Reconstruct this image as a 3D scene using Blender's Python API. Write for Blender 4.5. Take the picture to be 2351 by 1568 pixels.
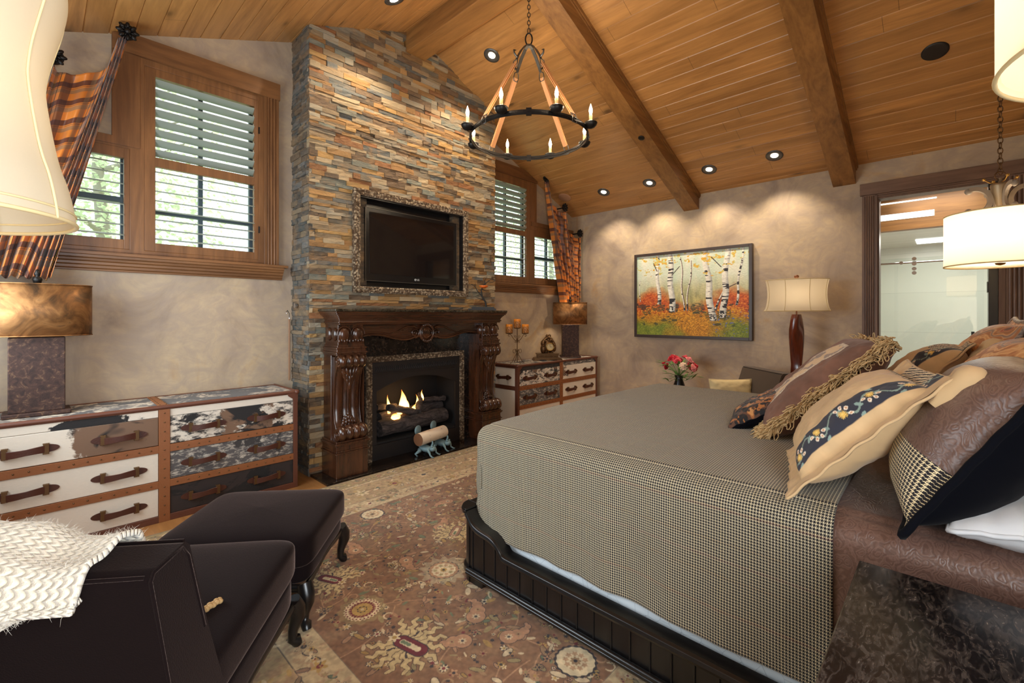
import bpy, math, random
import numpy as np
from mathutils import Vector, Matrix
from math import sin, cos, pi, radians, sqrt

for o in list(bpy.data.objects):
    bpy.data.objects.remove(o)
S = bpy.context.scene
COL = S.collection
rnd = random.Random(7)

# ---------------------------------------------------------------- camera
cd = bpy.data.cameras.new('camera')
cam = bpy.data.objects.new('camera', cd)
COL.objects.link(cam)
cd.sensor_width = 36
cd.lens = 1045 / 2351 * 36
cd.shift_y = -59 / 2351
cam.location = (0, 0, 1.45)
cam.rotation_euler = (radians(90), 0, radians(43.8 - 90))
cd.clip_start = 0.02
S.camera = cam
# ---------------------------------------------------------------- exposure, sky, daylight
S.view_settings.view_transform = 'Standard'
S.view_settings.look = 'None'
S.view_settings.exposure = 0.42
S.view_settings.gamma = 1
S.view_settings.use_curve_mapping = False
W = bpy.data.worlds.new('sky')
S.world = W
W.use_nodes = True
wn = W.node_tree
bg = wn.nodes['Background']
bg.inputs[0].default_value = (0.86, 0.95, 1.0, 1)
bg.inputs[1].default_value = 1.9


def light(name, kind, loc, energy, color, parent=None, size=0.1, rot=None, spot=None, blend=0.5, size_y=None):
    d = bpy.data.lights.new(name, kind)
    d.energy = energy
    d.color = color
    if kind == 'AREA':
        d.size = size
        if size_y:
            d.shape = 'RECTANGLE'
            d.size_y = size_y
    elif kind == 'SPOT':
        d.spot_size = spot
        d.spot_blend = blend
        d.shadow_soft_size = size
    else:
        d.shadow_soft_size = size
    o = bpy.data.objects.new(name, d)
    COL.objects.link(o)
    o.location = loc
    if rot:
        o.rotation_euler = rot
    if parent:
        o.parent = parent
    return o


WARM = (1.0, 0.80, 0.56)
DAY = (0.80, 0.92, 1.0)
# daylight that falls through the wide window in the left wall
light('daylight_left_window', 'AREA', (-0.62, 3.2, 1.75), 54, DAY, size=1.5, size_y=2.0, rot=(0, radians(-90), radians(-14)))
# added fill light at an invented opening in the wall behind the camera
light('fill_behind_camera', 'AREA', (0.1, -0.72, 1.45), 58, (0.88, 0.94, 1.0), size=0.9, size_y=2.1, rot=(radians(90), 0, 0))

# ---------------------------------------------------------------- node helpers


def lin(c):
    if isinstance(c, (int, float)):
        c = (c, c, c)
    return tuple(((v / 255) / 12.92 if v / 255 <= 0.04045 else ((v / 255 + 0.055) / 1.055) ** 2.4) for v in c)


class NT:
    def __init__(s, name):
        s.m = bpy.data.materials.new(name)
        s.m.use_nodes = True
        s.t = s.m.node_tree
        s.b = s.t.nodes['Principled BSDF']
        s._c = None

    def n(s, typ, ins=None, **kw):
        x = s.t.nodes.new('ShaderNode' + typ)
        for k, v in kw.items():
            setattr(x, k, v)
        if ins:
            for k, v in ins.items():
                s.put(x.inputs[k], v)
        return x

    def put(s, sock, v):
        if isinstance(v, bpy.types.Node):
            v = v.outputs[0]
        if isinstance(v, bpy.types.NodeSocket):
            s.t.links.new(v, sock)
        else:
            if sock.type == 'RGBA' and not isinstance(v, (int, float)) and len(v) == 3:
                v = (*v, 1)
            sock.default_value = v

    def obj(s):
        if not s._c:
            s._c = s.n('TexCoord')
        return s._c.outputs['Object']

    def uv(s):
        s.obj()
        return s._c.outputs['UV']

    def map(s, v, scale=(1, 1, 1), loc=(0, 0, 0), rot=(0, 0, 0)):
        return s.n('Mapping', {'Vector': v, 'Scale': scale, 'Location': loc, 'Rotation': rot}).outputs[0]

    def noise(s, v, scale, detail=4, rough=0.5, dist=0.0, dim='3D'):
        return s.n('TexNoise', {'Vector': v, 'Scale': scale, 'Detail': detail, 'Roughness': rough, 'Distortion': dist}).outputs[0]

    def vor(s, v, scale, feature='F1', out=0, rnd_=1.0):
        x = s.n('TexVoronoi', {'Vector': v, 'Scale': scale, 'Randomness': rnd_}, feature=feature)
        return x.outputs[out]

    def ramp(s, f, stops, interp='LINEAR'):
        x = s.n('ValToRGB', {'Fac': f})
        r = x.color_ramp
        r.interpolation = interp
        while len(r.elements) < len(stops):
            r.elements.new(0.5)
        for e, (p, c) in zip(r.elements, stops):
            e.position = p
            if isinstance(c, (int, float)):
                c = (c, c, c)
            e.color = (*c, 1)
        return x.outputs[0]

    def mix(s, f, a, b, mode='MIX'):
        x = s.n('Mix', data_type='RGBA', blend_type=mode)
        s.put(x.inputs[0], f)
        s.put(x.inputs[6], a)
        s.put(x.inputs[7], b)
        return x.outputs[2]

    def ma(s, op, a, b=0.0, c=0.0):
        x = s.n('Math', operation=op)
        s.put(x.inputs[0], a)
        s.put(x.inputs[1], b)
        s.put(x.inputs[2], c)
        return x.outputs[0]

    def sep(s, v):
        return s.n('SeparateXYZ', {0: v}).outputs

    def bump(s, h, strength=0.3, dist=0.01):
        return s.n('Bump', {'Height': h, 'Strength': strength, 'Distance': dist}).outputs[0]

    def out(s, **kw):
        names = dict(base='Base Color', rough='Roughness', metal='Metallic', normal='Normal', alpha='Alpha',
                     spec='Specular IOR Level', sheen='Sheen Weight', sheenr='Sheen Roughness', sheent='Sheen Tint', coat='Coat Weight',
                     coatr='Coat Roughness', trans='Transmission Weight', ior='IOR', em='Emission Color', ems='Emission Strength')
        for k, v in kw.items():
            s.put(s.b.inputs[names[k]], v)
        return s.m


def plain(name, c, rough=0.5, metal=0.0, bump=None, var=0.12, **kw):
    t = NT(name)
    n = t.noise(t.obj(), 18, 4)
    col = t.mix(t.ma('MULTIPLY', n, var * 2), c, tuple(v * 0.55 for v in c))
    a = dict(base=col, rough=rough, metal=metal, **kw)
    if bump:
        a['normal'] = t.bump(t.noise(t.obj(), bump[0], 4), bump[1], 0.004)
    return t.out(**a)


def wood(name, c1, c2, axis='y', scale=1.0, rough=0.4, knots=0.0, coat=0.0, plank=None, grain=1.0):
    """stained timber: grain stretched along one axis, optional knots and per-board colour"""
    t = NT(name)
    sc = {'x': (0.09, 1, 1), 'y': (1, 0.09, 1), 'z': (1, 1, 0.09)}[axis]
    co = t.obj()
    if plank:
        w, off = plank
        xs = t.sep(co)
        pid = t.ma('FLOOR', t.ma('DIVIDE', t.ma('SUBTRACT', xs[0], off), w))
        wn_ = t.n('TexWhiteNoise', {'W': pid}, noise_dimensions='1D')
        shift = t.n('CombineXYZ', {0: t.ma('MULTIPLY', pid, 0.31), 1: t.ma('MULTIPLY', wn_.outputs[0], 9.0), 2: t.ma('MULTIPLY', pid, 1.7)}).outputs[0]
        va = t.n('VectorMath', {0: co, 1: shift}, operation='ADD').outputs[0]
    else:
        va = co
    v = t.map(va, sc)
    g = t.noise(v, 9 * scale, 6, 0.6, 1.2)
    g2 = t.noise(v, 42 * scale, 3, 0.6, 0.5)
    f = t.ma('ADD', t.ma('MULTIPLY', g, 0.75), t.ma('MULTIPLY', g2, 0.3 * grain))
    col = t.ramp(f, [(0.33, c2), (0.68, c1)])
    if plank:
        col = t.mix(t.ma('MULTIPLY', wn_.outputs[0], 0.42), col, tuple(k * 0.52 for k in c1))
        # end joints
        bid = t.ma('FRACT', t.ma('ADD', t.ma('DIVIDE', xs[1], 2.6), t.ma('MULTIPLY', wn_.outputs[0], 7.7)))
        col = t.mix(t.ma('MULTIPLY', t.ma('LESS_THAN', bid, 0.0013), 0.7), col, (0.03, 0.015, 0.006))
    if knots:
        ks = {'x': (0.45, 1, 1), 'y': (1, 0.45, 1), 'z': (1, 1, 0.45)}[axis]
        kd = t.vor(t.map(co if not plank else va, (ks[0], ks[1], 0) if plank else ks), 3.8 if plank else 4.2)
        kf = t.ramp(kd, [(0.0, 1.0), (0.07, 0.85), (0.12, 0.3), (0.22, 0.0)] if plank else [(0.0, 1.0), (0.055, 0.85), (0.12, 0.25), (0.24, 0.0)])
        col = t.mix(t.ma('MULTIPLY', kf, knots), col, tuple(k * 0.18 for k in c2))
    return t.out(base=col, rough=rough, coat=coat, coatr=0.25, normal=t.bump(g2, 0.12, 0.003))


# ---------------------------------------------------------------- mesh helpers


class MB:
    def __init__(s, T=None):
        s.v = []
        s.f = []
        s.sm = []
        s.mi = []
        s.cl = []
        s.uvs = []
        s.col = None
        s.m = 0
        s.T = T or Matrix()
        s.hasuv = False

    def add(s, vs, fs, smooth=False, uv=None):
        b = len(s.v)
        T = s.T
        s.v += [tuple(T @ Vector(p)) for p in vs]
        for i, f in enumerate(fs):
            s.f.append([b + k for k in f])
            s.sm.append(smooth)
            s.mi.append(s.m)
            s.cl.append(s.col)
            s.uvs.append([uv[k] for k in f] if uv else None)
        if uv:
            s.hasuv = True
        return s

    def box(s, x0, x1, y0, y1, z0, z1):
        # keep neighbouring boards from sharing exactly coplanar faces
        s.nb = getattr(s, 'nb', 0) + 1
        e = (s.nb % 9) * 0.00013
        x0, x1, y0, y1, z0, z1 = x0 - e, x1 + e, y0 - e, y1 + e, z0 - e, z1 + e
        v = [(x, y, z) for x in (x0, x1) for y in (y0, y1) for z in (z0, z1)]
        return s.add(v, [(0, 1, 3, 2), (4, 6, 7, 5), (0, 4, 5, 1), (2, 3, 7, 6), (0, 2, 6, 4), (1, 5, 7, 3)])

    def prism(s, poly, ax, a0, a1, smooth=False):
        """poly: 2D outline; ax: axis it is extruded along ('x': (y,z), 'y': (x,z), 'z': (x,y))"""
        def P(p, a):
            return {'x': (a, p[0], p[1]), 'y': (p[0], a, p[1]), 'z': (p[0], p[1], a)}[ax]
        n = len(poly)
        v = [P(p, a0) for p in poly] + [P(p, a1) for p in poly]
        s.add(v, [(i, (i + 1) % n, n + (i + 1) % n, n + i) for i in range(n)], smooth)
        s.add(v, [tuple(range(n))[::-1], tuple(range(n, 2 * n))])
        return s

    def lathe(s, prof, c=(0, 0, 0), n=24, sx=1.0, sy=1.0, smooth=True, cap=True):
        v = []
        for r, z in prof:
            for i in range(n):
                a = 2 * pi * i / n
                v.append((c[0] + r * cos(a) * sx, c[1] + r * sin(a) * sy, c[2] + z))
        f = []
        for j in range(len(prof) - 1):
            for i in range(n):
                k = (i + 1) % n
                f.append((j * n + i, j * n + k, (j + 1) * n + k, (j + 1) * n + i))
        s.add(v, f, smooth)
        if cap:
            if prof[0][0] > 1e-4:
                s.add(v[:n], [tuple(range(n))[::-1]])
            if prof[-1][0] > 1e-4:
                s.add(v[-n:], [tuple(range(n))])
        return s

    def cyl(s, c, r, h, axis='z', n=20, r2=None):
        r2 = r if r2 is None else r2
        q = MB()
        q.lathe([(r, 0), (r2, h)], n=n)
        R = {'z': Matrix(), 'x': Matrix.Rotation(pi / 2, 4, 'Y'), 'y': Matrix.Rotation(-pi / 2, 4, 'X')}[axis]
        M = Matrix.Translation(c) @ R
        off = [tuple(M @ Vector(p)) for p in q.v]
        for f, sm in zip(q.f, q.sm):
            s.add([off[i] for i in f], [tuple(range(len(f)))], sm)
        return s

    def ell(s, c, rx, ry=None, rz=None, n=16, m=10, rot=None):
        ry = ry or rx
        rz = rz or rx
        v = []
        R = rot or Matrix()
        for j in range(m + 1):
            p = pi * j / m
            for i in range(n):
                a = 2 * pi * i / n
                q = R @ Vector((rx * sin(p) * cos(a), ry * sin(p) * sin(a), -rz * cos(p)))
                v.append((c[0] + q.x, c[1] + q.y, c[2] + q.z))
        f = [(j * n + i, j * n + (i + 1) % n, (j + 1) * n + (i + 1) % n, (j + 1) * n + i) for j in range(m) for i in range(n)]
        return s.add(v, f, True)

    def tube(s, pts, r, n=8, closed=False, cap=True, flat=None):
        """swept tube; r number or list; flat=(w,h) sweeps a flat strap instead"""
        pts = [Vector(p) for p in pts]
        N = len(pts)
        rs = r if isinstance(r, (list, tuple)) else [r] * N
        tang = []
        for i in range(N):
            a = pts[(i - 1) % N] if (closed or i > 0) else pts[i]
            b = pts[(i + 1) % N] if (closed or i < N - 1) else pts[i]
            d = (b - a)
            tang.append(d.normalized() if d.length > 1e-9 else Vector((0, 0, 1)))
        up = Vector((0, 0, 1)) if abs(tang[0].z) < 0.9 else Vector((1, 0, 0))
        v = []
        for i in range(N):
            t = tang[i]
            a = t.cross(up)
            if a.length < 1e-6:
                a = t.cross(Vector((0, 1, 0)))
            a.normalize()
            b = a.cross(t).normalized()
            up = b
            for k in range(n):
                q = 2 * pi * k / n
                v.append(tuple(pts[i] + a * cos(q) * rs[i] + b * sin(q) * rs[i]))
        f = []
        for i in range(N if closed else N - 1):
            j = (i + 1) % N
            for k in range(n):
                l = (k + 1) % n
                f.append((i * n + k, i * n + l, j * n + l, j * n + k))
        s.add(v, f, True)
        if cap and not closed:
            s.add(v[:n], [tuple(range(n))[::-1]])
            s.add(v[-n:], [tuple(range(n))])
        return s

    def strap(s, pts, w, t, side):
        """flat strap following pts; side = width direction vector or list"""
        N = len(pts)
        pts = [Vector(p) for p in pts]
        v = []
        for i, p in enumerate(pts):
            sd = Vector(side[i] if isinstance(side, list) else side).normalized()
            d = (pts[min(i + 1, N - 1)] - pts[max(i - 1, 0)]).normalized()
            nn = d.cross(sd).normalized()
            ww = w[i] if isinstance(w, (list, tuple)) else w
            for a, b in ((-1, -1), (1, -1), (1, 1), (-1, 1)):
                v.append(tuple(p + sd * a * ww / 2 + nn * b * t / 2))
        f = []
        for i in range(N - 1):
            for k in range(4):
                l = (k + 1) % 4
                f.append((i * 4 + k, i * 4 + l, i * 4 + 4 + l, i * 4 + 4 + k))
        f += [(3, 2, 1, 0), (N * 4 - 4, N * 4 - 3, N * 4 - 2, N * 4 - 1)]
        return s.add(v, f)

    def grid(s, fn, nu, nv, uvfn=None, smooth=True, closed_u=False):
        v = []
        uv = []
        for j in range(nv + 1):
            for i in range(nu + 1):
                a, b = i / nu, j / nv
                v.append(fn(a, b))
                uv.append(uvfn(a, b) if uvfn else (a, b))
        f = [(j * (nu + 1) + i, j * (nu + 1) + i + 1, (j + 1) * (nu + 1) + i + 1, (j + 1) * (nu + 1) + i) for j in range(nv) for i in range(nu)]
        return s.add(v, f, smooth, uv)

    def build(s, name, mats, parent=None, bevel=0, seg=2, sub=0, solid=0, merge=False, soff=-1):
        me = bpy.data.meshes.new(name)
        me.from_pydata(s.v, [], s.f)
        me.polygons.foreach_set('use_smooth', s.sm)
        me.polygons.foreach_set('material_index', s.mi)
        if s.hasuv:
            uvl = me.uv_layers.new(name='UVMap')
            arr = []
            for q, f in zip(s.uvs, s.f):
                arr += ([k for p in q for k in p] if q else [0.0] * (2 * len(f)))
            uvl.data.foreach_set('uv', arr)
        if any(c is not None for c in s.cl):
            ca = me.color_attributes.new('Col', 'FLOAT_COLOR', 'CORNER')
            arr = []
            for c, f in zip(s.cl, s.f):
                arr += list((c or (0.5, 0.5, 0.5)) + (1.0,)) * len(f)
            ca.data.foreach_set('color', arr)
        for m in (mats if isinstance(mats, (list, tuple)) else [mats]):
            me.materials.append(m)
        me.update()
        o = bpy.data.objects.new(name, me)
        COL.objects.link(o)
        if parent:
            o.parent = parent
            if parent.name in WPAR:
                o.matrix_parent_inverse = Matrix.Translation(-parent.location)
        if merge:
            w = o.modifiers.new('w', 'WELD')
            w.merge_threshold = 0.0004
        if solid:
            q = o.modifiers.new('s', 'SOLIDIFY')
            q.thickness = solid
            q.offset = soff
        if bevel:
            b = o.modifiers.new('b', 'BEVEL')
            b.width = bevel
            b.segments = seg
            b.limit_method = 'ANGLE'
            b.angle_limit = radians(40)
        if sub:
            q = o.modifiers.new('u', 'SUBSURF')
            q.levels = q.render_levels = sub
        return o


def tag(o, label=None, cat=None, group=None, kind=None):
    if label:
        o['label'] = label
    if cat:
        o['category'] = cat
    if group:
        o['group'] = group
    if kind:
        o['kind'] = kind
    return o


def thing(name, label, cat, loc=(0, 0, 0), rz=0.0, group=None):
    o = bpy.data.objects.new(name, None)
    o.empty_display_size = 0.05
    COL.objects.link(o)
    o.location = loc
    o.rotation_euler = (0, 0, rz)
    return tag(o, label, cat, group)


WPAR = set()


def thing_w(name, label, cat, loc, group=None):
    """a thing whose parts are modelled in room coordinates"""
    o = thing(name, label, cat, loc, 0, group)
    WPAR.add(o.name)
    return o


def copy_tree(o, parent=None):
    c = o.copy()
    COL.objects.link(c)
    c.parent = parent
    for ch in [k for k in bpy.data.objects if k.parent == o]:
        copy_tree(ch, c)
    return c


def struct(o, label, cat):
    return tag(o, label, cat, kind='structure')


def arc(cx_, cz_, r, a0, a1, n):
    return [(cx_ + r * cos(radians(a0 + (a1 - a0) * i / n)), cz_ + r * sin(radians(a0 + (a1 - a0) * i / n))) for i in range(n + 1)]


def lerp(a, b, t):
    return a + (b - a) * t


def interp(x, pts):
    if x <= pts[0][0]:
        return pts[0][1]
    for (a, fa), (b, fb) in zip(pts, pts[1:]):
        if x <= b:
            return fa + (fb - fa) * (x - a) / (b - a)
    return pts[-1][1]


def smooth(t):
    t = max(0, min(1, t))
    return t * t * (3 - 2 * t)


def fbm(x, y, seed=0, oct=4):
    """value noise on numpy arrays"""
    rs = np.random.RandomState(seed)
    tot = np.zeros_like(x, dtype=float)
    amp = 1.0
    nrm = 0
    for o in range(oct):
        tb = rs.rand(64, 64)
        xi = np.floor(x).astype(int)
        yi = np.floor(y).astype(int)
        fx = x - xi
        fy = y - yi
        fx = fx * fx * (3 - 2 * fx)
        fy = fy * fy * (3 - 2 * fy)
        a = tb[xi % 64, yi % 64]
        b = tb[(xi + 1) % 64, yi % 64]
        c = tb[xi % 64, (yi + 1) % 64]
        d = tb[(xi + 1) % 64, (yi + 1) % 64]
        tot += amp * ((a * (1 - fx) + b * fx) * (1 - fy) + (c * (1 - fx) + d * fx) * fy)
        nrm += amp
        amp *= 0.5
        x = x * 2.03 + 7.1
        y = y * 2.03 + 3.7
    return tot / nrm


def npgrid(name, P, uv, C, mat, parent=None, flip=False):
    """mesh grid from numpy positions (ny,nx,3), optional uv (ny,nx,2) and colours (ny,nx,3)"""
    ny, nx = P.shape[:2]
    me = bpy.data.meshes.new(name)
    idx = np.arange(ny * nx).reshape(ny, nx)
    q = np.stack([idx[:-1, :-1], idx[:-1, 1:], idx[1:, 1:], idx[1:, :-1]], -1).reshape(-1, 4)
    if flip:
        q = q[:, ::-1]
    nf = len(q)
    me.vertices.add(ny * nx)
    me.vertices.foreach_set('co', P.astype(np.float32).ravel())
    me.loops.add(nf * 4)
    me.loops.foreach_set('vertex_index', q.astype(np.int32).ravel())
    me.polygons.add(nf)
    me.polygons.foreach_set('loop_start', np.arange(0, nf * 4, 4, dtype=np.int32))
    me.polygons.foreach_set('use_smooth', np.ones(nf, dtype=bool))
    me.update(calc_edges=True)
    if uv is not None:
        l = me.uv_layers.new(name='UVMap')
        l.data.foreach_set('uv', uv.reshape(-1, 2)[q.ravel()].astype(np.float32).ravel())
    if C is not None:
        a = me.color_attributes.new('Col', 'FLOAT_COLOR', 'POINT')
        c4 = np.concatenate([C.reshape(-1, 3), np.ones((ny * nx, 1))], 1)
        a.data.foreach_set('color', c4.astype(np.float32).ravel())
    me.materials.append(mat)
    me.validate()
    o = bpy.data.objects.new(name, me)
    COL.objects.link(o)
    if parent:
        o.parent = parent
        if parent.name in WPAR:
            o.matrix_parent_inverse = Matrix.Translation(-parent.location)
    return o


def srgb2lin(a):
    a = np.asarray(a, float) / 255.0
    return np.where(a <= 0.04045, a / 12.92, ((a + 0.055) / 1.055) ** 2.4)


# ---------------------------------------------------------------- materials
def plaster():
    t = NT('plaster')
    o = t.obj()
    a = t.noise(o, 1.5, 7, 0.62, 1.2)
    b = t.noise(t.map(o, (1, 1, 1.7), (4, 2, 9), (0.3, 0.5, 0.2)), 4.5, 7, 0.65, 1.8)
    c = t.ramp(a, [(0.34, lin((146, 128, 112))), (0.47, lin((176, 155, 130))), (0.6, lin((190, 168, 138))), (0.72, lin((182, 150, 110)))])
    c = t.mix(t.ramp(b, [(0.38, 0.0), (0.62, 0.55)]), c, lin((160, 143, 130)))
    return t.out(base=c, rough=0.5, spec=0.35, normal=t.bump(b, 0.16, 0.01))


M = {}
M['plaster'] = plaster()
M['ceil'] = wood('ceiling_pine', lin((204, 148, 86)), lin((150, 102, 54)), 'y', 1.0, 0.38, knots=0.8, plank=(0.144, 2.82), coat=0.15)
M['beam'] = wood('beam_wood', lin((160, 112, 60)), lin((104, 68, 34)), 'x', 0.8, 0.45, knots=0.5)
M['beam_y'] = wood('ridge_wood', lin((160, 112, 60)), lin((104, 68, 34)), 'y', 0.8, 0.45, knots=0.5)
M['trim_x'] = wood('trim_wood_x', lin((136, 92, 54)), lin((94, 60, 34)), 'x', 1.0, 0.42, knots=0.45)
M['trim_z'] = wood('trim_wood_z', lin((136, 92, 54)), lin((94, 60, 34)), 'z', 1.0, 0.42, knots=0.45)
M['door_z'] = wood('door_trim_z', lin((128, 98, 78)), lin((88, 62, 48)), 'z', 1.0, 0.42, knots=0.4)
M['door_y'] = wood('door_trim_y', lin((128, 98, 78)), lin((88, 62, 48)), 'y', 1.0, 0.42, knots=0.4)
M['mantel'] = wood('mahogany', lin((82, 46, 26)), lin((22, 11, 7)), 'z', 1.3, 0.25, coat=0.5)
M['mantel_x'] = wood('mahogany_x', lin((82, 46, 26)), lin((22, 11, 7)), 'x', 1.3, 0.25, coat=0.5)
M['floor'] = wood('floor_oak', lin((176, 124, 72)), lin((130, 84, 44)), 'y', 1.0, 0.3, plank=(0.09, 0))
M['black'] = plain('black_lacquer', (0.006, 0.006, 0.007), 0.25)
M['screen'] = plain('screen_glass', (0.008, 0.006, 0.006), 0.08, coat=0.6)
M['iron'] = plain('dark_iron', (0.03, 0.027, 0.025), 0.45, 0.8, bump=(60, 0.3))
M['can'] = plain('can_trim', (.12, .12, .12), .35, .6)
M['iron_lt'] = plain('grey_iron', (0.12, 0.11, 0.10), 0.4, 0.85, bump=(40, 0.3))
M['bronze'] = plain('aged_bronze', lin((112, 84, 56)), 0.4, 0.8, bump=(30, 0.3))
M['brass'] = plain('brass', lin((200, 160, 90)), 0.3, 1.0)
M['chrome'] = plain('chrome', (0.6, 0.6, 0.62), 0.15, 1.0)
M['white'] = plain('white_cotton', (0.75, 0.77, 0.8), 0.8)
M['bedwood'] = wood('ebony_wood', lin((21, 18, 18)), lin((8, 7, 7)), 'z', 1.5, 0.3, coat=0.25)
M['velvet'] = plain('brown_velvet', lin((21, 13, 13)), 1.0, bump=(260, 0.25), sheen=0.24, sheenr=0.3, sheent=(0.85, 0.6, 0.52), spec=0.1)
M['velvet_b'] = plain('black_velvet', lin((10, 11, 18)), 1.0, sheen=0.05, sheenr=0.4, spec=0.1)
M['velvet_tan'] = plain('taupe_velvet', lin((74, 57, 42)), 0.9, sheen=0.12)
M['cream'] = plain('cream_cloth', lin((222, 200, 150)), 0.85)
M['leather'] = plain('saddle_leather', lin((140, 84, 46)), 0.5, bump=(90, 0.25))
M['leather_d'] = plain('dark_leather', lin((74, 36, 24)), 0.42, bump=(90, 0.25))
M['leather_r'] = plain('brown_leather_piping', lin((98, 56, 40)), 0.45, bump=(90, 0.25))
M['tan'] = plain('tan_leather', lin((214, 152, 100)), 0.55, bump=(80, 0.3))
M['pewter'] = plain('verdigris', lin((120, 146, 152)), 0.6, 0.25, bump=(40, 0.5))


def attr_mat(name, rough=0.6, bump=None, **kw):
    t = NT(name)
    a = t.n('Attribute', attribute_name='Col')
    k = dict(base=a.outputs[0], rough=rough, **kw)
    if bump:
        k['normal'] = t.bump(t.noise(t.obj(), bump[0], 6, 0.65), bump[1], bump[2])
    return t.out(**k)


def stone_mat():
    t = NT('ledger_stone')
    a = t.n('Attribute', attribute_name='Col').outputs[0]
    n = t.noise(t.map(t.obj(), (1, 1, 2.5)), 14, 6, 0.65, 0.6)
    n2 = t.noise(t.obj(), 5, 4, 0.6, 0.8)
    c = t.mix(t.ramp(n, [(0.35, 0.0), (0.7, 0.6)]), a, lin((120, 96, 66)))
    c = t.mix(t.ramp(n2, [(0.52, 0.0), (0.75, 0.45)]), c, lin((172, 130, 82)))
    c = t.mix(1.0, c, t.ramp(n, [(0.25, 0.55), (0.7, 1.1)]), 'MULTIPLY')
    return t.out(base=c, rough=0.75, normal=t.bump(n, 0.7, 0.02))


M['stone'] = stone_mat()


def granite(name, dark, mid, light_, scale=9, rough=0.12, amount=0.5):
    t = NT(name)
    o = t.map(t.obj(), (1, 2.6, 1), (0, 0, 0), (0, 0, 0.6))
    a = t.noise(o, scale, 9, 0.68, 1.3)
    b = t.noise(t.map(o, (1, 1, 1), (9, 4, 2)), scale * 0.45, 5, 0.6, 0.8)
    c = t.ramp(a, [(0.36, dark), (0.47, tuple(v * 1.9 for v in dark)), (0.55, mid), (0.64, tuple(v * 1.2 for v in mid)), (0.74, light_)])
    c = t.mix(t.ramp(b, [(0.42, 0.0), (0.6, amount)]), c, dark)
    return t.out(base=c, rough=rough)


M['granite'] = granite('dark_granite', lin((16, 12, 12)), lin((66, 58, 53)), lin((190, 178, 168)), 24, 0.24)
M['marble'] = granite('black_marble', lin((12, 10, 10)), lin((52, 40, 32)), lin((150, 130, 105)), 30, 0.12, 0.7)
M['shelfstone'] = granite('mantel_granite', lin((30, 26, 20)), lin((72, 64, 50)), lin((140, 130, 100)), 30, 0.12, 0.3)


def ornate():
    t = NT('ornate_silver')
    o = t.obj()
    n = t.vor(t.map(o, (1, 1, 1)), 48, 'SMOOTH_F1')
    m = t.noise(o, 60, 4, 0.6, 2.0)
    c = t.ramp(n, [(0.15, lin((226, 206, 176))), (0.5, lin((120, 98, 78)))])
    return t.out(base=c, rough=0.38, metal=0.55, normal=t.bump(t.ma('ADD', n, m), 1.0, 0.03))


M['ornate'] = ornate()


def hide(name, white, patch, thr, spk, brown=0.0, off=0.0, sc=3.0, ctr=None):
    """cowhide: short hair, large patches and speckles"""
    t = NT(name)
    o = t.map(t.obj(), (1, 1, 1), (off, off * 0.7, off * 1.3))
    a = t.noise(o, sc, 5, 0.6, 0.8)
    if ctr:
        q = t.sep(t.obj())
        dx = t.ma('DIVIDE', t.ma('SUBTRACT', q[0], ctr[0]), ctr[2])
        dz = t.ma('DIVIDE', t.ma('SUBTRACT', q[2], ctr[1]), ctr[3])
        dd = t.ma('SQRT', t.ma('ADD', t.ma('MULTIPLY', dx, dx), t.ma('MULTIPLY', dz, dz)))
        a = t.ma('ADD', t.ma('MULTIPLY', a, 0.5), t.ma('MULTIPLY', t.ma('SUBTRACT', 1.0, dd), 0.45))
    fine = t.noise(t.map(o, (0.8, 1, 1.8), (0, 0, 0), (0, 0.5, 0)), 19, 7, 0.72, 0.3)
    hair = t.noise(t.map(o, (0.25, 1, 1.6), (0, 0, 0), (0, 0.5, 0)), 160, 3, 0.6)
    base = t.mix(t.ma('MULTIPLY', hair, 0.35), white, tuple(v * 0.62 for v in white))
    if spk > 0:
        base = t.mix(t.ramp(fine, [(0.5 - spk * 0.2, 0.0), (0.62 - spk * 0.2, 1.0)]), base, tuple(v * 1.6 + 0.01 for v in patch))
    e = t.ma('ADD', a, t.ma('MULTIPLY', t.ma('SUBTRACT', fine, 0.5), 0.16))
    f = t.ramp(e, [(thr, 0.0), (thr + 0.025, 1.0)])
    pc = t.mix(t.ma('MULTIPLY', hair, 0.6), patch, tuple(v * 0.4 for v in patch))
    if brown > 0:
        b2 = t.noise(t.map(o, (1, 1, 1), (5, 5, 5)), sc * 1.2, 4, 0.6, 0.6)
        pc = t.mix(t.ramp(b2, [(0.55 - brown * 0.2, 0.0), (0.6 - brown * 0.2, 1.0)]), pc, lin((116, 88, 68)))
    c = t.mix(f, base, pc)
    return t.out(base=c, rough=0.75, sheen=0.15, normal=t.bump(hair, 0.25, 0.003))


WH = lin((226, 214, 198))
BK = lin((30, 26, 27))
M['hide_white'] = hide('cowhide_white', WH, BK, 0.8, 0)
M['hide_spot'] = hide('cowhide_white_black_patch', WH, BK, 0.36, 0, off=1.35, sc=6.0, ctr=(-.38, .745, .28, .07))
M['hide_mix'] = hide('cowhide_speckled', WH, BK, 0.52, 0.22, 0.3, off=2.3)
M['hide_brown'] = hide('cowhide_brown_patch', WH, BK, 0.30, 0.0, 0.55, off=5.1, sc=3.0, ctr=(-.18, .66, .36, .22))
M['hide_grey'] = hide('cowhide_grey', lin((196, 186, 172)), lin((60, 56, 56)), 0.60, 0.55, off=4.2)
M['hide_dark'] = hide('cowhide_dark', lin((44, 32, 29)), lin((20, 15, 15)), 0.5, 0.0, off=3)
M['hide_top'] = hide('cowhide_top', lin((200, 184, 160)), lin((50, 40, 35)), 0.47, 0.35, off=7.7, sc=4)
# ================================================================ ROOM
XL, XR, YB, YF = -0.55, 6.18, -0.65, 4.54
RX, RZ, SR, SL = 2.82, 4.50, 0.4196, 0.3825


def cz(x):
    return RZ - SR * (x - RX) if x > RX else RZ - SL * (RX - x)


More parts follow.
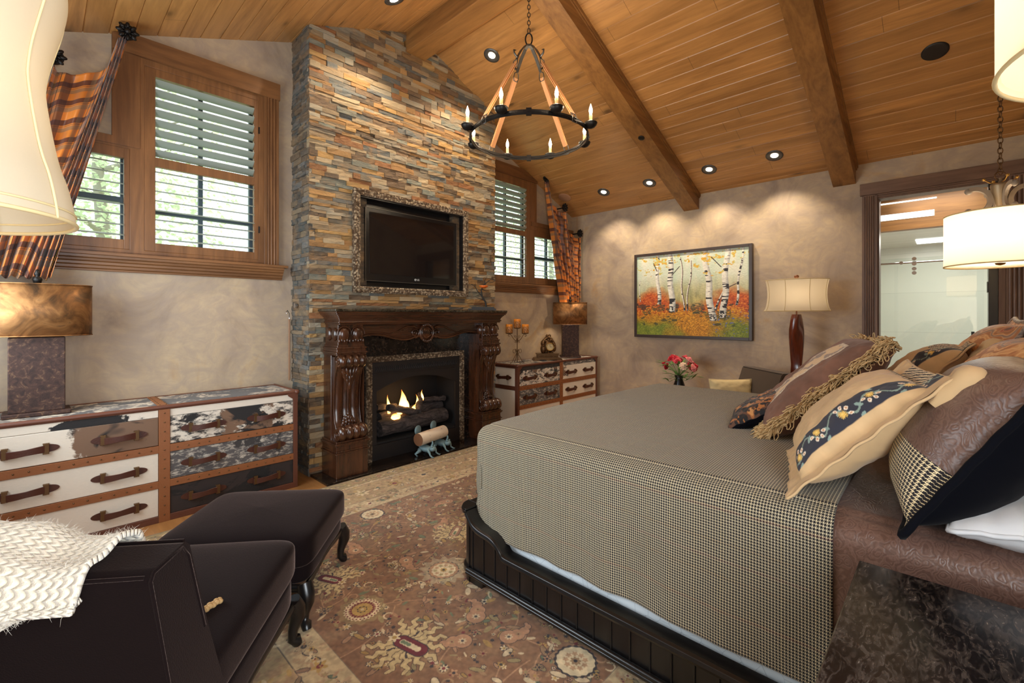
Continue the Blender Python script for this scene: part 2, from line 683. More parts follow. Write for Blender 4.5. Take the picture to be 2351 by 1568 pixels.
mb = MB()
mb.box(XL - 0.3, 9.5, YB - 1.5, YF + 0.2, -0.1, 0)
struct(mb.build('floor', M['floor']), 'warm oak plank floor around the rug', 'floor')

# tongue-and-groove ceiling, real V grooves along the boards


def ceil_profile(x0, x1):
    pts = []
    w = 0.144
    k0 = math.floor((x0 - RX) / w)
    k1 = math.ceil((x1 - RX) / w)
    pts.append((x0, cz(x0)))
    for k in range(k0, k1 + 1):
        x = RX + k * w
        if x0 + 0.01 < x < x1 - 0.01 and k != 0:
            pts += [(x - 0.005, cz(x - 0.005)), (x, cz(x) + 0.009), (x + 0.005, cz(x + 0.005))]
    pts.append((x1, cz(x1)))
    return pts


pr = ceil_profile(XL - 0.2, RX) + ceil_profile(RX, XR + 0.2)[1:]
poly = pr + [(XR + 0.2, cz(XR + 0.2) + 0.12), (RX, RZ + 0.12), (XL - 0.2, cz(XL - 0.2) + 0.12)]
mb = MB()
for (a, b) in zip(pr, pr[1:]):
    mb.add([(a[0], YB - 0.2, a[1]), (b[0], YB - 0.2, b[1]), (b[0], YF + 0.2, b[1]), (a[0], YF + 0.2, a[1])], [(0, 1, 2, 3)])
mb.add([(p[0], YB - 0.2, p[1]) for p in poly[len(pr) - 1:] + [pr[0]]] + [(p[0], YF + 0.2, p[1]) for p in poly[len(pr) - 1:] + [pr[0]]],
       [(0, 1, 6, 5), (1, 2, 7, 6), (2, 3, 8, 7), (3, 4, 9, 8)])
struct(mb.build('ceiling', M['ceil']), 'vaulted knotty pine plank ceiling', 'ceiling')

# exposed beams
mb = MB()
mb.prism([(2.71, 4.25), (2.95, 4.25), (2.95, 4.46), (2.82, 4.5), (2.71, 4.47)], 'y', YB, 4.2)
ridge = mb.build('ridge_beam', M['beam_y'], bevel=0.008)
struct(ridge, 'long stained ridge beam running over the stone chimney', 'beam')
for k, y0 in enumerate((2.43, 0.729)):
    for side in (0, 1):
        xa, xb = (2.95, XR + 0.02) if side == 0 else (XL, 2.71)
        mb = MB()
        mb.prism([(xa, cz(xa) - 0.2), (xb, cz(xb) - 0.2), (xb, cz(xb) + 0.02), (xa, cz(xa) + 0.02)], 'y', y0, y0 + 0.205)
        o = mb.build('ceiling_beam', M['beam'], bevel=0.008)
        struct(o, ['square stained beam sloping down to the wall left of the birch painting lights',
                   'square stained beam sloping down beside the doorway'][k] if side == 0 else
               ['stained beam on the window-side slope further from the camera', 'stained beam on the window-side slope above the armchair'][k], 'beam')
        mb = MB()
        for (d, h) in ((0.022, 0.035), (0.012, 0.055)):
            mb.prism([(xa, cz(xa) - h), (xb, cz(xb) - h), (xb, cz(xb) + 0.01), (xa, cz(xa) + 0.01)], 'y', y0 - d, y0)
        mb.build('beam_moulding', M['beam'], o)

# walls -------------------------------------------------------------
mb = MB()
y0, y1 = YF, YF + 0.16


def gable(x0, x1, zlow):
    return [(x0, zlow), (x1, zlow), (x1, cz(x1) + 0.05), (x0, cz(x0) + 0.05)]


def mirror(x):
    return 5.66 - x


for mir in (0, 1):
    f = (lambda x: x) if not mir else mirror
    def P(poly):
        mb.prism([(f(x), z) for x, z in poly], 'y', y0, y1)
    P([(-0.75, 0), (2.0, 0), (2.0, 1.93), (-0.75, 1.93)])
    P([(1.45, 1.93), (2.0, 1.93), (2.0, cz(f(2.0)) + .05), (1.45, cz(f(1.45)) + .05)])
    P([(-0.75, 2.79), (0.52, 2.79), (0.52, cz(f(0.52)) + .03), (-0.75, cz(f(-0.75)) + .03)])
    P([(0.52, 3.47), (1.45, 3.47), (1.45, cz(f(1.45)) + .05), (0.52, cz(f(0.52)) + .05)])
    P([(-0.75, 1.93), (-0.47, 1.93), (-0.47, 2.79), (-0.75, 2.79)])
mb.box(2.0, 3.66, y0, y1, 0, 4.2)
struct(mb.build('wall_front', M['plaster']), 'mottled beige plaster gable wall behind the fireplace', 'wall')
mb = MB()
for a in ((-0.85, XL, YB, 2.2, 0, 3.35), (-0.85, XL, 4.2, YF, 0, 3.35), (-0.85, XL, 2.2, 4.2, 0, 1.0), (-0.85, XL, 2.2, 4.2, 2.5, 3.35)):
    mb.box(*a)
struct(mb.build('wall_left', M['plaster']), 'plaster wall beside the armchair with a wide window opening', 'wall')
mb = MB()
zt = cz(XR) + 0.06
for a in ((XR, XR + .14, .56, YF + .16, 0, zt), (XR, XR + .14, -.31, .56, 2.72, zt), (XR, XR + .14, YB - .2, -.31, 0, zt)):
    mb.box(*a)
struct(mb.build('wall_right', M['plaster']), 'mottled cream plaster wall with the birch painting', 'wall')
mb = MB()
for a, b, zl in ((-0.75, -0.4, 0), (0.6, 2.82, 0), (2.82, XR + .1, 0), (-0.4, 0.6, 2.55)):
    mb.prism(gable(a, b, zl), 'y', YB - 0.16, YB)
struct(mb.build('wall_back', M['plaster']), 'plaster wall behind the bed head', 'wall')
mb = MB()
mb.box(XR - .016, XR, .675, YF, 0, .13)
struct(mb.build('baseboard_right', M['door_y'], bevel=0.004), 'stained baseboard under the painting wall', 'baseboard')
mb = MB()
mb.box(4.03, XR - .016, YF - .016, YF, 0, .13)
mb.box(XL, 1.68, YF - .016, YF, 0, .13)
struct(mb.build('baseboard_front', M['trim_x'], bevel=0.004), 'stained baseboard on the window wall', 'baseboard')

# chimney -----------------------------------------------------------
PAL = [((176, 152, 118), 6), ((200, 178, 142), 6), ((168, 124, 74), 6), ((196, 150, 92), 4), ((142, 132, 114), 5), ((140, 146, 134), 3),
       ((118, 96, 76), 5), ((206, 162, 98), 3), ((110, 118, 118), 3), ((160, 104, 62), 3), ((182, 172, 150), 4), ((98, 84, 70), 3)]
PALX = [c for c, n in PAL for _ in range(n)]
CX0, CX1, CY = 1.693, 4.015, 4.16
st = MB()
DULL = [((112, 114, 112), 4), ((92, 88, 82), 4), ((120, 102, 84), 3), ((84, 96, 98), 3), ((140, 124, 102), 2)]
DULLX = [c for c, n in DULL for _ in range(n)]


def stone_rows(u0, u1, ztop, place, skip=None, pal=PALX, sr=1, cut=None):
    r = random.Random(sr)
    z = 0.0
    while z < ztop:
        h = r.choice((0.028, 0.036, 0.044, 0.054))
        u = u0 - r.random() * 0.15
        band = r.random()
        while u < u1:
            L = r.uniform(0.07, 0.30) * (1.0 if h > .03 else 1.2)
            a, b = max(u0, u), min(u1, u + L)
            u += L
            if b - a < 0.012:
                continue
            if skip and skip(a, b, z, z + h):
                continue
            if cut:
                zc0 = z + h / 2
                for (ca, cb, za, zb) in cut:
                    if za < zc0 < zb:
                        if a < ca < b:
                            b = ca
                        elif a < cb < b:
                            a = cb
                if b - a < 0.012:
                    continue
            c = lin(r.choice(pal))
            k = r.uniform(0.68, 1.08)
            st.col = tuple(q * k for q in c)
            dp = r.uniform(0.0, 0.016) + (0.010 if r.random() < 0.15 else 0)
            # rough split face: 3x2 jittered front
            n = max(2, int((b - a) / 0.05))
            g = 0.0008
            fr = [[dp + r.uniform(-0.004, 0.004) for _ in range(n + 1)] for _ in range(3)]
            vs = []
            for jz, zz in enumerate((z + g, z + h / 2, z + h - g)):
                for i in range(n + 1):
                    vs.append(place(a + g + (b - a - 2 * g) * i / n, zz + (r.uniform(-.0015, .0015) if 0 < i < n else 0), fr[jz][i]))
            nb = len(vs)
            for zz in (z + g, z + h - g):
                for uu in (a + g, b - g):
                    vs.append(place(uu, zz, -0.05))
            fs = []
            for jz in range(2):
                for i in range(n):
                    fs.append((jz * (n + 1) + i, jz * (n + 1) + i + 1, (jz + 1) * (n + 1) + i + 1, (jz + 1) * (n + 1) + i))
            t0 = 2 * (n + 1)
            fs.append(tuple([nb, nb + 1] + list(range(n, -1, -1))))
            fs.append(tuple(list(range(t0, t0 + n + 1)) + [nb + 3, nb + 2]))
            fs.append((nb, 0, n + 1, t0, nb + 2))
            fs.append((nb + 1, nb + 3, t0 + n, 2 * n + 1, n))
            st.add(vs, fs)
        z += h


CUTS = [(2.13, 3.505, 1.705, 2.655), (2.0, 3.62, 0, 1.31)]


def skip_front(a, b, z0_, z1_):
    zm = (z0_ + z1_) / 2
    for (ca, cb, za, zb) in CUTS:
        if za < zm < zb and a >= ca - .001 and b <= cb + .001:
            return True
    if z0_ > cz((a + b) / 2) + 0.03:
        return True
    return 2.71 < (a + b) / 2 < 2.95 and z0_ > 4.26


def skip_side(x):
    return lambda a, b, z0_, z1_: z0_ > cz(x) + 0.03


stone_rows(CX0, CX1, 4.5, lambda u, z, d: (u, CY - d, z), skip_front, sr=3, cut=CUTS)
stone_rows(CY - .005, YF, 4.15, lambda u, z, d: (CX0 + .005 - d, u, z), skip_side(CX0), DULLX, 5)
stone_rows(CY - .005, YF, 4.15, lambda u, z, d: (CX1 - .005 + d, u, z), skip_side(CX1), PALX, 6)
st.col = lin((70, 60, 50))
c0, c1 = CX0 + .02, CX1 - .02
st.prism([(c0, 0), (2.27, 0), (2.27, 4.28), (c0, cz(c0) - .01)], 'y', 4.185, YF)
st.prism([(3.36, 0), (c1, 0), (c1, cz(c1) - .01), (3.36, 4.27)], 'y', 4.185, YF)
st.prism([(2.27, .98), (3.36, .98), (3.36, 1.75), (2.27, 1.75)], 'y', 4.185, YF)
st.prism([(2.27, 1.75), (3.36, 1.75), (3.36, 2.62), (2.27, 2.62)], 'y', 4.26, YF)
st.prism([(2.27, 2.62), (3.36, 2.62), (3.36, cz(3.36) - .01), (2.95, 4.24), (2.71, 4.24), (2.27, 4.28)], 'y', 4.185, YF)
ch = st.build('wall_chimney', M['stone'])
struct(ch, 'chimney breast faced in stacked ledger stone', 'chimney')

# windows -----------------------------------------------------------


def flutes(mb, x0, x1, yf, yb, z0_, z1_, n=3, d=0.008):
    """flat casing board with n raised vertical reeds; depth along y"""
    w = x1 - x0
    mb.box(x0, x1, yf + d, yb, z0_, z1_)
    mb.box(x0, x0 + w * 0.16, yf, yf + d, z0_, z1_)
    mb.box(x1 - w * 0.16, x1, yf, yf + d, z0_, z1_)
    for i in range(n):
        c = x0 + w * (0.28 + 0.44 * i / max(1, n - 1))
        q = [(c + w * 0.055 * cos(a * pi / 6), yf + d - 1.1 * d * sin(a * pi / 6)) for a in range(7)]
        mb.prism(q, 'z', z0_, z1_, True)


M['louver'] = plain('louver_skylit_wood', lin((142, 150, 140)), 0.35)  # stained wood slats; sky light on them is put into this grey-green
M['sash'] = plain('grey_sash', lin((70, 84, 92)), 0.4)
g = NT('window_glass')
for nd in list(g.t.nodes):
    if nd.type != 'OUTPUT_MATERIAL':
        g.t.nodes.remove(nd)
_tr = g.n('BsdfTransparent', {0: (0.95, 0.98, 0.97, 1)})
_gl = g.n('BsdfGlossy', {'Roughness': 0.02})
_mx = g.n('MixShader', {0: 0.07, 1: _tr.outputs[0], 2: _gl.outputs[0]})
g.t.links.new(_mx.outputs[0], g.t.nodes['Material Output'].inputs[0])
M['glass'] = g.m


def louvers(x0, x1, z0_, z1_, n, ang, w=0.072, y=4.535):
    mb = MB()
    for i in range(n):
        z = z0_ + (z1_ - z0_) * (i + 0.5) / n
        q = []
        for k in range(12):
            a = 2 * pi * k / 12
            yy, zz = cos(a) * w / 2, sin(a) * 0.0055
            q.append((y + yy * cos(ang) - zz * sin(ang), z + yy * sin(ang) + zz * cos(ang)))
        mb.prism(q, 'x', x0, x1, True)
    return mb


def window(idx, mir, label):
    f = mirror if mir else (lambda x: x)
    T = Matrix(((-1, 0, 0, 5.66), (0, 1, 0, 0), (0, 0, 1, 0), (0, 0, 0, 1))) if mir else Matrix()
    root = bpy.data.objects.new('window_%d' % idx, None)
    COL.objects.link(root)
    root.empty_display_size = .05
    struct(root, label, 'window')

    def B():
        return MB(T)
    # header board follows the slope at its inner end
    mb = B()
    xl = 0.385 if not mir else 0.42
    zc = lambda x: cz(f(x)) - 0.004
    top = [(1.565, 3.6), (min(0.9, 1.5), 3.6)]
    xs = [0.75, 0.6, 0.5, xl]
    pts = [(xl, 3.45), (1.565, 3.45), (1.565, min(3.6, zc(1.565)))] + [(x, min(3.6, zc(x))) for x in xs]
    mb.prism(pts, 'y', 4.488, YF)
    mb.build('header_board', M['trim_x'], root, bevel=0.004)
    mb = B()
    mb.box(xl, .549, 4.505, YF, 2.77, 3.45)
    mb.box(-.47, .549, 4.505, YF, 2.74, 2.80)
    mb.box(-.5, .549, 4.492, YF, 2.80, 2.86) if mir else None
    mb.build('infill_panel', M['trim_z'], root, bevel=0.002)
    mb = B()
    flutes(mb, 1.432, 1.555, 4.495, YF, 1.913, 3.45, 3)
    mb.build('side_casing', M['trim_z'], root, bevel=0.001, seg=1)
    # fixed frame
    mb = B()
    mb.box(.549, 1.432, 4.512, 4.60, 3.40, 3.45)
    mb.box(.549, 1.432, 4.512, 4.60, 1.93, 1.955)
    mb.box(.549, .575, 4.512, 4.60, 1.93, 3.45)
    mb.box(1.39, 1.432, 4.512, 4.60, 1.93, 3.45)
    mb.box(-.47, .549, 4.512, 4.60, 2.725, 2.77)
    mb.box(-.47, .549, 4.512, 4.60, 1.93, 1.955)
    mb.box(.49, .549, 4.512, 4.60, 1.93, 2.77)
    mb.box(-.47, -.44, 4.512, 4.60, 1.93, 2.77)
    mb.box(.53, 1.47, 4.516, 4.60, 3.39, 3.475)
    mb.box(1.385, 1.47, 4.516, 4.60, 1.90, 3.47)
    mb.box(-.49, 1.47, 4.516, 4.60, 1.90, 1.957)
    mb.box(-.48, .56, 4.516, 4.60, 2.72, 2.80)
    mb.box(.488, .578, 4.516, 4.60, 1.93, 3.42)
    mb.build('window_frame', M['trim_z'], root, bevel=0.002)
    # shutters
    for (xa, xb, za, zb, ox0, ox1, oz0, oz1) in ((.577, 1.388, 1.957, 3.398, .645, 1.352, 2.022, 3.335), (-.438, .488, 1.957, 2.723, -.39, .455, 2.028, 2.648)):
        mb = B()
        mb.box(xa, ox0, 4.515, 4.555, za, zb)
        mb.box(ox1, xb, 4.515, 4.555, za, zb)
        mb.box(ox0, ox1, 4.515, 4.555, za, oz0)
        mb.box(ox0, ox1, 4.515, 4.555, oz1, zb)
        tall = xb > 1
        if tall:
            mb.box(ox0, ox1, 4.515, 4.555, 2.628, 2.70)
        sh = mb.build('shutter', M['trim_z'], root, bevel=0.003)
        if tall:
            l = louvers(ox0, ox1, 2.70, 3.335, 8, radians(-38))
            l.T = T
            l.v = [tuple(T @ Vector(p)) for p in l.v]
            l.build('louvers', M['louver'], sh)
            l = louvers(ox0, ox1, 2.022, 2.628, 8, radians(14))
        else:
            l = louvers(ox0, ox1, 2.028, 2.648, 8, radians(14))
        l.v = [tuple(T @ Vector(p)) for p in l.v]
        l.build('louvers', M['louver'], sh)
    mb = B()
    for z in (2.2, 3.1):
        mb.cyl((1.392, 4.512, z), .006, .06, 'z', 8)
    mb.build('hinge', M['iron'], root)
    # sashes
    mb = B()
    ys = (4.63, 4.665)
    for (xa, xb, za, zb) in ((.575, 1.39, 1.955, 3.40), (-.44, .49, 1.955, 2.725)):
        mb.box(xa, xa + .045, *ys, za, zb)
        mb.box(xb - .045, xb, *ys, za, zb)
        mb.box(xa, xb, *ys, za, za + .05)
        mb.box(xa, xb, *ys, zb - .05, zb)
        if xb > 1:
            mb.box(xa, xb, *ys, 2.66, 2.71)
            mb.box(.955, .985, *ys, za, zb)
            mb.box(xa, xb, *ys, 2.275, 2.305)
        else:
            mb.box(xa, xb, *ys, 2.33, 2.37)
            mb.box(.02, .05, *ys, za, zb)
    sa = mb.build('sash', M['sash'], root)
    mb = B()
    mb.box(.58, 1.385, 4.647, 4.65, 1.96, 3.395)
    mb.box(-.435, .485, 4.647, 4.65, 1.96, 2.72)
    mb.build('pane', M['glass'], sa)
    # sill with stepped apron moulding
    mb = B()
    xs1 = 1.62
    x_0 = -.5 if not mir else -.51
    mb.box(x_0, xs1, 4.44, 4.60, 1.893, 1.915)
    prof = [(YF, 1.893), (4.452, 1.893), (4.455, 1.872), (4.47, 1.868), (4.474, 1.85), (4.488, 1.845), (4.49, 1.825), (4.503, 1.82), (4.506, 1.80), (4.518, 1.795), (4.52, 1.782), (YF, 1.782)]
    mb.prism(prof, 'x', x_0 + .02, xs1 - .03)
    mb.build('window_sill', M['trim_x'], root, bevel=0.002, seg=1)
    return root


window(1, False, 'stained wood window with louvered shutters left of the stone chimney')
window(2, True, 'stained wood window with louvered shutters right of the stone chimney')

# doorway into the bathroom ------------------------------------------
dr = bpy.data.objects.new('door_1', None)
COL.objects.link(dr)
struct(dr, 'open doorway to the tiled bathroom with fluted wood casing', 'door')
Tx = Matrix.Rotation(-pi / 2, 4, 'Z')


def yflute(a, b, z0_, z1_, n=4):
    """fluted board on the right wall between y=a and y=b"""
    q = MB()
    flutes(q, 0, b - a, 0, 0.03, z0_, z1_, n)
    q.v = [(XR - 0.03 + v[1], a + v[0], v[2]) for v in q.v]
    return q


yflute(.542, .672, 0, 2.735).build('side_casing', M['door_z'], dr, bevel=0.001, seg=1)
yflute(-.60, -.335, 0, 2.735, 5).build('side_casing', M['door_z'], dr, bevel=0.001, seg=1)
mb = MB()
mb.box(XR - .042, XR, YB, .69, 2.74, 2.865)
mb.box(XR - .03, XR, YB, .66, 2.725, 2.74)
mb.box(XR - .02, XR, YB, .56, 2.705, 2.725)
mb.build('header_board', M['door_y'], dr, bevel=0.003)
mb = MB()
mb.box(XR - .01, XR + .15, .53, .56, 0, 2.72)
mb.box(XR - .01, XR + .15, -.31, .56, 2.69, 2.72)
mb.build('door_jamb', M['door_z'], dr, bevel=0.002)
mb = MB()
mb.box(XR - .012, XR + .15, -.333, -.27, 0, 2.70)
jb = mb.build('door_jamb', M['bedwood'], dr, bevel=0.002)
jb['label'] = 'darker hinge-side jamb'
mb = MB()
for z in (1.72, 0.3):
    mb.box(XR - .016, XR + .06, -.268, -.262, z - .05, z + .05)
mb.build('hinge', M['iron_lt'], dr, bevel=0.001)

# bathroom ------------------------------------------------------------
tl = NT('wall_tile')
br = tl.n('TexBrick', {'Vector': tl.map(tl.obj(), (1, 1, 1), (0, 0, 0), (radians(90), 0, radians(90))), 'Color1': lin((226, 226, 214)), 'Color2': lin((218, 219, 207)),
                       'Mortar': lin((196, 196, 186)), 'Scale': 1.0, 'Mortar Size': 0.002, 'Brick Width': 0.6, 'Row Height': 0.11})
M['tile'] = tl.out(base=br.outputs[0], rough=0.2)
mb = MB()
mb.box(9.2, 9.3, -2.2, 1.8, 0, 3.0)
struct(mb.build('wall_bathroom_end', M['tile']), 'pale tiled shower wall beyond the doorway', 'wall')
mb = MB()
mb.box(6.32, 9.2, 1.2, 1.3, 0, 3.0)
mb.box(6.32, 9.2, -2.3, -2.2, 0, 3.0)
struct(mb.build('wall_bathroom_side', M['tile']), 'pale bathroom side walls', 'wall')
mb = MB()
mb.box(6.32, 9.2, -2.2, 1.2, 2.95, 3.05)
mb.box(7.3, 7.42, -2.2, 1.2, 2.5, 2.95)
struct(mb.build('ceiling_bathroom', M['beam_y']), 'wood clad bathroom ceiling', 'ceiling')
mb = MB()
mb.box(7.42, 9.2, -2.2, 1.2, 2.5, 2.56)
struct(mb.build('ceiling_shower', M['tile']), 'pale shower ceiling', 'ceiling')


def emit(name, c, s):
    t = NT(name)
    return t.out(base=(0, 0, 0), em=c, ems=s)


M['skylight'] = emit('skylight_and_reflection_glow', (0.95, 1.0, 0.95), 2.0)
mb = MB()
mb.box(8.4, 8.85, 0.0, .33, 2.49, 2.503)
struct(mb.build('window_3', M['skylight']), 'bright skylight square above the shower', 'window')
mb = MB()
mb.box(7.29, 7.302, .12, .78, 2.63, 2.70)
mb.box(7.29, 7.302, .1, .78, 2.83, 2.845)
struct(mb.build('window_4', M['skylight']), 'glowing strips standing in for reflections in the transom over the shower glass', 'window')  # emissive strips imitate light reflected in transom glass
light('bathroom_daylight', 'AREA', (7.9, -.1, 2.45), 22, (1.0, 0.98, 0.9), size=1.2)
light('bathroom_daylight_front', 'AREA', (6.85, .1, 2.9), 10, (1.0, 0.96, 0.86), size=.7)
mb = MB()
mb.box(7.40, 7.41, -.9, .95, 0.02, 2.16)
shower = thing('shower_screen', 'clear glass shower screen on a metal rail beyond the doorway', 'shower screen', (7.405, 0, 0))
mb.v = [(x - 7.405, y, z) for x, y, z in mb.v]
mb.build('glass_panel', M['glass'], shower)
mb = MB()
mb.tube([(-.03, -1.0, 2.1), (-.03, 1.1, 2.1)], .011, 10)
mb.build('rail', M['chrome'], shower)
mb = MB()
for y in (.30,):
    for z in (2.14, 2.08, 2.02, 1.97):
        mb.cyl((-.06, y, z), .022, .05, 'x', 12)
mb.build('roller', M['chrome'], shower)
mb = MB()
mb.cyl((-.05, .42, 2.1), .02, .04, 'x', 12)
mb.build('roller', M['chrome'], shower)
mb = MB()
mb.tube([(-.05, -.20, .75), (-.05, -.20, 1.27)], .014, 10)
for z in (.8, 1.22):
    mb.cyl((-.05, -.2, z), .008, .05, 'x', 8)
mb.build('handle', M['iron'], shower)

# garden behind the windows -------------------------------------------
M['leaf'] = plain('leaf', lin((150, 176, 120)), 0.6, var=0.4)
M['bark'] = plain('pale_bark', lin((170, 165, 150)), 0.8, var=0.3)
lb = NT('garden_leaf')
lf = lb.mix(lb.noise(lb.obj(), 3, 3), lin((176, 196, 150)), lin((236, 242, 216)))
bs = lb.n('BsdfDiffuse', {0: lf})
tr = lb.n('BsdfTranslucent', {0: lf})
ms = lb.n('MixShader', {0: 0.5, 1: bs.outputs[0], 2: tr.outputs[0]})
lb.t.links.new(ms.outputs[0], lb.t.nodes['Material Output'].inputs[0])
M['leaf'] = lb.m
light('sun', 'SUN', (0, 9, 8), 5, (1, 0.97, 0.9), rot=(radians(-28), radians(25), 0))
r = random.Random(11)
tl_ = ['garden tree showing through the left side of the shutters beside the curtain', 'garden tree behind the wide shutter left of the chimney',
       'garden tree further back behind the left window', 'garden tree seen through the shutters right of the chimney', 'garden tree behind the low right window near the room corner']
for k, (tx, ty, h, cr) in enumerate(((-2.6, 7.9, 5.2, 1.5), (0.6, 7.9, 5.6, 1.5), (-1.2, 13.0, 7.4, 2.4), (7.2, 7.9, 5.4, 1.6), (11.2, 9.0, 6.2, 2.0))):
    t = thing('garden_tree', tl_[k], 'tree', (tx, ty, 0), 0, 'garden trees outside the windows')
    mb = MB()
    mb.tube([(0, 0, -.1), (.05, 0, h * .3), (-.06, .03, h * .6), (.02, 0, h * .9)], [.11, .09, .06, .02], 8)
    for b in range(9):
        a = r.uniform(0, 2 * pi)
        z = h * r.uniform(.25, .8)
        mb.tube([(0, 0, z), (cos(a) * cr * .4, sin(a) * cr * .4, z + .35), (cos(a) * cr * .8, sin(a) * cr * .8, z + .8)], [.035, .02, .008], 6)
    mb.build('trunk', M['bark'], t)
    mb = MB()
    for i in range(5200):
        a, p = r.uniform(0, 2 * pi), math.acos(r.uniform(-1, 1))
        q = r.random() ** .4
        c = Vector((cos(a) * sin(p) * cr * q, sin(a) * sin(p) * cr * q, h * .56 + cos(p) * h * .42 * q))
        R = Matrix.Rotation(r.uniform(0, 6), 3, 'X') @ Matrix.Rotation(r.uniform(0, 6), 3, 'Z')
        s_ = r.uniform(.022, .05)
        mb.add([tuple(c + R @ Vector(v)) for v in ((-s_, 0, 0), (0, -s_ * .6, .01), (s_, 0, 0), (0, s_ * .6, .01))], [(0, 1, 2, 3)])
    tag(mb.build('foliage', M['leaf'], t), kind='stuff')
mb = MB()
mb.box(-14, 20, 4.72, 30, -.25, -.12)
M['grass'] = plain('lawn', lin((150, 165, 110)), 0.9)
struct(mb.build('trim_9', M['grass']), 'garden lawn outside the windows', 'ground').name = 'ground_outside'
# ================================================================ FIREPLACE
hearth = MB()
hearth.box(1.70, 3.95, 3.80, 4.17, 0.0, 0.022)
tag(hearth.build('hearth_slab', M['marble'], bevel=0.004), 'polished black marble hearth slab on the floor under the mantel', 'hearth')

mt = thing_w('fireplace_mantel', 'carved dark mahogany fireplace mantel against the stone chimney', 'fireplace mantel', (2.815, 4.0, 0.022))
mb = MB()
mb.box(1.76, 3.86, 3.775, 4.13, 1.488, 1.512)
mb.build('mantel_shelf', M['shelfstone'], mt, bevel=0.006, seg=3)


def ring_box(mb, x0, x1, y0, y1, z0_, z1_, ov):
    mb.box(x0 - ov, x1 + ov, y0 - ov, y1, z0_, z1_)


mb = MB()
for z0_, z1_, ov in ((1.37, 1.385, .004), (1.385, 1.40, .014), (1.40, 1.412, .006), (1.412, 1.424, .010), (1.424, 1.436, .017), (1.436, 1.448, .026), (1.448, 1.46, .037), (1.46, 1.474, .050), (1.474, 1.488, .060)):
    ring_box(mb, 1.83, 3.80, 3.845, 4.13, z0_, z1_, ov)
mb.build('cornice', M['mantel_x'], mt, bevel=0.004)


def ribbed(mb, xc, w, yc, zc_, r0, lobes=4, amp=.3):
    """scroll end: ribbed drum lying along x"""
    n = lobes * 8
    prof = []
    for i in range(n + 1):
        t = i / n
        rr = r0 * (1 - amp + amp * abs(sin(t * pi * lobes)) ** 0.6)
        prof.append((rr, xc - w / 2 + w * t))
    v = []
    m = 18
    for rr, x in prof:
        for k in range(m):
            a = 2 * pi * k / m
            v.append((x, yc + rr * cos(a), zc_ + rr * sin(a)))
    f = [(j * m + k, j * m + (k + 1) % m, (j + 1) * m + (k + 1) % m, (j + 1) * m + k) for j in range(n) for k in range(m)]
    mb.add(v, f, True)
    mb.add(v[:m], [tuple(range(m))[::-1]])
    mb.add(v[-m:], [tuple(range(m))])


def spiral(c, r0, turns, sgn, ax, n=40, a0=0):
    pts = []
    for i in range(n + 1):
        t = i / n
        a = a0 + sgn * 2 * pi * turns * t
        r_ = r0 * (1 - .85 * t)
        if ax == 'x':
            pts.append((c[0], c[1] + r_ * cos(a), c[2] + r_ * sin(a)))
        else:
            pts.append((c[0] + r_ * cos(a), c[1], c[2] + r_ * sin(a)))
    return pts


def leaf_cluster(mb, x, y, z, h, w, down=True, out=-1):
    s_ = -1 if down else 1
    for k in range(5):
        a = (k - 2) / 2
        for j in range(4):
            t = j / 3
            px_ = x + a * w * .5 * (1 - t * .55) + a * t * .004
            pz = z + s_ * t * h * (1 - abs(a) * .35)
            py = y + out * (.022 * sin(pi * min(1, t + .25)) + .006 * (1 - abs(a)))
            mb.ell((px_, py, pz), w * .12, .012, h * .27, 10, 6, Matrix.Rotation(-a * .5 * s_, 4, 'Y'))


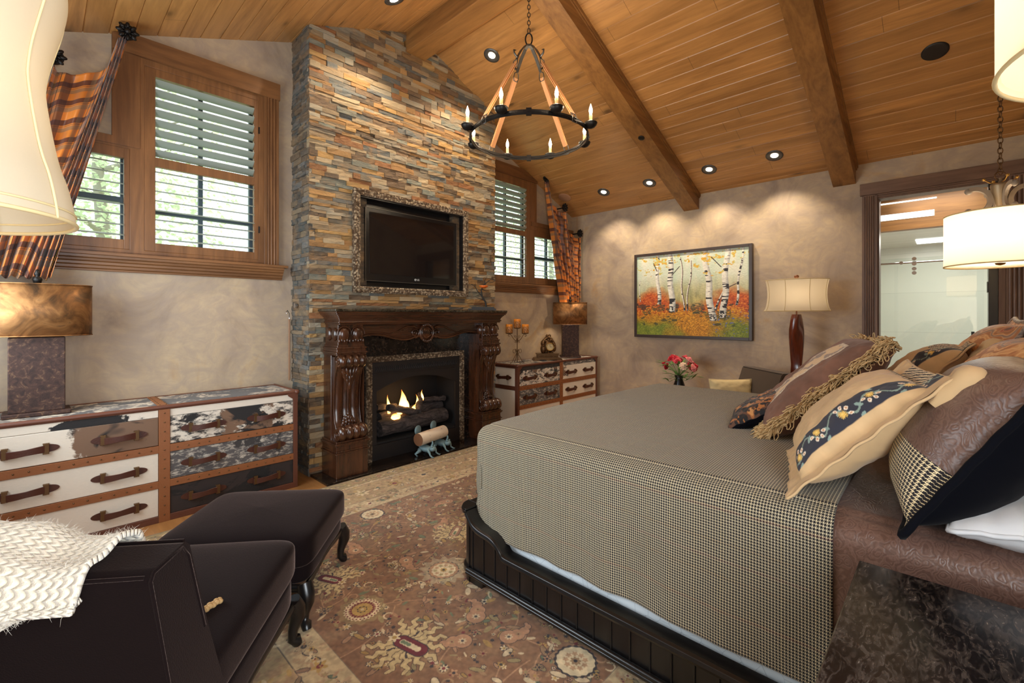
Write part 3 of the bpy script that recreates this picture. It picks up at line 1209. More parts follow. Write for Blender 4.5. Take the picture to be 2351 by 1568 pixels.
yprof = [(.34, 3.90), (.40, 3.885), (.44, 3.90), (.5, 3.935), (.6, 3.955), (.75, 3.95), (.9, 3.93), (1.0, 3.89), (1.08, 3.865)]
for xc in (1.95, 3.67):
    p = MB()
    p.box(xc - .135, xc + .135, 3.985, 4.13, .34, 1.10)
    ps = p.build('pilaster', M['mantel'], mt, bevel=0.006)
    q = MB()
    q.box(xc - .15, xc + .15, 3.845, 4.13, .022, .235)
    for z0_, z1_, ov in ((.235, .245, .012), (.245, .262, .0), (.262, .30, -.004), (.30, .312, .006), (.312, .328, .014), (.328, .345, .0)):
        q.box(xc - .15 - ov, xc + .15 + ov, 3.845 - ov, 4.13, z0_, z1_)
    q.build('plinth', M['mantel'], ps, bevel=0.004)
    q = MB()

    def sh(u, v_):
        z = lerp(.36, 1.08, v_)
        x = xc + (u - .5) * .23 * (1 + .10 * smooth(abs(v_ - .5) * 2))
        y = interp(z, yprof) - .014 * abs(sin(u * pi * 3)) ** .7
        return (x, y, z)
    q.grid(sh, 36, 30)
    for sx in (-1, 1):
        for i in range(12):
            pass
    # scroll side walls
    poly = [(y, z) for z, y in yprof]
    poly = [(y + .004, z) for y, z in poly] + [(4.02, 1.08), (4.02, .34)]
    q.prism(poly, 'x', xc - .115, xc + .115)
    ribbed(q, xc, .25, 3.868, 1.045, .066, 4)
    ribbed(q, xc, .26, 3.862, .412, .068, 4)
    for sx in (-1, 1):
        q.tube(spiral((xc + sx * .126, 3.868, 1.055), .052, 1.6, 1, 'x'), .006, 6)
        q.tube(spiral((xc + sx * .131, 3.862, .405), .056, 1.6, -1, 'x'), .006, 6)
        q.tube([(xc + sx * .122, interp(z, yprof) - .002, z) for z in [.42 + i * .04 for i in range(16)]], .007, 6)
    q.tube([(xc, interp(z, yprof) - .018, z) for z in [.5 + i * .03 for i in range(13)]], .011, 8)
    q.build('corbel', M['mantel'], ps)
    q = MB()
    leaf_cluster(q, xc, 3.905, 1.0, .17, .15, True)
    q.build('acanthus_carving', M['mantel'], ps)
    q = MB()
    leaf_cluster(q, xc, 3.93, .47, .09, .13, False)
    q.build('acanthus_carving', M['mantel'], ps)
    q = MB()
    for z0_, z1_, ov in ((1.10, 1.115, .008), (1.115, 1.13, .016), (1.13, 1.155, .004), (1.155, 1.17, .010), (1.17, 1.19, -.004), (1.19, 1.37, -.014)):
        q.box(xc - .132 - ov, xc + .132 + ov, 3.865 - ov, 4.13, z0_, z1_)
    for dx in (-.065, .065):
        q.ell((xc + dx, 3.875, 1.285), .052, .03, .062)
        q.tube([(xc + dx + .064 * cos(a), 3.868, 1.285 + .072 * sin(a)) for a in [i * pi / 12 for i in range(13)]], .007, 6)
        for j in range(5):
            q.ell((xc + dx + (j - 2) * .024, 3.865, 1.225 + .006 * (j % 2)), .011, .012, .018, 8, 6)
    for sx in (-1,):
        for dy in (3.93, 4.04):
            q.ell((xc - .118, dy, 1.285), .03, .045, .06)
    q.build('capital', M['mantel'], ps, bevel=0.003)

fz = [(2.08, 1.245), (2.2, 1.262), (2.32, 1.25), (2.45, 1.212), (2.55, 1.196), (2.64, 1.205), (2.70, 1.235), (2.81, 1.21)]
fl = fz + [(5.62 - x, z) for x, z in fz[::-1][1:]]
xs = [2.06 + i * .015 for i in range(101)]
edge = [(x, interp(x, fl)) for x in xs]
# smooth the polyline
for _ in range(6):
    edge = [edge[0]] + [(b[0], (a[1] + b[1] * 2 + c[1]) / 4) for a, b, c in zip(edge, edge[1:], edge[2:])] + [edge[-1]]
mb = MB()
for (xa, za), (xb, zb) in zip(edge, edge[1:]):
    mb.add([(xa, 3.95, za), (xb, 3.95, zb), (xb, 3.95, 1.37), (xa, 3.95, 1.37), (xa, 4.02, za), (xb, 4.02, zb)], [(0, 1, 2, 3), (0, 4, 5, 1)])
mb.box(2.06, 3.56, 4.0, 4.10, 1.30, 1.372)
fr = mb.build('frieze', M['mantel_x'], mt)
mb = MB()
mb.tube([(x, 3.945, z + .012) for x, z in edge], .011, 8)
mb.tube([(x, 3.945, z + .036) for x, z in edge], .006, 6)
for sx in (-1, 1):
    c = (2.81 + sx * .135, 3.942, 1.275)
    mb.tube(spiral(c, .052, 1.7, -sx, 'y', a0=(-pi / 2)), .009, 8)
    mb.tube([(c[0] - sx * .03 + sx * .0, 3.94, 1.325), (c[0] + sx * .02, 3.94, 1.345), (c[0] + sx * .10, 3.945, 1.338), (c[0] + sx * .19, 3.947, 1.30), (c[0] + sx * .3, 3.948, 1.27)], [.012, .013, .011, .008, .004], 8)
mb.build('frieze_moulding', M['mantel_x'], fr)
mb = MB()
mb.ell((2.81, 3.945, 1.275), .075, .028, .082, 24, 12)
mb.tube([(2.81 + .082 * cos(a), 3.925, 1.275 + .09 * sin(a)) for a in [i * 2 * pi / 32 for i in range(32)]], .014, 8, closed=True)
mb.tube([(2.81 + .055 * cos(a) * (1 + .08 * cos(4 * a)), 3.918, 1.275 + .05 * sin(a) * (1 + .12 * cos(3 * a))) for a in [i * 2 * pi / 32 for i in range(32)]], .006, 6, closed=True)
for a in range(6):
    mb.ell((2.81 + (a - 2.5) * .018, 3.92, 1.365 - abs(a - 2.5) * .006), .012, .014, .02, 8, 6)
    mb.ell((2.81 + (a - 2.5) * .018, 3.92, 1.183 + abs(a - 2.5) * .006), .012, .014, .016, 8, 6)
mb.build('cartouche', M['mantel_x'], fr)

mb = MB()
mb.box(2.06, 2.205, 4.085, 4.17, .022, 1.30)
mb.box(3.43, 3.56, 4.085, 4.17, .022, 1.30)
mb.box(2.205, 3.43, 4.085, 4.17, 1.05, 1.30)
su = mb.build('marble_surround', M['marble'], mt)
for a in ((2.0865, 2.096), (3.524, 3.5335)):
    mb = MB()
    mb.box(a[0], a[1], 3.91, 4.12, .024, 1.24)
    mb.build('inner_return', M['mantel'], mt)


def ornate_frame(mb, x0, x1, z0_, z1_, w, yf, yb, bottom=True, seed=1):
    """picture frame with densely carved foliage beads"""
    r = random.Random(seed)
    mb.box(x0, x0 + w, yf, yb, z0_, z1_)
    mb.box(x1 - w, x1, yf, yb, z0_, z1_)
    mb.box(x0 + w, x1 - w, yf, yb, z1_ - w, z1_)
    if bottom:
        mb.box(x0 + w, x1 - w, yf, yb, z0_, z0_ + w)
    segs = [((x0 + w / 2, z0_), (x0 + w / 2, z1_)), ((x1 - w / 2, z0_), (x1 - w / 2, z1_)), ((x0, z1_ - w / 2), (x1, z1_ - w / 2))]
    if bottom:
        segs.append(((x0, z0_ + w / 2), (x1, z0_ + w / 2)))
    for (a, b) in segs:
        L = sqrt((b[0] - a[0]) ** 2 + (b[1] - a[1]) ** 2)
        n = int(L / .017)
        hor = abs(b[0] - a[0]) > abs(b[1] - a[1])
        for i in range(n):
            t = (i + .5) / n
            for k in range(2):
                o = (k - .5) * w * .5 + r.uniform(-.004, .004)
                x, z = lerp(a[0], b[0], t), lerp(a[1], b[1], t)
                if hor:
                    z += o
                else:
                    x += o
                ang = r.uniform(-1, 1) + (0.8 if (i + k) % 2 else -.8)
                mb.ell((x, yf, z), .011, .009, .0055, 6, 4, Matrix.Rotation(ang, 4, 'Y'))


mb = MB()
ornate_frame(mb, 2.205, 3.432, .022, 1.05, .058, 4.06, 4.09, False, 4)
mb.build('ornate_metal_trim', M['ornate'], mt)

# gas fireplace insert
fi = thing_w('fireplace_insert', 'black gas fireplace insert with arched opening, lit logs and flames', 'fireplace', (2.815, 4.2, 0.022))
M['fb'] = plain('firebox_black', lin((30, 26, 26)), 0.5)
M['fbi'] = plain('firebox_inside', lin((26, 23, 22)), 0.85, bump=(20, .4))
mb = MB()
mb.box(2.263, 3.374, 4.075, 4.10, .865, .992)
mb.box(2.263, 3.374, 4.075, 4.10, .022, .17)
pts = [(2.285, .175), (2.285, .72)]
for i in range(25):
    x = 2.32 + (3.318 - 2.32) * i / 24
    pts.append((x, .70 + .115 * (1 - ((x - 2.819) / .499) ** 2)))
pts += [(3.35, .70), (3.35, .175)]
outer = [(2.263, .17), (2.263, .862), (3.374, .862), (3.374, .17)]
# face plate around the arch
for (a, b) in zip(pts[2:-2], pts[3:-2]):
    mb.add([(a[0], 4.08, a[1]), (b[0], 4.08, b[1]), (b[0], 4.08, .862), (a[0], 4.08, .862), (a[0], 4.10, a[1]), (b[0], 4.10, b[1])], [(0, 1, 2, 3), (0, 4, 5, 1)])
mb.box(2.263, 2.32, 4.08, 4.1, .17, .862)
mb.box(3.318, 3.374, 4.08, 4.1, .17, .862)
mb.build('face_plate', M['fb'], fi)
mb = MB()
for z in (.9, .93, .96):
    pass
r = random.Random(3)
for i in range(44):
    x = 2.31 + i * .0235
    mb.tube([(x, 4.072, .90), (x + .012, 4.068, .925), (x - .002, 4.072, .95)], .004, 5)
mb.tube([(2.29, 4.072, .885), (3.35, 4.072, .885)], .004, 5)
mb.build('embossed_band', M['fb'], fi)
mb = MB()
mb.box(2.28, 3.36, 4.48, 4.50, .03, .95)
mb.box(2.275, 2.285, 4.1, 4.5, .03, .95)
mb.box(3.355, 3.362, 4.1, 4.5, .03, .95)
mb.box(2.28, 3.36, 4.1, 4.5, .94, .95)
mb.box(2.28, 3.36, 4.1, 4.5, .03, .19)
mb.build('firebox', M['fbi'], fi)
lg_ = NT('charred_log')
a_ = lg_.noise(lg_.map(lg_.obj(), (.3, 1, 1)), 26, 6, .7, 1)
M['char'] = lg_.out(base=lg_.ramp(a_, [(.35, lin((24, 20, 20))), (.6, lin((84, 74, 72))), (.75, lin((140, 124, 112)))]), rough=.9, normal=lg_.bump(a_, 1, .02))
for p0, p1, r0 in (((2.40, 4.19, .30), (3.26, 4.21, .31), .085), ((2.48, 4.32, .36), (3.3, 4.36, .40), .07), ((2.50, 4.17, .50), (2.86, 4.2, .40), .038), ((2.88, 4.18, .40), (3.02, 4.34, .56), .036),
                   ((3.0, 4.30, .50), (3.3, 4.26, .49), .03), ((2.44, 4.3, .50), (2.7, 4.34, .47), .035)):
    mb = MB()
    p0, p1 = Vector(p0), Vector(p1)
    n = 12
    mb.tube([p0.lerp(p1, i / n) + Vector((0, 0, r.uniform(-.006, .006))) for i in range(n + 1)], [r0 * r.uniform(.9, 1.08) for _ in range(n + 1)], 12)
    mb.build('log', M['char'], fi)
fe = NT('flame')
oz = fe.sep(fe.n('TexCoord').outputs['Generated'])[2]
em = fe.n('Emission', {'Color': fe.ramp(oz, [(0, (1, .30, .05)), (.25, (1, .62, .2)), (.6, (1, .5, .12)), (1, (.9, .2, .02))]), 'Strength': 5.0})
tp = fe.n('BsdfTransparent')
lw = fe.n('LayerWeight', {'Blend': .35})
mx = fe.n('MixShader', {0: fe.ma('MULTIPLY', fe.ma('SUBTRACT', 1.0, lw.outputs[1]), fe.ramp(oz, [(0, .9), (.6, .8), (1, .15)])), 1: tp.outputs[0], 2: em.outputs[0]})
fe.t.links.new(mx.outputs[0], fe.t.nodes['Material Output'].inputs[0])
M['flame'] = fe.m
for x, y, z, h, w in ((2.72, 4.24, .42, .24, .05), (2.76, 4.25, .42, .17, .045), (2.56, 4.25, .42, .20, .022), (2.68, 4.23, .40, .12, .04), (2.92, 4.27, .43, .15, .016), (3.0, 4.27, .5, .12, .014),
                      (2.60, 4.18, .37, .06, .06), (2.84, 4.2, .40, .09, .03)):
    mb = MB()
    n = 14
    pts_ = [(x + .02 * sin(4 * i / n + x * 30) * (i / n), y, z + h * i / n) for i in range(n + 1)]
    rr = [max(.0008, w * sin(pi * min(1, .25 + .75 * i / n)) ** 1.2 * (1 - .35 * i / n)) for i in range(n + 1)]
    mb.tube(pts_, rr, 10)
    mb.build('flame', M['flame'], fi)
light('fire_glow', 'POINT', (2.72, 4.22, .56), 2.2, (1, .5, .18), size=.06)

# birch log held by two verdigris frogs on the hearth
bt = NT('birch_bark')
n1 = bt.noise(bt.map(bt.obj(), (1, 9, 9)), 9, 5, .6)
n2 = bt.noise(bt.map(bt.obj(), (9, 1, 1)), 5, 3)
M['birch'] = bt.out(base=bt.mix(bt.ramp(bt.ma('MULTIPLY', n1, n2), [(.36, 0.), (.40, .8)]), lin((226, 208, 184)), lin((120, 96, 80))), rough=.6)
M['cutwood'] = plain('cut_wood', lin((120, 78, 48)), .8)
la, lb_ = Vector((2.665, 3.87, .195)), Vector((3.05, 3.95, .20))
d = (lb_ - la).normalized()
lo = thing_w('birch_log', 'white birch log resting across the two frog andirons', 'log', tuple(la))
mb = MB()
mb.tube([la + (lb_ - la) * i / 10 for i in range(11)], .064, 20, cap=False)
mb.build('bark', M['birch'], lo)
mb = MB()
mb.tube([la - d * .001, la + d * .004], .063, 20)
mb.build('cut_end', M['cutwood'], lo)
mb = MB()
mb.tube([lb_ - d * .004, lb_ + d * .001], .063, 20)
mb.build('cut_end', M['cutwood'], lo)
for k, (x, y, rz) in enumerate(((2.76, 3.875, -1.2), (3.00, 3.935, -1.2))):
    fg = thing('frog_andiron', ['verdigris frog figurine holding the sawn left end of the birch log', 'verdigris frog figurine holding the right end of the birch log'][k], 'figurine', (x, y, .022), rz, 'frog figurines on the hearth')
    # local +x faces the room
    mb = MB()
    mb.ell((.0, 0, .068), .075, .05, .036, 16, 10, Matrix.Rotation(.18, 4, 'Y'))
    mb.ell((.085, 0, .072), .036, .038, .028, 14, 10)
    for sy in (-1, 1):
        mb.ell((.09, sy * .022, .098), .011, n=10, m=8)
        mb.tube([(.05, sy * .035, .06), (.085, sy * .06, .045), (.09, sy * .055, .02), (.115, sy * .06, .006)], [.016, .012, .009, .008], 8)
        mb.tube([(-.05, sy * .035, .055), (-.02, sy * .075, .06), (-.07, sy * .08, .02), (-.04, sy * .09, .006)], [.022, .02, .012, .009], 8)
        for t in (-1, 0, 1):
            mb.tube([(.112, sy * .06, .006), (.132, sy * .06 + t * .012, .004)], .004, 5)
    mb.tube([(-.06, 0, .08), (-.085, 0, .16), (-.09, 0, .22)], [.02, .014, .01], 8)
    mb.ell((-.095, 0, .245), .018, .055, .05, 16, 10)
    mb.tube([(.07, 0, .09), (.085, 0, .13), (.08, 0, .15)], [.014, .01, .008], 8)
    mb.build('frog_body', M['pewter'], fg)

# television and its frame ---------------------------------------------
tf = thing_w('carved_wall_frame', 'ornate silver carved frame hung around the television on the stone', 'frame', (2.82, 4.13, 1.68))
mb = MB()
ornate_frame(mb, 2.10, 3.535, 1.675, 2.685, .062, 4.105, 4.15, True, 9)
mb.build('carved_frame', M['ornate'], tf)
mb = MB()
for a in ((2.16, 2.175, 1.735, 2.625), (3.46, 3.475, 1.735, 2.625), (2.16, 3.475, 1.735, 1.75), (2.16, 3.475, 2.61, 2.625)):
    mb.box(a[0], a[1], 4.13, 4.25, a[2], a[3])
mb.box(2.16, 3.475, 4.245, 4.25, 1.735, 2.625)
mb.build('black_liner', M['black'], tf)
tv = thing_w('television', 'black flat screen television inside the carved silver frame', 'television', (2.83, 4.2, 1.83))
mb = MB()
mb.box(2.245, 3.40, 4.165, 4.23, 1.80, 2.53)
mb.build('casing', M['black'], tv, bevel=0.006)
mb = MB()
mb.box(2.29, 3.355, 4.162, 4.166, 1.875, 2.49)
mb.build('screen', M['screen'], tv)
mb = MB()
for a in ((2.243, 2.25, 1.798, 2.532), (3.396, 3.402, 1.798, 2.532), (2.25, 3.396, 1.798, 1.804), (2.25, 3.396, 2.527, 2.532)):
    mb.box(a[0], a[1], 4.160, 4.17, a[2], a[3])
mb.build('edge_trim', M['iron_lt'], tv)


def text(s, size, loc, rot, mat, parent, ext=.0006, name='lettering'):
    c = bpy.data.curves.new(name, 'FONT')
    c.body = s
    c.size = size
    c.extrude = ext
    c.align_x = 'CENTER'
    c.align_y = 'CENTER'
    o = bpy.data.objects.new(name, c)
    COL.objects.link(o)
    dg = bpy.context.evaluated_depsgraph_get()
    me = bpy.data.meshes.new_from_object(o.evaluated_get(dg))
    bpy.data.objects.remove(o)
    me.materials.append(mat)
    o = bpy.data.objects.new(name, me)
    COL.objects.link(o)
    if parent:
        o.parent = parent
        if parent.name in WPAR:
            o.matrix_parent_inverse = Matrix.Translation(-parent.location)
    o.location = loc
    o.rotation_euler = rot
    return o


M['logo'] = plain('logo_silver', (.7, .7, .7), .4)
lg = text('LG', .028, (2.865, 4.161, 1.838), (pi / 2, 0, 0), M['logo'], tv)
lg.name = 'logo'
mb = MB()
mb.tube([(2.83 + .010 * cos(a), 4.161, 1.838 + .010 * sin(a)) for a in [i * pi / 10 for i in range(19)]], .0018, 6)
mb.box(2.829, 2.831, 4.160, 4.162, 1.832, 1.844)
mb.box(2.829, 2.835, 4.160, 4.162, 1.831, 1.833)
mb.ell((2.8265, 4.161, 1.843), .0015)
mb.build('logo', M['logo'], tv)

# ================================================================ COWHIDE TRUNK DRESSERS
DZ = [(.54, .735), (.29, .487), (.045, .24)]
RZs = [(.487, .538), (.24, .289)]


def handle(T, parent, side=False):
    """leather strap pull, local: x along pull, -y outwards"""
    mb = MB(T)
    L = .145
    for s_ in (-1, 1):
        o = []
        for i in range(13):
            a = pi * i / 12
            o.append((s_ * (.085 + .06 * sin(a)), .024 * cos(a)))
        if s_ < 0:
            o = o[::-1]
        mb.prism([(p[0], p[1]) for p in o], 'y', -.006, 0)
    pts_ = [(x, -.012 - .020 * (1 - (x / .1) ** 2) if abs(x) < .1 else -.012, -.004 + 0.004 * sin(x * 20)) for x in [(-.1 + .2 * i / 14) for i in range(15)]]
    mb.strap(pts_, [.036 + .010 * abs(p[0]) / .1 for p in pts_], .006, (0, 0, 1))
    h = mb.build('handle', M['leather_d'], parent, bevel=0.0015, seg=1)
    for s_ in (-1, 1):
        mb = MB(T)
        for z in (-.029, .029):
            mb.box(s_ * .085 - .014, s_ * .085 + .014, -.018, 0, z - .003, z + .003)
            for dx in (-.01, 0, .01):
                mb.ell((s_ * .085 + dx, -.018, z), .004, n=6, m=4)
        mb.box(s_ * .085 - .012, s_ * .085 + .012, -.022, -.018, -.03, .03)
        mb.build('buckle', M['bronze'], h)


def dresser(label, loc, hides, top, sides=('hide_white', 'hide_white')):
    t = thing('trunk_dresser', label, 'dresser', loc, 0)
    W_, D_ = .91, .52
    yf = -D_ / 2
    mb = MB()
    mb.box(-W_ + .02, W_ - .02, yf + .03, D_ / 2, .01, .80)
    mb.build('carcass', M['hide_white'], t)
    mb = MB()
    # leather edging: piping along the top, posts and base
    for y in (yf, ):
        mb.tube([(-W_, y + .008, .805), (W_, y + .008, .805)], .016, 10)
    mb.tube([(-W_ + .008, yf, .805), (-W_ + .008, D_ / 2, .805)], .016, 10)
    mb.tube([(W_ - .008, yf, .805), (W_ - .008, D_ / 2, .805)], .016, 10)
    mb.tube([(-W_, D_ / 2, .805), (W_, D_ / 2, .805)], .012, 8)
    mb.box(-W_, W_, yf, yf + .03, .788, .80)
    for x in (-W_, W_ - .035):
        mb.box(x, x + .035, yf - .002, yf + .05, 0, .80)
        mb.box(x, x + .035, D_ / 2 - .05, D_ / 2, 0, .80)
    mb.box(-W_, W_, yf - .002, yf + .03, 0, .045)
    for sx in (-1, 1):
        xa = sx * (W_ - .004)
        for z0_, z1_ in ((0, .045), (.487, .538) if sx < 0 else (.487, .538), (.77, .80)):
            mb.box(min(xa, xa - sx * .02), max(xa, xa - sx * .02), yf, D_ / 2, z0_, z1_)
        # stitched corner caps
        mb.prism([(sx * W_, .80), (sx * (W_ - .085), .80), (sx * (W_ - .075), .775), (sx * (W_ - .04), .75), (sx * (W_ - .03), .72), (sx * W_, .72)], 'y', yf - .006, yf)
        mb.ell((sx * (W_ - .006), yf + .006, .805), .022)
    mb.build('leather_edging', M['leather_r'], t, bevel=0.003)
    mb = MB()
    mb.box(-.032, .032, yf - .004, yf + .03, 0, .79)
    for x0_, x1_ in ((-W_ + .035, -.032), (.032, W_ - .035)):
        for z0_, z1_ in RZs:
            mb.box(x0_, x1_, yf - .003, yf + .03, z0_, z1_)
    mb.box(-.028, .028, yf + .02, D_ / 2, .80, .815)
    st_ = mb.build('leather_strap', M['leather'], t, bevel=0.002)
    nails = [(0, yf - .005, .05 + k * .065) for k in range(12)]
    nails += [(sx * (.075 + k * .0645), yf - .004, (z0_ + z1_) / 2) for sx in (-1, 1) for k in range(13) for z0_, z1_ in RZs]
    nails += [(dx, -.2 + k * .06, .816) for k in range(8) for dx in (-.018, .018)]
    mb = MB()
    mb.ell((0, 0, 0), .0052, n=8, m=5)
    nl = mb.build('nailhead', M['bronze'], st_)
    nl.location = nails[0]
    for p in nails[1:]:
        q = nl.copy()
        COL.objects.link(q)
        q.location = p
    mb = MB()
    mb.box(-W_ + .01, -.028, yf + .02, D_ / 2 - .01, .795, .811)
    mb.build('top_panel', M[top[0]], t, bevel=0.003)
    mb = MB()
    mb.box(.028, W_ - .01, yf + .02, D_ / 2 - .01, .795, .811)
    mb.build('top_panel', M[top[1]], t, bevel=0.003)
    k = 0
    for j, (x0_, x1_) in enumerate(((-W_ + .037, -.034), (.034, W_ - .037))):
        mb = MB()
        mb.box(x0_, x1_, yf + .006, yf + .03, .738, .79)
        mb.build('upper_panel', M[hides[j][0]], t, bevel=0.002)
        for i, (z0_, z1_) in enumerate(DZ):
            mb = MB()
            mb.box(x0_, x1_, yf + .003, yf + .03, z0_ + .002, z1_)
            dw = mb.build('drawer', M[hides[j][i + 1]], t, bevel=0.003)
            for sx in (-1, 1):
                handle(Matrix.Translation(((x0_ + x1_) / 2 + sx * .215, yf + .003, (z0_ + z1_) / 2)), dw)
    for sx, hm in ((-1, sides[0]), (1, sides[1])):
        for z0_, z1_ in ((.54, .768), (.047, .485)):
            mb = MB()
            xa = sx * (W_ - .006)
            mb.box(min(xa, xa - sx * .015), max(xa, xa - sx * .015), yf + .05, D_ / 2 - .05, z0_, z1_)
            sp = mb.build('side_panel', M[hm if z0_ > .3 else ('hide_side2' if sx < 0 else hm)], t, bevel=0.002)
            if z0_ > .3:
                handle(Matrix.Translation((sx * (W_ - .006), 0, .645)) @ Matrix.Rotation(-sx * -pi / 2, 4, 'Z'), sp)
    return t


M['hide_side2'] = hide('cowhide_white_grey_patch', WH, lin((70, 66, 66)), 0.6, 0, off=0.4)
dresser('long cowhide and leather trunk dresser under the left window', (.62, 4.25, 0),
        (('hide_spot', 'hide_brown', 'hide_white', 'hide_white'), ('hide_white', 'hide_mix', 'hide_grey', 'hide_dark')), ('hide_top', 'hide_top'))
dresser('cowhide and leather trunk dresser under the right window by the room corner', (5.16, 4.235, 0),
        (('hide_dark', 'hide_mix', 'hide_grey', 'hide_white'), ('hide_grey', 'hide_brown', 'hide_white', 'hide_white')), ('hide_top', 'hide_mix'))

# ================================================================ COPPER LAMPS
cp = NT('patinated_copper')
v_ = cp.noise(cp.obj(), 6, 5, .6, 1.0)
v2 = cp.noise(cp.obj(), 40, 4, .6)
M['copper'] = cp.out(base=cp.ramp(v_, [(.35, lin((84, 64, 46))), (.5, lin((140, 98, 60))), (.62, lin((176, 128, 80))), (.75, lin((104, 80, 60)))]), rough=cp.ramp(v2, [(.3, .42), (.7, .55)]), metal=.75)
rp = NT('rusted_metal')
v_ = rp.noise(rp.obj(), 28, 6, .7, .8)
M['rust'] = rp.out(base=rp.ramp(v_, [(.38, lin((46, 30, 26))), (.55, lin((70, 46, 38))), (.72, lin((120, 92, 66)))]), rough=.6, metal=.35)


def copper_lamp(label, loc, rz):
    t = thing('table_lamp', label, 'lamp', loc, rz, 'copper shade lamps on the dressers')
    mb = MB()
    mb.box(-.155, .155, -.10, .10, 0, .028)
    mb.build('base', M['rust'], t, bevel=0.006)
    mb = MB()
    mb.box(-.1275, .1275, -.075, .075, .028, .50)
    mb.build('body', M['rust'], t, bevel=0.004)
    mb = MB()
    mb.lathe([(1, .51), (1, .84)], n=48, sx=.262, sy=.15, cap=False)
    sh_ = mb.build('lamp_shade', M['copper'], t, solid=.004)
    mb = MB()
    for z in (.51, .84):
        mb = MB()
        mb.tube([(.262 * cos(a), .15 * sin(a), z) for a in [i * 2 * pi / 48 for i in range(48)]], .004, 6, closed=True)
        mb.build('rim', M['copper'], sh_)
    mb = MB()
    for a in (0, pi / 2, pi, 3 * pi / 2):
        mb.tube([(0, 0, .83), (.26 * cos(a), .148 * sin(a), .835)], .003, 5)
    mb.build('spider', M['copper'], sh_)
    mb = MB()
    mb.tube([(0, 0, .50), (0, 0, .85)], .008, 8)
    mb.lathe([(.006, .84), (.018, .85), (.024, .872), (.02, .885), (.008, .892), (.014, .902), (.016, .91), (.008, .935), (.0, .94)], n=16)
    mb.build('finial', M['iron'], t)
    return t


copper_lamp('rectangular rust metal lamp with oval copper shade on the long dresser, left', (0.0, 4.26, .812), 0)
copper_lamp('rectangular rust metal lamp with copper shade on the dresser by the room corner', (5.70, 4.22, .812), radians(-48))
light('copper_lamp_light', 'POINT', (5.70, 4.22, .812 + .66), 5, WARM, size=.05)

# candelabra ------------------------------------------------------------
ca = thing('candelabra', 'three-armed scrolled iron candelabra on the corner dresser', 'candelabra', (4.45, 4.17, .812), radians(-46))
mb = MB()
mb.tube([(0, 0, .02), (0, 0, .5)], .006, 8)
mb.lathe([(.012, .15), (.016, .165), (.01, .18)], n=12)
mb.lathe([(.01, .30), (.014, .32), (.01, .34)], n=12)
for a in range(4):
    th = a * pi / 2 + .4
    c_, s_ = cos(th), sin(th)
    mb.tube([(0, 0, .155), (c_ * .03, s_ * .03, .10), (c_ * .07, s_ * .07, .03), (c_ * .10, s_ * .10, .004)], .004, 6)
    mb.tube([(c_ * (.02 + .022 * (1 - cos(q)) * 1), s_ * (.02 + .022 * (1 - cos(q))), .165 + .026 * sin(q)) for q in [i * .4 for i in range(14)]], .003, 5)
mb.build('stem', M['bronze'], ca)
for k, (dx, z) in enumerate(((0, .475), (-.108, .405), (.108, .405))):
    if dx:
        s_ = 1 if dx > 0 else -1
        mb = MB()
        mb.tube([(0, 0, .30), (s_ * .02, 0, .30), (s_ * .05, 0, .33), (s_ * .085, 0, .385), (s_ * .108, 0, .395), (s_ * .122, 0, .375), (s_ * .112, 0, .36), (s_ * .10, 0, .372)], .0045, 6)
        mb.tube(spiral((s_ * .03, 0, .36), .02, 1.3, -s_, 'y', 24, -pi / 2), .003, 5)
        mb.tube(spiral((s_ * .022, 0, .29), .018, 1.3, s_, 'y', 24, pi / 2), .003, 5)
        mb.build('arm', M['bronze'], ca)
    mb = MB()
    mb.lathe([(.012, z - .012), (.045, z - .004), (.05, z + .002), (.045, z + .004)], c=(dx, 0, 0), n=20)
    mb.build('drip_plate', M['bronze'], ca)
cn = NT('mottled_orange_wax')
v_ = cn.noise(cn.obj(), 60, 4, .6, 1)
M['wax'] = cn.out(base=cn.mix(cn.ramp(cn.sep(cn.n('TexCoord').outputs['Generated'])[2], [(.6, 0.), (.85, 1.)]), cn.ramp(v_, [(.4, lin((120, 82, 46))), (.6, lin((206, 140, 76)))]), lin((230, 142, 40))), rough=.5)
for k, (dx, z) in enumerate(((0, .479), (-.108, .409), (.108, .409))):
    x = 4.45 + dx * cos(radians(-46))
    y = 4.17 + dx * sin(radians(-46))
    cdl = thing('candle', ['orange pillar candle on the tallest middle holder of the candelabra', 'orange pillar candle on the left arm of the candelabra', 'orange pillar candle on the right arm of the candelabra'][k], 'candle', (x, y, .812 + z), 0, 'pillar candles on the candelabra')
    mb = MB()
    mb.lathe([(.046, .0), (.048, .004), (.047, .106), (.043, .115), (.025, .108), (0, .106)], n=24)
    mb.build('wax', M['wax'], cdl)
    mb = MB()
    mb.tube([(0, 0, .10), (.001, 0, .125)], .0015, 5)
    mb.build('wick', M['iron'], cdl)

# mantel clock --------------------------------------------------------
ck = thing('clock', 'small carved bronze figural clock on a footed base on the corner dresser', 'clock', (5.08, 4.17, .812), radians(-40))
mb = MB()
mb.prism([(-.21, .0), (-.19, .035), (-.15, .045), (.15, .045), (.19, .035), (.21, .0), (.15, .0), (.12, .015), (.05, .015), (0, .0), (-.05, .015), (-.12, .015), (-.15, .0)], 'y', -.10, .10)
mb.box(-.145, .145, -.08, .08, .045, .085)
mb.box(-.155, .155, -.088, .088, .085, .10)
for i in range(14):
    mb.ell((-.13 + i * .02, -.082, .065), .008, .006, .012, 8, 5)
mb.build('base', M['bronze'], ck, bevel=0.003)
mb = MB()
r = random.Random(5)
mb.ell((.02, 0, .20), .08, .05, .10)
mb.ell((-.055, 0, .16), .045, .045, .07)
mb.ell((-.06, 0, .24), .035, .04, .045)
mb.ell((.10, -.01, .18), .03, .04, .06)
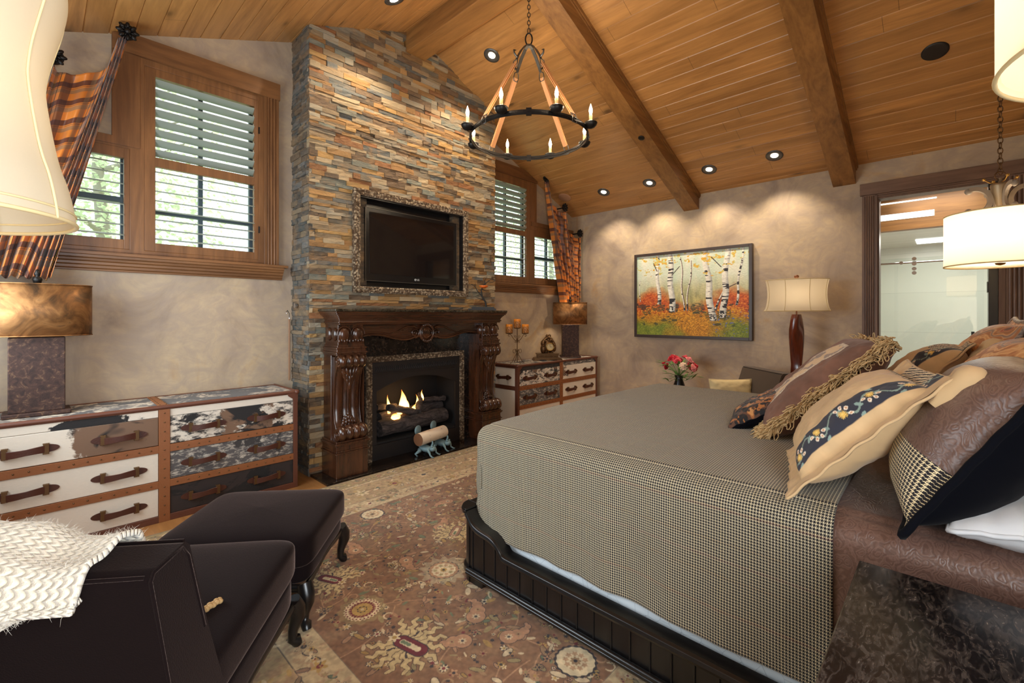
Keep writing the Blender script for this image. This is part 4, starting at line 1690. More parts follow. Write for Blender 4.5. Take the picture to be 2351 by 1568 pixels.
mb.tube([(-.08, 0, .25), (-.02, 0, .31), (.02, 0, .33), (.06, 0, .30), (.10, 0, .24), (.12, -.01, .2)], [.02, .024, .026, .022, .018, .012], 8)
mb.ell((.0, 0, .345), .022, .022, .028)
mb.ell((.035, 0, .35), .02, .018, .024)
for i in range(46):
    a = r.uniform(0, 2 * pi)
    q = r.uniform(.8, 1.05)
    mb.ell((.02 + cos(a) * .085 * q, -.035 + r.uniform(-.01, .02), .20 + sin(a) * .10 * q), r.uniform(.008, .016), .014, r.uniform(.008, .016), 8, 5)
mb.build('figural_case', M['bronze'], ck)
mb = MB()
mb.cyl((.03, -.058, .195), .05, .014, 'y', 28)
fc = mb.build('dial', plain('clock_dial', lin((206, 186, 140)), .4), ck)
mb = MB()
mb.tube([(.03 + .052 * cos(a), -.06, .195 + .052 * sin(a)) for a in [i * 2 * pi / 28 for i in range(28)]], .006, 6, closed=True)
mb.build('bezel', M['brass'], fc)
mb = MB()
mb.box(.0285, .0315, -.061, -.059, .195, .235)
mb.box(.03, .055, -.061, -.059, .1935, .1965)
for k in range(12):
    a = k * pi / 6
    mb.ell((.03 + .041 * cos(a), -.059, .195 + .041 * sin(a)), .003, .001, .003, 6, 4)
mb.build('hands', M['iron'], fc)

# branch sculpture on mantel -------------------------------------------
bs_ = thing('branch_sculpture', 'small twisted black metal branch sculpture with an orange leaf bowl on the mantel', 'ornament', (3.62, 3.96, 1.512), radians(-40))
mb = MB()
mb.box(-.16, .16, -.05, .05, 0, .022)
mb.box(-.12, .14, -.04, .04, .022, .042)
mb.tube([(.05, 0, .04), (.04, 0, .10), (.0, 0, .17), (-.01, 0, .24), (.02, 0, .30), (.07, 0, .345), (.11, 0, .37)], [.012, .010, .009, .008, .007, .005, .003], 8)
mb.tube([(0, 0, .17), (-.05, 0, .22), (-.08, 0, .28), (-.13, .0, .31)], [.007, .006, .004, .002], 6)
mb.tube([(.03, 0, .12), (-.03, 0, .14), (-.08, 0, .16)], [.006, .004, .002], 6)
mb.tube([(.03, 0, .31), (.03, 0, .35), (.06, 0, .40)], [.005, .004, .002], 6)
mb.tube([(0, 0, .25), (.05, 0, .23), (.08, 0, .24)], [.005, .004, .002], 6)
mb.tube([(.07, 0, .345), (.12, 0, .33), (.15, 0, .35)], [.004, .003, .002], 6)
mb.tube([(-.08, 0, .28), (-.08, 0, .33)], [.004, .002], 6)
mb.build('branch', M['iron'], bs_)
mb = MB()
mb.lathe([(0, .262), (.02, .264), (.045, .276), (.055, .292), (.052, .292), (.042, .28), (.018, .27)], c=(.02, 0, 0), n=20)
mb.build('leaf_bowl', plain('orange_glass', lin((222, 104, 34)), .3), bs_)

# key valve and pole by the chimney --------------------------------------
mb = MB()
mb.tube([(1.655, 4.515, .84), (1.655, 4.515, 1.42)], .009, 8)
pl = thing_w('shutter_pole', 'thin tan pole with a wire hook leaning in the corner beside the stone', 'pole', (1.655, 4.515, .83))
mb.build('shaft', plain('pole_tan', lin((150, 110, 78)), .5), pl)
mb = MB()
mb.tube([(1.655, 4.515, 1.42), (1.655, 4.515, 1.47), (1.635, 4.505, 1.50), (1.62, 4.5, 1.485), (1.625, 4.5, 1.47)], .004, 6)
mb.build('hook', M['chrome'], pl)
mb = MB()
mb.cyl((1.66, 4.40, 1.545), .022, .02, 'x', 14)
vk = mb.build('gas_key_valve', M['chrome'])
tag(vk, 'small round metal gas key plate on the side of the chimney stone', 'valve')
# ================================================================ RUG
def rug():
    X0, X1, Y0, Y1 = .22, 4.4, .32, 3.775
    xs = np.concatenate([np.arange(X0, .56, .01), np.arange(.56, 1.78, .003), np.arange(1.78, 3.3, .0055), np.arange(3.3, X1, .02)])
    ys = np.concatenate([np.arange(Y0, .9, .01), np.arange(.9, Y1, .0034)])
    X, Y = np.meshgrid(xs, ys)
    C = np.zeros(X.shape + (3,))
    n = fbm(X * 9, Y * 9, 1)
    n2 = fbm(X * 60, Y * 60, 2, 2)
    field = np.array([124, 87, 60.])
    tan = np.array([150, 118, 84.])
    cream = np.array([206, 184, 146.])
    olive = np.array([150, 132, 88.])
    gold = np.array([168, 132, 70.])
    red = np.array([104, 30, 36.])
    dark = np.array([44, 38, 42.])
    green = np.array([104, 116, 86.])
    rose = np.array([168, 126, 92.])
    C[:] = field
    w = np.clip((n - .42) * 3, 0, 1)[..., None]
    C[:] = C * (1 - w * .45) + tan * w * .45
    r_ = np.random.RandomState(5)

    def win(x, y, R):
        i0, i1 = np.searchsorted(xs, [x - R, x + R])
        j0, j1 = np.searchsorted(ys, [y - R, y + R])
        return slice(j0, j1), slice(i0, i1)

    def paint(sl, mask, col, a=1.0):
        m = (mask * a)[..., None]
        C[sl] = C[sl] * (1 - m) + col * m

    def soft(d, e=.002):
        return np.clip(-d / e + .5, 0, 1)

    def disc(x, y, R, col, a=1.0, petals=0, amp=0.0, rot=0, asp=1.0, core=None):
        sl = win(x, y, R * 1.5 + .01)
        dx, dy = X[sl] - x, Y[sl] - y
        if dx.size == 0:
            return
        c_, s_ = cos(rot), sin(rot)
        u, v = dx * c_ + dy * s_, (-dx * s_ + dy * c_) / asp
        rr = np.hypot(u, v)
        th = np.arctan2(v, u)
        rad = R * (1 - amp * .5 + amp * .5 * np.cos(th * petals)) if petals else R
        paint(sl, soft(rr - rad), col, a)
        if core is not None:
            paint(sl, soft(rr - R * .35), core, a)

    def line(pts, wd, col, a=.85):
        for (x0, y0), (x1, y1) in zip(pts, pts[1:]):
            L = sqrt((x1 - x0) ** 2 + (y1 - y0) ** 2)
            sl = win((x0 + x1) / 2, (y0 + y1) / 2, L / 2 + wd + .004)
            px_, py_ = X[sl] - x0, Y[sl] - y0
            if px_.size == 0:
                continue
            t = np.clip((px_ * (x1 - x0) + py_ * (y1 - y0)) / (L * L + 1e-9), 0, 1)
            d = np.hypot(px_ - t * (x1 - x0), py_ - t * (y1 - y0))
            paint(sl, soft(d - wd), col, a)

    def leaf(x, y, L, rot, col, asp=.35, a=.9, edge=None):
        if edge is not None:
            disc(x, y, L + .003, edge, a, 0, 0, rot, asp + .08)
        disc(x, y, L, col, a, 0, 0, rot, asp)

    # scrolling vines
    for k in range(95):
        x, y = r_.uniform(.95, 3.3), r_.uniform(1.0, 3.05)
        if x > 1.8 and y < 1.85:
            continue
        a = r_.uniform(0, 6.3)
        curl = r_.uniform(-5, 5)
        pts = [(x, y)]
        for s in range(26):
            a += curl * .016 + r_.uniform(-.05, .05)
            x += cos(a) * .016
            y += sin(a) * .016
            pts.append((x, y))
            if s % 7 == 3:
                col = [olive, cream, rose, green][r_.randint(4)]
                leaf(x + .018 * cos(a + 1.3), y + .018 * sin(a + 1.3), r_.uniform(.012, .024), a + .8, col, .4, .8, dark if r_.rand() < .3 else None)
        line(pts, .0032, rose, .8)
        disc(pts[-1][0], pts[-1][1], .02, [cream, gold, rose][r_.randint(3)], .85, 6, .5, a, 1, [red, dark, olive][r_.randint(3)])
    # scattered blossoms and leaves
    for k in range(3000):
        x, y = r_.uniform(.93, 3.3), r_.uniform(1.0, 3.08)
        t = r_.rand()
        rot = r_.uniform(0, 6.3)
        if t < .3:
            R = r_.uniform(.010, .022)
            if r_.rand() < .5:
                disc(x, y, R + .003, dark, .8, 6, .35, rot)
            disc(x, y, R, [cream, rose, gold, tan, cream][r_.randint(5)], .9, r_.randint(5, 8), .5, rot, 1, [dark, red, olive, gold][r_.randint(4)])
        elif t < .75:
            leaf(x, y, r_.uniform(.010, .034), rot, [olive, cream, tan, rose, olive, green, gold][r_.randint(7)], r_.uniform(.25, .5), .85, np.array([80, 58, 48.]) if r_.rand() < .6 else None)
        elif t < .96:
            disc(x, y, r_.uniform(.006, .012), [dark, red, dark][r_.randint(3)], .9, 6, .4, rot)
        else:
            pts = [(x + .022 * cos(q), y + .022 * sin(q)) for q in np.linspace(rot, rot + 4.2, 12)]
            line(pts, .004, [cream, tan, rose][r_.randint(3)], .7)

    def botteh(x, y, rot, s, col):
        c_, s_ = cos(rot), sin(rot)
        P = lambda u, v: (x + (u * c_ - v * s_) * s, y + (u * s_ + v * c_) * s)
        for (u, v, R) in ((0, 0, .042), (.04, .01, .034), (.075, .03, .024), (.095, .055, .015), (.09, .075, .009)):
            disc(*P(u, v), R * s + .003, dark, .7)
        for (u, v, R) in ((0, 0, .042), (.04, .01, .034), (.075, .03, .024), (.095, .055, .015), (.09, .075, .009)):
            disc(*P(u, v), R * s, col, .95)
        disc(*P(0, 0), .02 * s, cream, .8, 7, .4, 0, 1, dark)
        disc(*P(.045, .012), .012 * s, olive, .8, 5, .4, 0, 1, red)

    for (x, y, rot, s) in ((1.45, 1.63, .4, 1.1), (1.3, 1.55, 2.2, 1.0), (1.46, 1.42, 5.6, 1.0), (1.35, 2.62, 1.0, 1.1), (1.15, 2.5, 2.9, .9), (1.9, 2.5, .2, 1.1), (2.2, 2.8, 2.6, 1.0), (1.5, 2.3, 4.0, 1.0), (1.0, 1.35, 1.2, .9)):
        botteh(x, y, rot, s, np.array([172, 126, 92.]))

    def burst(x, y, rot, s=1.0, core=red):
        c_, s_ = cos(rot), sin(rot)
        P = lambda u, v: (x + (u * c_ - v * s_) * s, y + (u * s_ + v * c_) * s)
        rs = np.random.RandomState(int(x * 100))
        for k in range(13):
            a = -2.5 + 5.0 * k / 12
            for q in range(5):
                L = .05 + q * .022
                u, v = .02 + L * cos(a), L * sin(a)
                leaf(*P(u, v), (.028 - q * .003) * s * 1.2 + .003, rot + a + (.7 if q % 2 else -.7), np.array([84, 60, 46.]), .44, .9)
            for q in range(5):
                L = .05 + q * .022
                u, v = .02 + L * cos(a), L * sin(a)
                leaf(*P(u, v), (.028 - q * .003) * s * 1.2, rot + a + (.7 if q % 2 else -.7), np.array([192, 166, 118.]), .38, .95)
            if k % 3 == 1:
                leaf(*P(.02 + .06 * cos(a), .06 * sin(a)), .018 * s, rot + a, dark, .3, .9)
        for u in np.linspace(-.005, .085, 7):
            disc(*P(u, 0), .034 * s, dark, .9)
        for u in np.linspace(-.005, .085, 7):
            disc(*P(u, 0), .030 * s, core, 1)
        for u in np.linspace(.0, .075, 6):
            disc(*P(u, 0), .013 * s, cream, 1)
        for u in np.linspace(.0, .03, 3):
            disc(*P(u, 0), .009 * s, green, 1)
        disc(*P(-.045, 0), .026 * s, cream, 1, 6, .5, 0, 1, gold)

    def medallion(x, y, R, kind, asp=1.0):
        if kind == 'gold':
            disc(x, y, R * 1.35, olive, .5, 12, .12)
            disc(x, y, R, cream, 1, 26, .10)
            for k in range(26):
                a = k * 2 * pi / 26
                disc(x + R * .86 * cos(a), y + R * .86 * sin(a), .0045, red, 1)
            disc(x, y, R * .74, red, 1, 26, .08)
            for k in range(20):
                a = k * 2 * pi / 20
                disc(x + R * .66 * cos(a), y + R * .66 * sin(a), .0045, rose, 1)
            disc(x, y, R * .58, gold, 1, 18, .08)
            disc(x, y, R * .3, dark, .9, 8, .25)
            disc(x, y, R * .22, gold, 1)
            disc(x, y, R * .1, cream, 1)
        elif kind == 'cream':
            disc(x, y, R * 1.12, dark, .9, 20, .06)
            disc(x, y, R, cream, 1, 16, .05)
            for k in range(9):
                a = k * 2 * pi / 9
                disc(x + R * .5 * cos(a), y + R * .5 * sin(a), R * .17, rose, .8, 5, .4)
            disc(x, y, R * .3, tan, 1, 8, .3, 0, 1, dark)
        else:
            disc(x, y, R * 1.7, np.array([186, 172, 140.]), .55, 14, .2)
            disc(x, y, R * 1.05, dark, .7, 20, .06)
            disc(x, y, R, rose, 1, 16, .05)
            disc(x, y, R * .82, cream, 1, 14, .08)
            for k in range(10):
                a = k * 2 * pi / 10
                disc(x + R * .55 * cos(a), y + R * .55 * sin(a), R * .16, [olive, rose][k % 2], .8, 5, .4)
            disc(x, y, R * .25, gold, 1, 8, .3, 0, 1, dark)
    medallion(1.10, 2.07, .088, 'gold')
    burst(1.115, 1.735, -1.35, 1.15)
    burst(1.12, 2.40, 2.0, .95)
    medallion(1.68, 3.01, .078, 'cream')
    medallion(2.55, 2.72, .09, 'cream')
    medallion(1.59, 2.06, .085, 'grey')
    medallion(1.55, 1.12, .082, 'cream')
    burst(1.9, 2.35, .6, 1.0, np.array([150, 110, 86.]))
    # borders
    pale = np.array([164, 138, 98.])
    ivory = np.array([180, 156, 118.])
    olv = np.array([144, 122, 80.])

    def border(dist, u):
        """dist from the outer edge, u along it"""
        m = fbm(dist * 40, u * 40, 8, 3)
        base = np.where((dist < .15)[..., None], olv, np.where((dist < .19)[..., None], ivory, np.where((dist < .5)[..., None], pale, np.where((dist < .66)[..., None], ivory, olv))))
        for e in (.015, .15, .19, .50, .66):
            ln = np.clip(1 - np.abs(dist - e) / .004, 0, 1)[..., None]
            base = base * (1 - ln * .8) + dark * ln * .8
        mm = np.clip((m - .55) * 8, 0, 1)[..., None]
        base = base * (1 - mm * .45) + np.array([150, 112, 84.]) * mm * .45
        return base
    BW = .66
    d = np.minimum(np.minimum(X - X0, X1 - X), np.minimum(Y - Y0, Y1 - Y))
    u = np.where((np.minimum(X - X0, X1 - X) < np.minimum(Y - Y0, Y1 - Y)), Y, X)
    B = border(d, u)
    mb_ = (d < BW)[..., None]
    C[:] = np.where(mb_, B, C)
    for (dd, step, R) in ((.075, .15, .028), (.345, .30, .06), (.58, .16, .036), (.17, .08, .012)):
        for k in range(int(5 / step)):
            for side in range(3):
                if side == 0:
                    x, y = X0 + .1 + k * step, Y1 - dd
                elif side == 1:
                    x, y = X0 + dd, Y0 + .1 + k * step
                else:
                    x, y = X0 + .1 + k * step, Y0 + dd
                if not (X0 + dd * .9 < x < 3.5 and Y0 + dd * .9 < y < Y1 - dd * .9):
                    continue
                col = [rose, cream, gold, ivory][(k + side) % 4]
                rot = r_.uniform(0, 6)
                if R > .03 and k % 2 == 0:
                    disc(x, y, R * 1.1, dark, .7, 5 + (k % 3), .5, rot)
                disc(x, y, R, col, .9, 5 + (k % 3), .5, rot, 1, [red, dark, olive][k % 3])
                if R > .02:
                    ax_ = 0 if side != 1 else pi / 2
                    hx, hy = x + cos(ax_) * step / 2, y + sin(ax_) * step / 2
                    pts = [(x + (hx - x) * 2 * t, y + (hy - y) * 2 * t) for t in np.linspace(0, 1, 9)]
                    pts = [(p[0] + sin(ax_) * .02 * sin(6.28 * t), p[1] + cos(ax_) * .025 * sin(6.28 * t)) for p, t in zip(pts, np.linspace(0, 1, 9))]
                    line(pts, .003, [rose, dark][k % 2], .7)
                    for q in range(3):
                        leaf(hx + r_.uniform(-.03, .03), hy + r_.uniform(-.03, .03), R * .5, r_.uniform(0, 6), [olive, rose, green, cream][r_.randint(4)], .4, .8, dark if q == 0 else None)
    for k in range(1500):
        side = r_.randint(3)
        dd = r_.uniform(.02, .64)
        tpos = r_.rand()
        if side == 0:
            x, y = X0 + .3 + tpos * 3.0, Y1 - dd
        elif side == 1:
            x, y = X0 + dd, Y0 + .5 + tpos * 2.8
        else:
            x, y = X0 + .3 + tpos * 1.6, Y0 + dd
        q = r_.rand()
        rot = r_.uniform(0, 6.3)
        col = [tan, rose, olive, cream, gold, cream, np.array([150, 112, 84.])][r_.randint(7)]
        if q < .6:
            leaf(x, y, r_.uniform(.012, .028), rot, col, .38, .75, dark if r_.rand() < .3 else None)
        else:
            disc(x, y, r_.uniform(.008, .02), col, .85, 6, .45, rot, 1, [red, dark, olive][r_.randint(3)])
    C *= (.86 + .28 * n2)[..., None]
    C *= (1 + .18 * (fbm(X * 2.5, Y * 2.5, 4, 2) - .5))[..., None]
    Z = np.full(X.shape, .014) + (n2 - .5) * .0015
    Z[0, :] = Z[-1, :] = 0.0
    Z[:, 0] = Z[:, -1] = 0.0
    P = np.stack([X, Y, Z], -1)
    mat = attr_mat('rug_wool', .95, (420, .5, .003), sheen=.12)
    rm = npgrid('patterned_rug', P, None, srgb2lin(np.clip(C, 0, 255)), mat)
    tag(rm, 'large oriental floral rug in brown, gold and cream filling the floor', 'rug')


rug()

# ================================================================ BED
bed = thing_w('bed', 'low black wood bed frame with beadboard sides and scrolled footboard', 'bed', (2.74, .85, 0.014))
SX0, SX1 = 1.60, 3.90          # outer faces of the side rails
FY = 1.95
prof = [(1.87, .395), (1.85, .372), (1.82, .342), (1.78, .327), (1.74, .322), (1.69, .318), (1.65, .305), (1.62, .28), (1.60, .256), (1.585, .25), (1.54, .25), (.2, .25), (-.52, .25)]


def smoothline(p, n=2):
    for _ in range(n):
        q = [p[0]]
        for a, b in zip(p, p[1:]):
            q += [(a[0] * .75 + b[0] * .25, a[1] * .75 + b[1] * .25), (a[0] * .25 + b[0] * .75, a[1] * .25 + b[1] * .75)]
        p = q + [p[-1]]
    return p


prof = smoothline(prof, 2)
for mir in (0, 1):
    fx = (lambda x: x) if not mir else (lambda x: SX0 + SX1 - x)
    mb = MB()
    xa, xb = sorted((fx(1.615), fx(1.655)))
    mb.prism(prof[::-1] + [(1.87, .015), (1.77, .015), (1.76, .045), (1.72, .055), (1.70, .075), (-.52, .075)], 'x', xa, xb)
    y = 1.84
    while y > -.5:
        zt_ = interp(-y, [(-p[0], p[1]) for p in prof]) - .02
        mb.tube([(fx(1.613), y, .09), (fx(1.613), y, zt_)], .004, 6)
        y -= .085
    rail = mb.build('side_rail', M['bedwood'], bed)
    mb = MB()
    path = [(p[0], p[1]) for p in prof]
    v = []
    sec = [(1.588, -.022), (1.584, -.010), (1.588, .004), (1.60, .010), (1.665, .010), (1.668, -.014)]
    for (yy, zz) in path:
        v += [(fx(a), yy, zz + b) for a, b in sec]
    n = len(sec)
    f = [(i * n + k, i * n + (k + 1) % n, (i + 1) * n + (k + 1) % n, (i + 1) * n + k) for i in range(len(path) - 1) for k in range(n)]
    mb.add(v, f)
    mb.build('top_cap', M['bedwood'], rail, bevel=.002)
    mb = MB()
    mb.tube([(fx(1.603), 1.87, .085), (fx(1.603), -.52, .085)], .014, 10)
    mb.tube([(fx(1.597), 1.87, .073), (fx(1.597), -.52, .073)], .010, 8)
    mb.build('base_moulding', M['bedwood'], rail)
    # rounded corner post
    cxp, cyp = fx(1.685), 1.865
    mb = MB()
    N = 14
    a0, a1 = (pi, pi / 2) if not mir else (0, pi / 2)
    for (r0, r1, z0_, z1_) in ((.072, .03, .015, .395), (.098, .02, .387, .405), (.094, .02, .405, .412), (.086, .03, .068, .098)):
        vs = []
        for i in range(N + 1):
            a = lerp(a0, a1, i / N)
            for (rr, zz) in ((r0, z0_), (r0, z1_), (r1, z1_), (r1, z0_)):
                vs.append((cxp + rr * cos(a), cyp + rr * sin(a), zz))
        fs = [(i * 4 + k, i * 4 + (k + 1) % 4, i * 4 + 4 + (k + 1) % 4, i * 4 + 4 + k) for i in range(N) for k in range(4)]
        fs += [(0, 1, 2, 3), (N * 4 + 3, N * 4 + 2, N * 4 + 1, N * 4)]
        mb.add(vs, fs)
    mb.build('corner_post', M['bedwood'], bed, bevel=.003)
mb = MB()
fp = smoothline([(1.685, .395), (1.9, .395), (2.1, .42), (2.4, .45), (2.75, .46), (3.1, .45), (3.4, .42), (3.6, .395), (3.815, .395)], 2)
mb.prism([(1.685, .075)] + fp + [(3.815, .075)], 'y', 1.90, 1.937)
x = 1.72
while x < 3.8:
    mb.tube([(x, 1.939, .09), (x, 1.939, .37)], .004, 6)
    x += .085
fb = mb.build('footboard', M['bedwood'], bed)
mb = MB()
mb.strap([(x, 1.915, z) for x, z in fp], .095, .02, (0, 1, 0))
mb.build('top_cap', M['bedwood'], fb, bevel=.003)
mb = MB()
mb.tube([(1.685, 1.945, .085), (3.815, 1.945, .085)], .013, 10)
mb.build('base_moulding', M['bedwood'], fb)
mb = MB()
mb.prism([(1.60, .015), (1.60, 1.15), (1.75, 1.30), (2.2, 1.36), (2.75, 1.42), (3.3, 1.36), (3.75, 1.30), (3.9, 1.15), (3.9, .015)], 'y', -.60, -.53)
mb.build('headboard', M['bedwood'], bed, bevel=.008)

tk = NT('mattress_ticking')
v_ = tk.vor(tk.obj(), 16, 'DISTANCE_TO_EDGE')
M['ticking'] = tk.out(base=tk.mix(tk.ramp(v_, [(0, .5), (.02, .0)]), lin((206, 214, 220)), lin((120, 134, 146))), rough=.7)
mb = MB()
mb.box(1.69, 3.81, -.50, 1.86, .17, .55)
mb.box(1.70, 3.80, -.49, 1.85, .55, .80)
tag(mb.build('mattress', M['ticking'], bevel=.04, seg=4), 'white patterned mattress showing below the houndstooth coverlet hem', 'mattress')


def hounds(t, uvv, period, dk, lt, ov=True):
    th = period / 8
    s = t.sep(t.n('VectorMath', {0: uvv, 3: 1.0 / th}, operation='SCALE').outputs[0]) if False else None
    sx = t.sep(t.map(uvv, (1 / th, 1 / th, 1)))
    a = t.ma('FLOOR', sx[0])
    b = t.ma('FLOOR', sx[1])
    w1 = t.ma('LESS_THAN', t.ma('FLOORED_MODULO', a, 8.0), 4.5)
    w2 = t.ma('LESS_THAN', t.ma('FLOORED_MODULO', b, 8.0), 4.5)
    sel = t.ma('LESS_THAN', t.ma('FLOORED_MODULO', t.ma('ADD', a, b), 4.0), 1.5)
    f = t.ma('ADD', t.ma('MULTIPLY', sel, w1), t.ma('MULTIPLY', t.ma('SUBTRACT', 1.0, sel), w2))
    l2 = lt
    if ov:
        o1 = t.ma('LESS_THAN', t.ma('FLOORED_MODULO', a, 96.0), 8.0)
        o2 = t.ma('LESS_THAN', t.ma('FLOORED_MODULO', b, 80.0), 8.0)
        l2 = t.mix(t.ma('MULTIPLY', o1, .2), l2, lin((206, 160, 106)))
        l2 = t.mix(t.ma('MULTIPLY', o2, .22), l2, lin((236, 216, 160)))
        dk = t.mix(t.ma('MULTIPLY', t.ma('LESS_THAN', t.ma('FLOORED_MODULO', a, 144.0), 8.0), .4), dk, lin((70, 26, 34)))
    n = t.noise(uvv, 14, 3)
    l2 = t.mix(t.ma('MULTIPLY', n, .35), l2, lin((196, 178, 138)))
    return t.mix(f, l2, dk)


ht = NT('houndstooth_wool')
M['hounds'] = ht.out(base=hounds(ht, ht.uv(), .0098, lin((20, 18, 21)), lin((202, 190, 160))), rough=.9, sheen=.15, normal=ht.bump(ht.noise(ht.uv(), 700, 2), .4, .002))
h2 = NT('houndstooth_pillow')
M['hounds2'] = h2.out(base=hounds(h2, h2.uv(), .010, lin((22, 18, 26)), lin((232, 214, 170)), False), rough=.9, sheen=.15)


def paisley(name, c1, c2, c3, sc, rough=.4, metal=0.0, multi=False):
    t = NT(name)
    o = t.obj()
    nz = t.n('TexNoise', {'Vector': o, 'Scale': sc * .9, 'Detail': 2})
    o2 = t.n('VectorMath', {0: o, 1: t.n('VectorMath', {0: nz.outputs[1], 3: .9 / sc}, operation='SCALE').outputs[0]}, operation='ADD').outputs[0]
    d = t.vor(t.map(o2, (1, 1.5, 1)), sc, 'SMOOTH_F1')
    ring = t.ma('SINE', t.ma('MULTIPLY', d, 44.0))
    d2 = t.vor(o2, sc * 5.5, 'F1')
    f = t.ma('ADD', t.ma('MULTIPLY', ring, .28), t.ma('MULTIPLY', d2, .6))
    c = t.ramp(f, [(.10, c2), (.28, c1), (.45, c3), (.6, c1)])
    if multi:
        c = t.mix(t.ramp(d, [(.18, .85), (.26, 0.)]), c, t.ramp(ring, [(.3, lin((84, 62, 60))), (.6, lin((196, 120, 70))), (.8, lin((150, 60, 50)))]))
        c = t.mix(t.ramp(d, [(.28, 0.), (.33, .8), (.38, 0.)]), c, lin((96, 92, 100)))
    return t.out(base=c, rough=rough, metal=metal, sheen=.1, normal=t.bump(f, .25, .003))


M['paisley'] = paisley('brown_paisley_jacquard', lin((100, 73, 62)), lin((90, 64, 54)), lin((110, 83, 72)), 24, .36)
M['paisley_o'] = paisley('orange_paisley', lin((206, 148, 96)), lin((170, 110, 66)), lin((222, 178, 126)), 6, .6, multi=True)
M['paisley_g'] = paisley('grey_brown_paisley', lin((128, 108, 94)), lin((100, 82, 72)), lin((158, 138, 122)), 9, .5)


def drape(name, mat, x0, x1, y0, y1, ztop, hemz, R=.075, foot=True, nu=150, nv=110, wob=.013, parent=None, seed=1, far_hem=.35, footz=.42, puff=.03):
    """cloth over the bed: hangs over both sides (x0, x1) and, if foot, over y1"""
    L = ztop - hemz
    Lf = ztop - footz
    Lx1 = ztop - far_hem
    us = np.concatenate([np.linspace(-L, 0, 60, False), np.linspace(0, x1 - x0, 90, False), np.linspace(x1 - x0, x1 - x0 + Lx1, 30)])
    vs = np.concatenate([np.linspace(y0, y1, 110, False), (np.linspace(y1, y1 + Lf, 40) if foot else np.array([y1]))])
    U, V = np.meshgrid(us, vs)
    a = np.where(U < 0, -U, np.where(U > x1 - x0, U - (x1 - x0), 0))
    sx = np.where(U < 0, -1.0, np.where(U > x1 - x0, 1.0, 0.0))
    b = np.clip(V - y1, 0, None)
    out = (a ** 3 + b ** 3) ** (1 / 3)
    nrm = np.hypot(a, b) + 1e-9
    dx, dy = a / nrm * sx, b / nrm
    ang = np.clip(out / R, 0, pi / 2)
    off = R * np.sin(ang)
    drop = R * (1 - np.cos(ang)) + np.clip(out - R * pi / 2, 0, None)
    bx = np.clip(x0 + U, x0 + R * 0, x1)
    Xp = np.clip(x0 + U, x0 + .0, x1) + np.where(sx != 0, 0, 0)
    # move the flat part in by R so that the hanging face stands at x0/x1
    Xb = np.where(U < 0, x0 + R, np.where(U > x1 - x0, x1 - R, x0 + R + U / (x1 - x0) * (x1 - x0 - 2 * R)))
    Yb = np.where(V > y1, y1 - R, V if not foot else y0 + (V - y0) / (y1 - y0) * (y1 - R - y0))
    X = Xb + dx * off
    Y = Yb + dy * off
    Z = ztop - drop
    # softness
    tx = (X - x0) / (x1 - x0)
    ty = (Y - y0) / (y1 - y0)
    Z = Z + puff * np.clip(4 * tx * (1 - tx), 0, 1) ** .5 * np.where(out > 0, 0, 1) * np.clip(1.3 - ty * .6, 0, 1) + .006 * (fbm(X * 3, Y * 3, seed) - .5)
    hang = np.clip((out - .12) / .3, 0, 1)
    fold = np.sin(V * 17 + 2 * np.sin(V * 5)) * .5 + (fbm(V * 5, U * 2, seed + 3) - .5) * 2.0
    X = X + np.where(sx < 0, 1, -1) * np.where(a > 0, hang * fold * wob, 0)
    Y = Y - np.where(b > 0, hang * (np.sin(U * 16)) * wob, 0)
    P = np.stack([X, Y, Z], -1)
    # diagonal-ish true arc length uv
    UV = np.stack([U + 10, V + 10], -1)
    o = npgrid(name, P, UV, None, mat, parent)
    q = o.modifiers.new('s', 'SOLIDIFY')
    q.thickness = .004
    q.offset = 1
    return o


cv = drape('coverlet', M['hounds'], 1.665, 3.86, .252, 1.90, .845, .25, footz=.40)
tag(cv, 'grey and cream houndstooth wool coverlet spread over the foot of the bed', 'coverlet')
bs2 = drape('bedspread', M['paisley'], 1.675, 3.85, -.50, .36, .833, .30, foot=False, seed=5, wob=.003)
tag(bs2, 'brown paisley jacquard bedspread under the pillows by the granite nightstand', 'bedspread')

# ---------------------------------------------------------------- pillows
M['suede'] = plain('cream_suede', lin((200, 168, 124)), .85, bump=(14, .25), sheen=.2)
M['brownsat'] = plain('brown_satin', lin((112, 76, 60)), .5, bump=(8, .4), sheen=.2)
M['attr_fab'] = attr_mat('embroidered_cloth', .8, (14, .3, .01), sheen=.15)


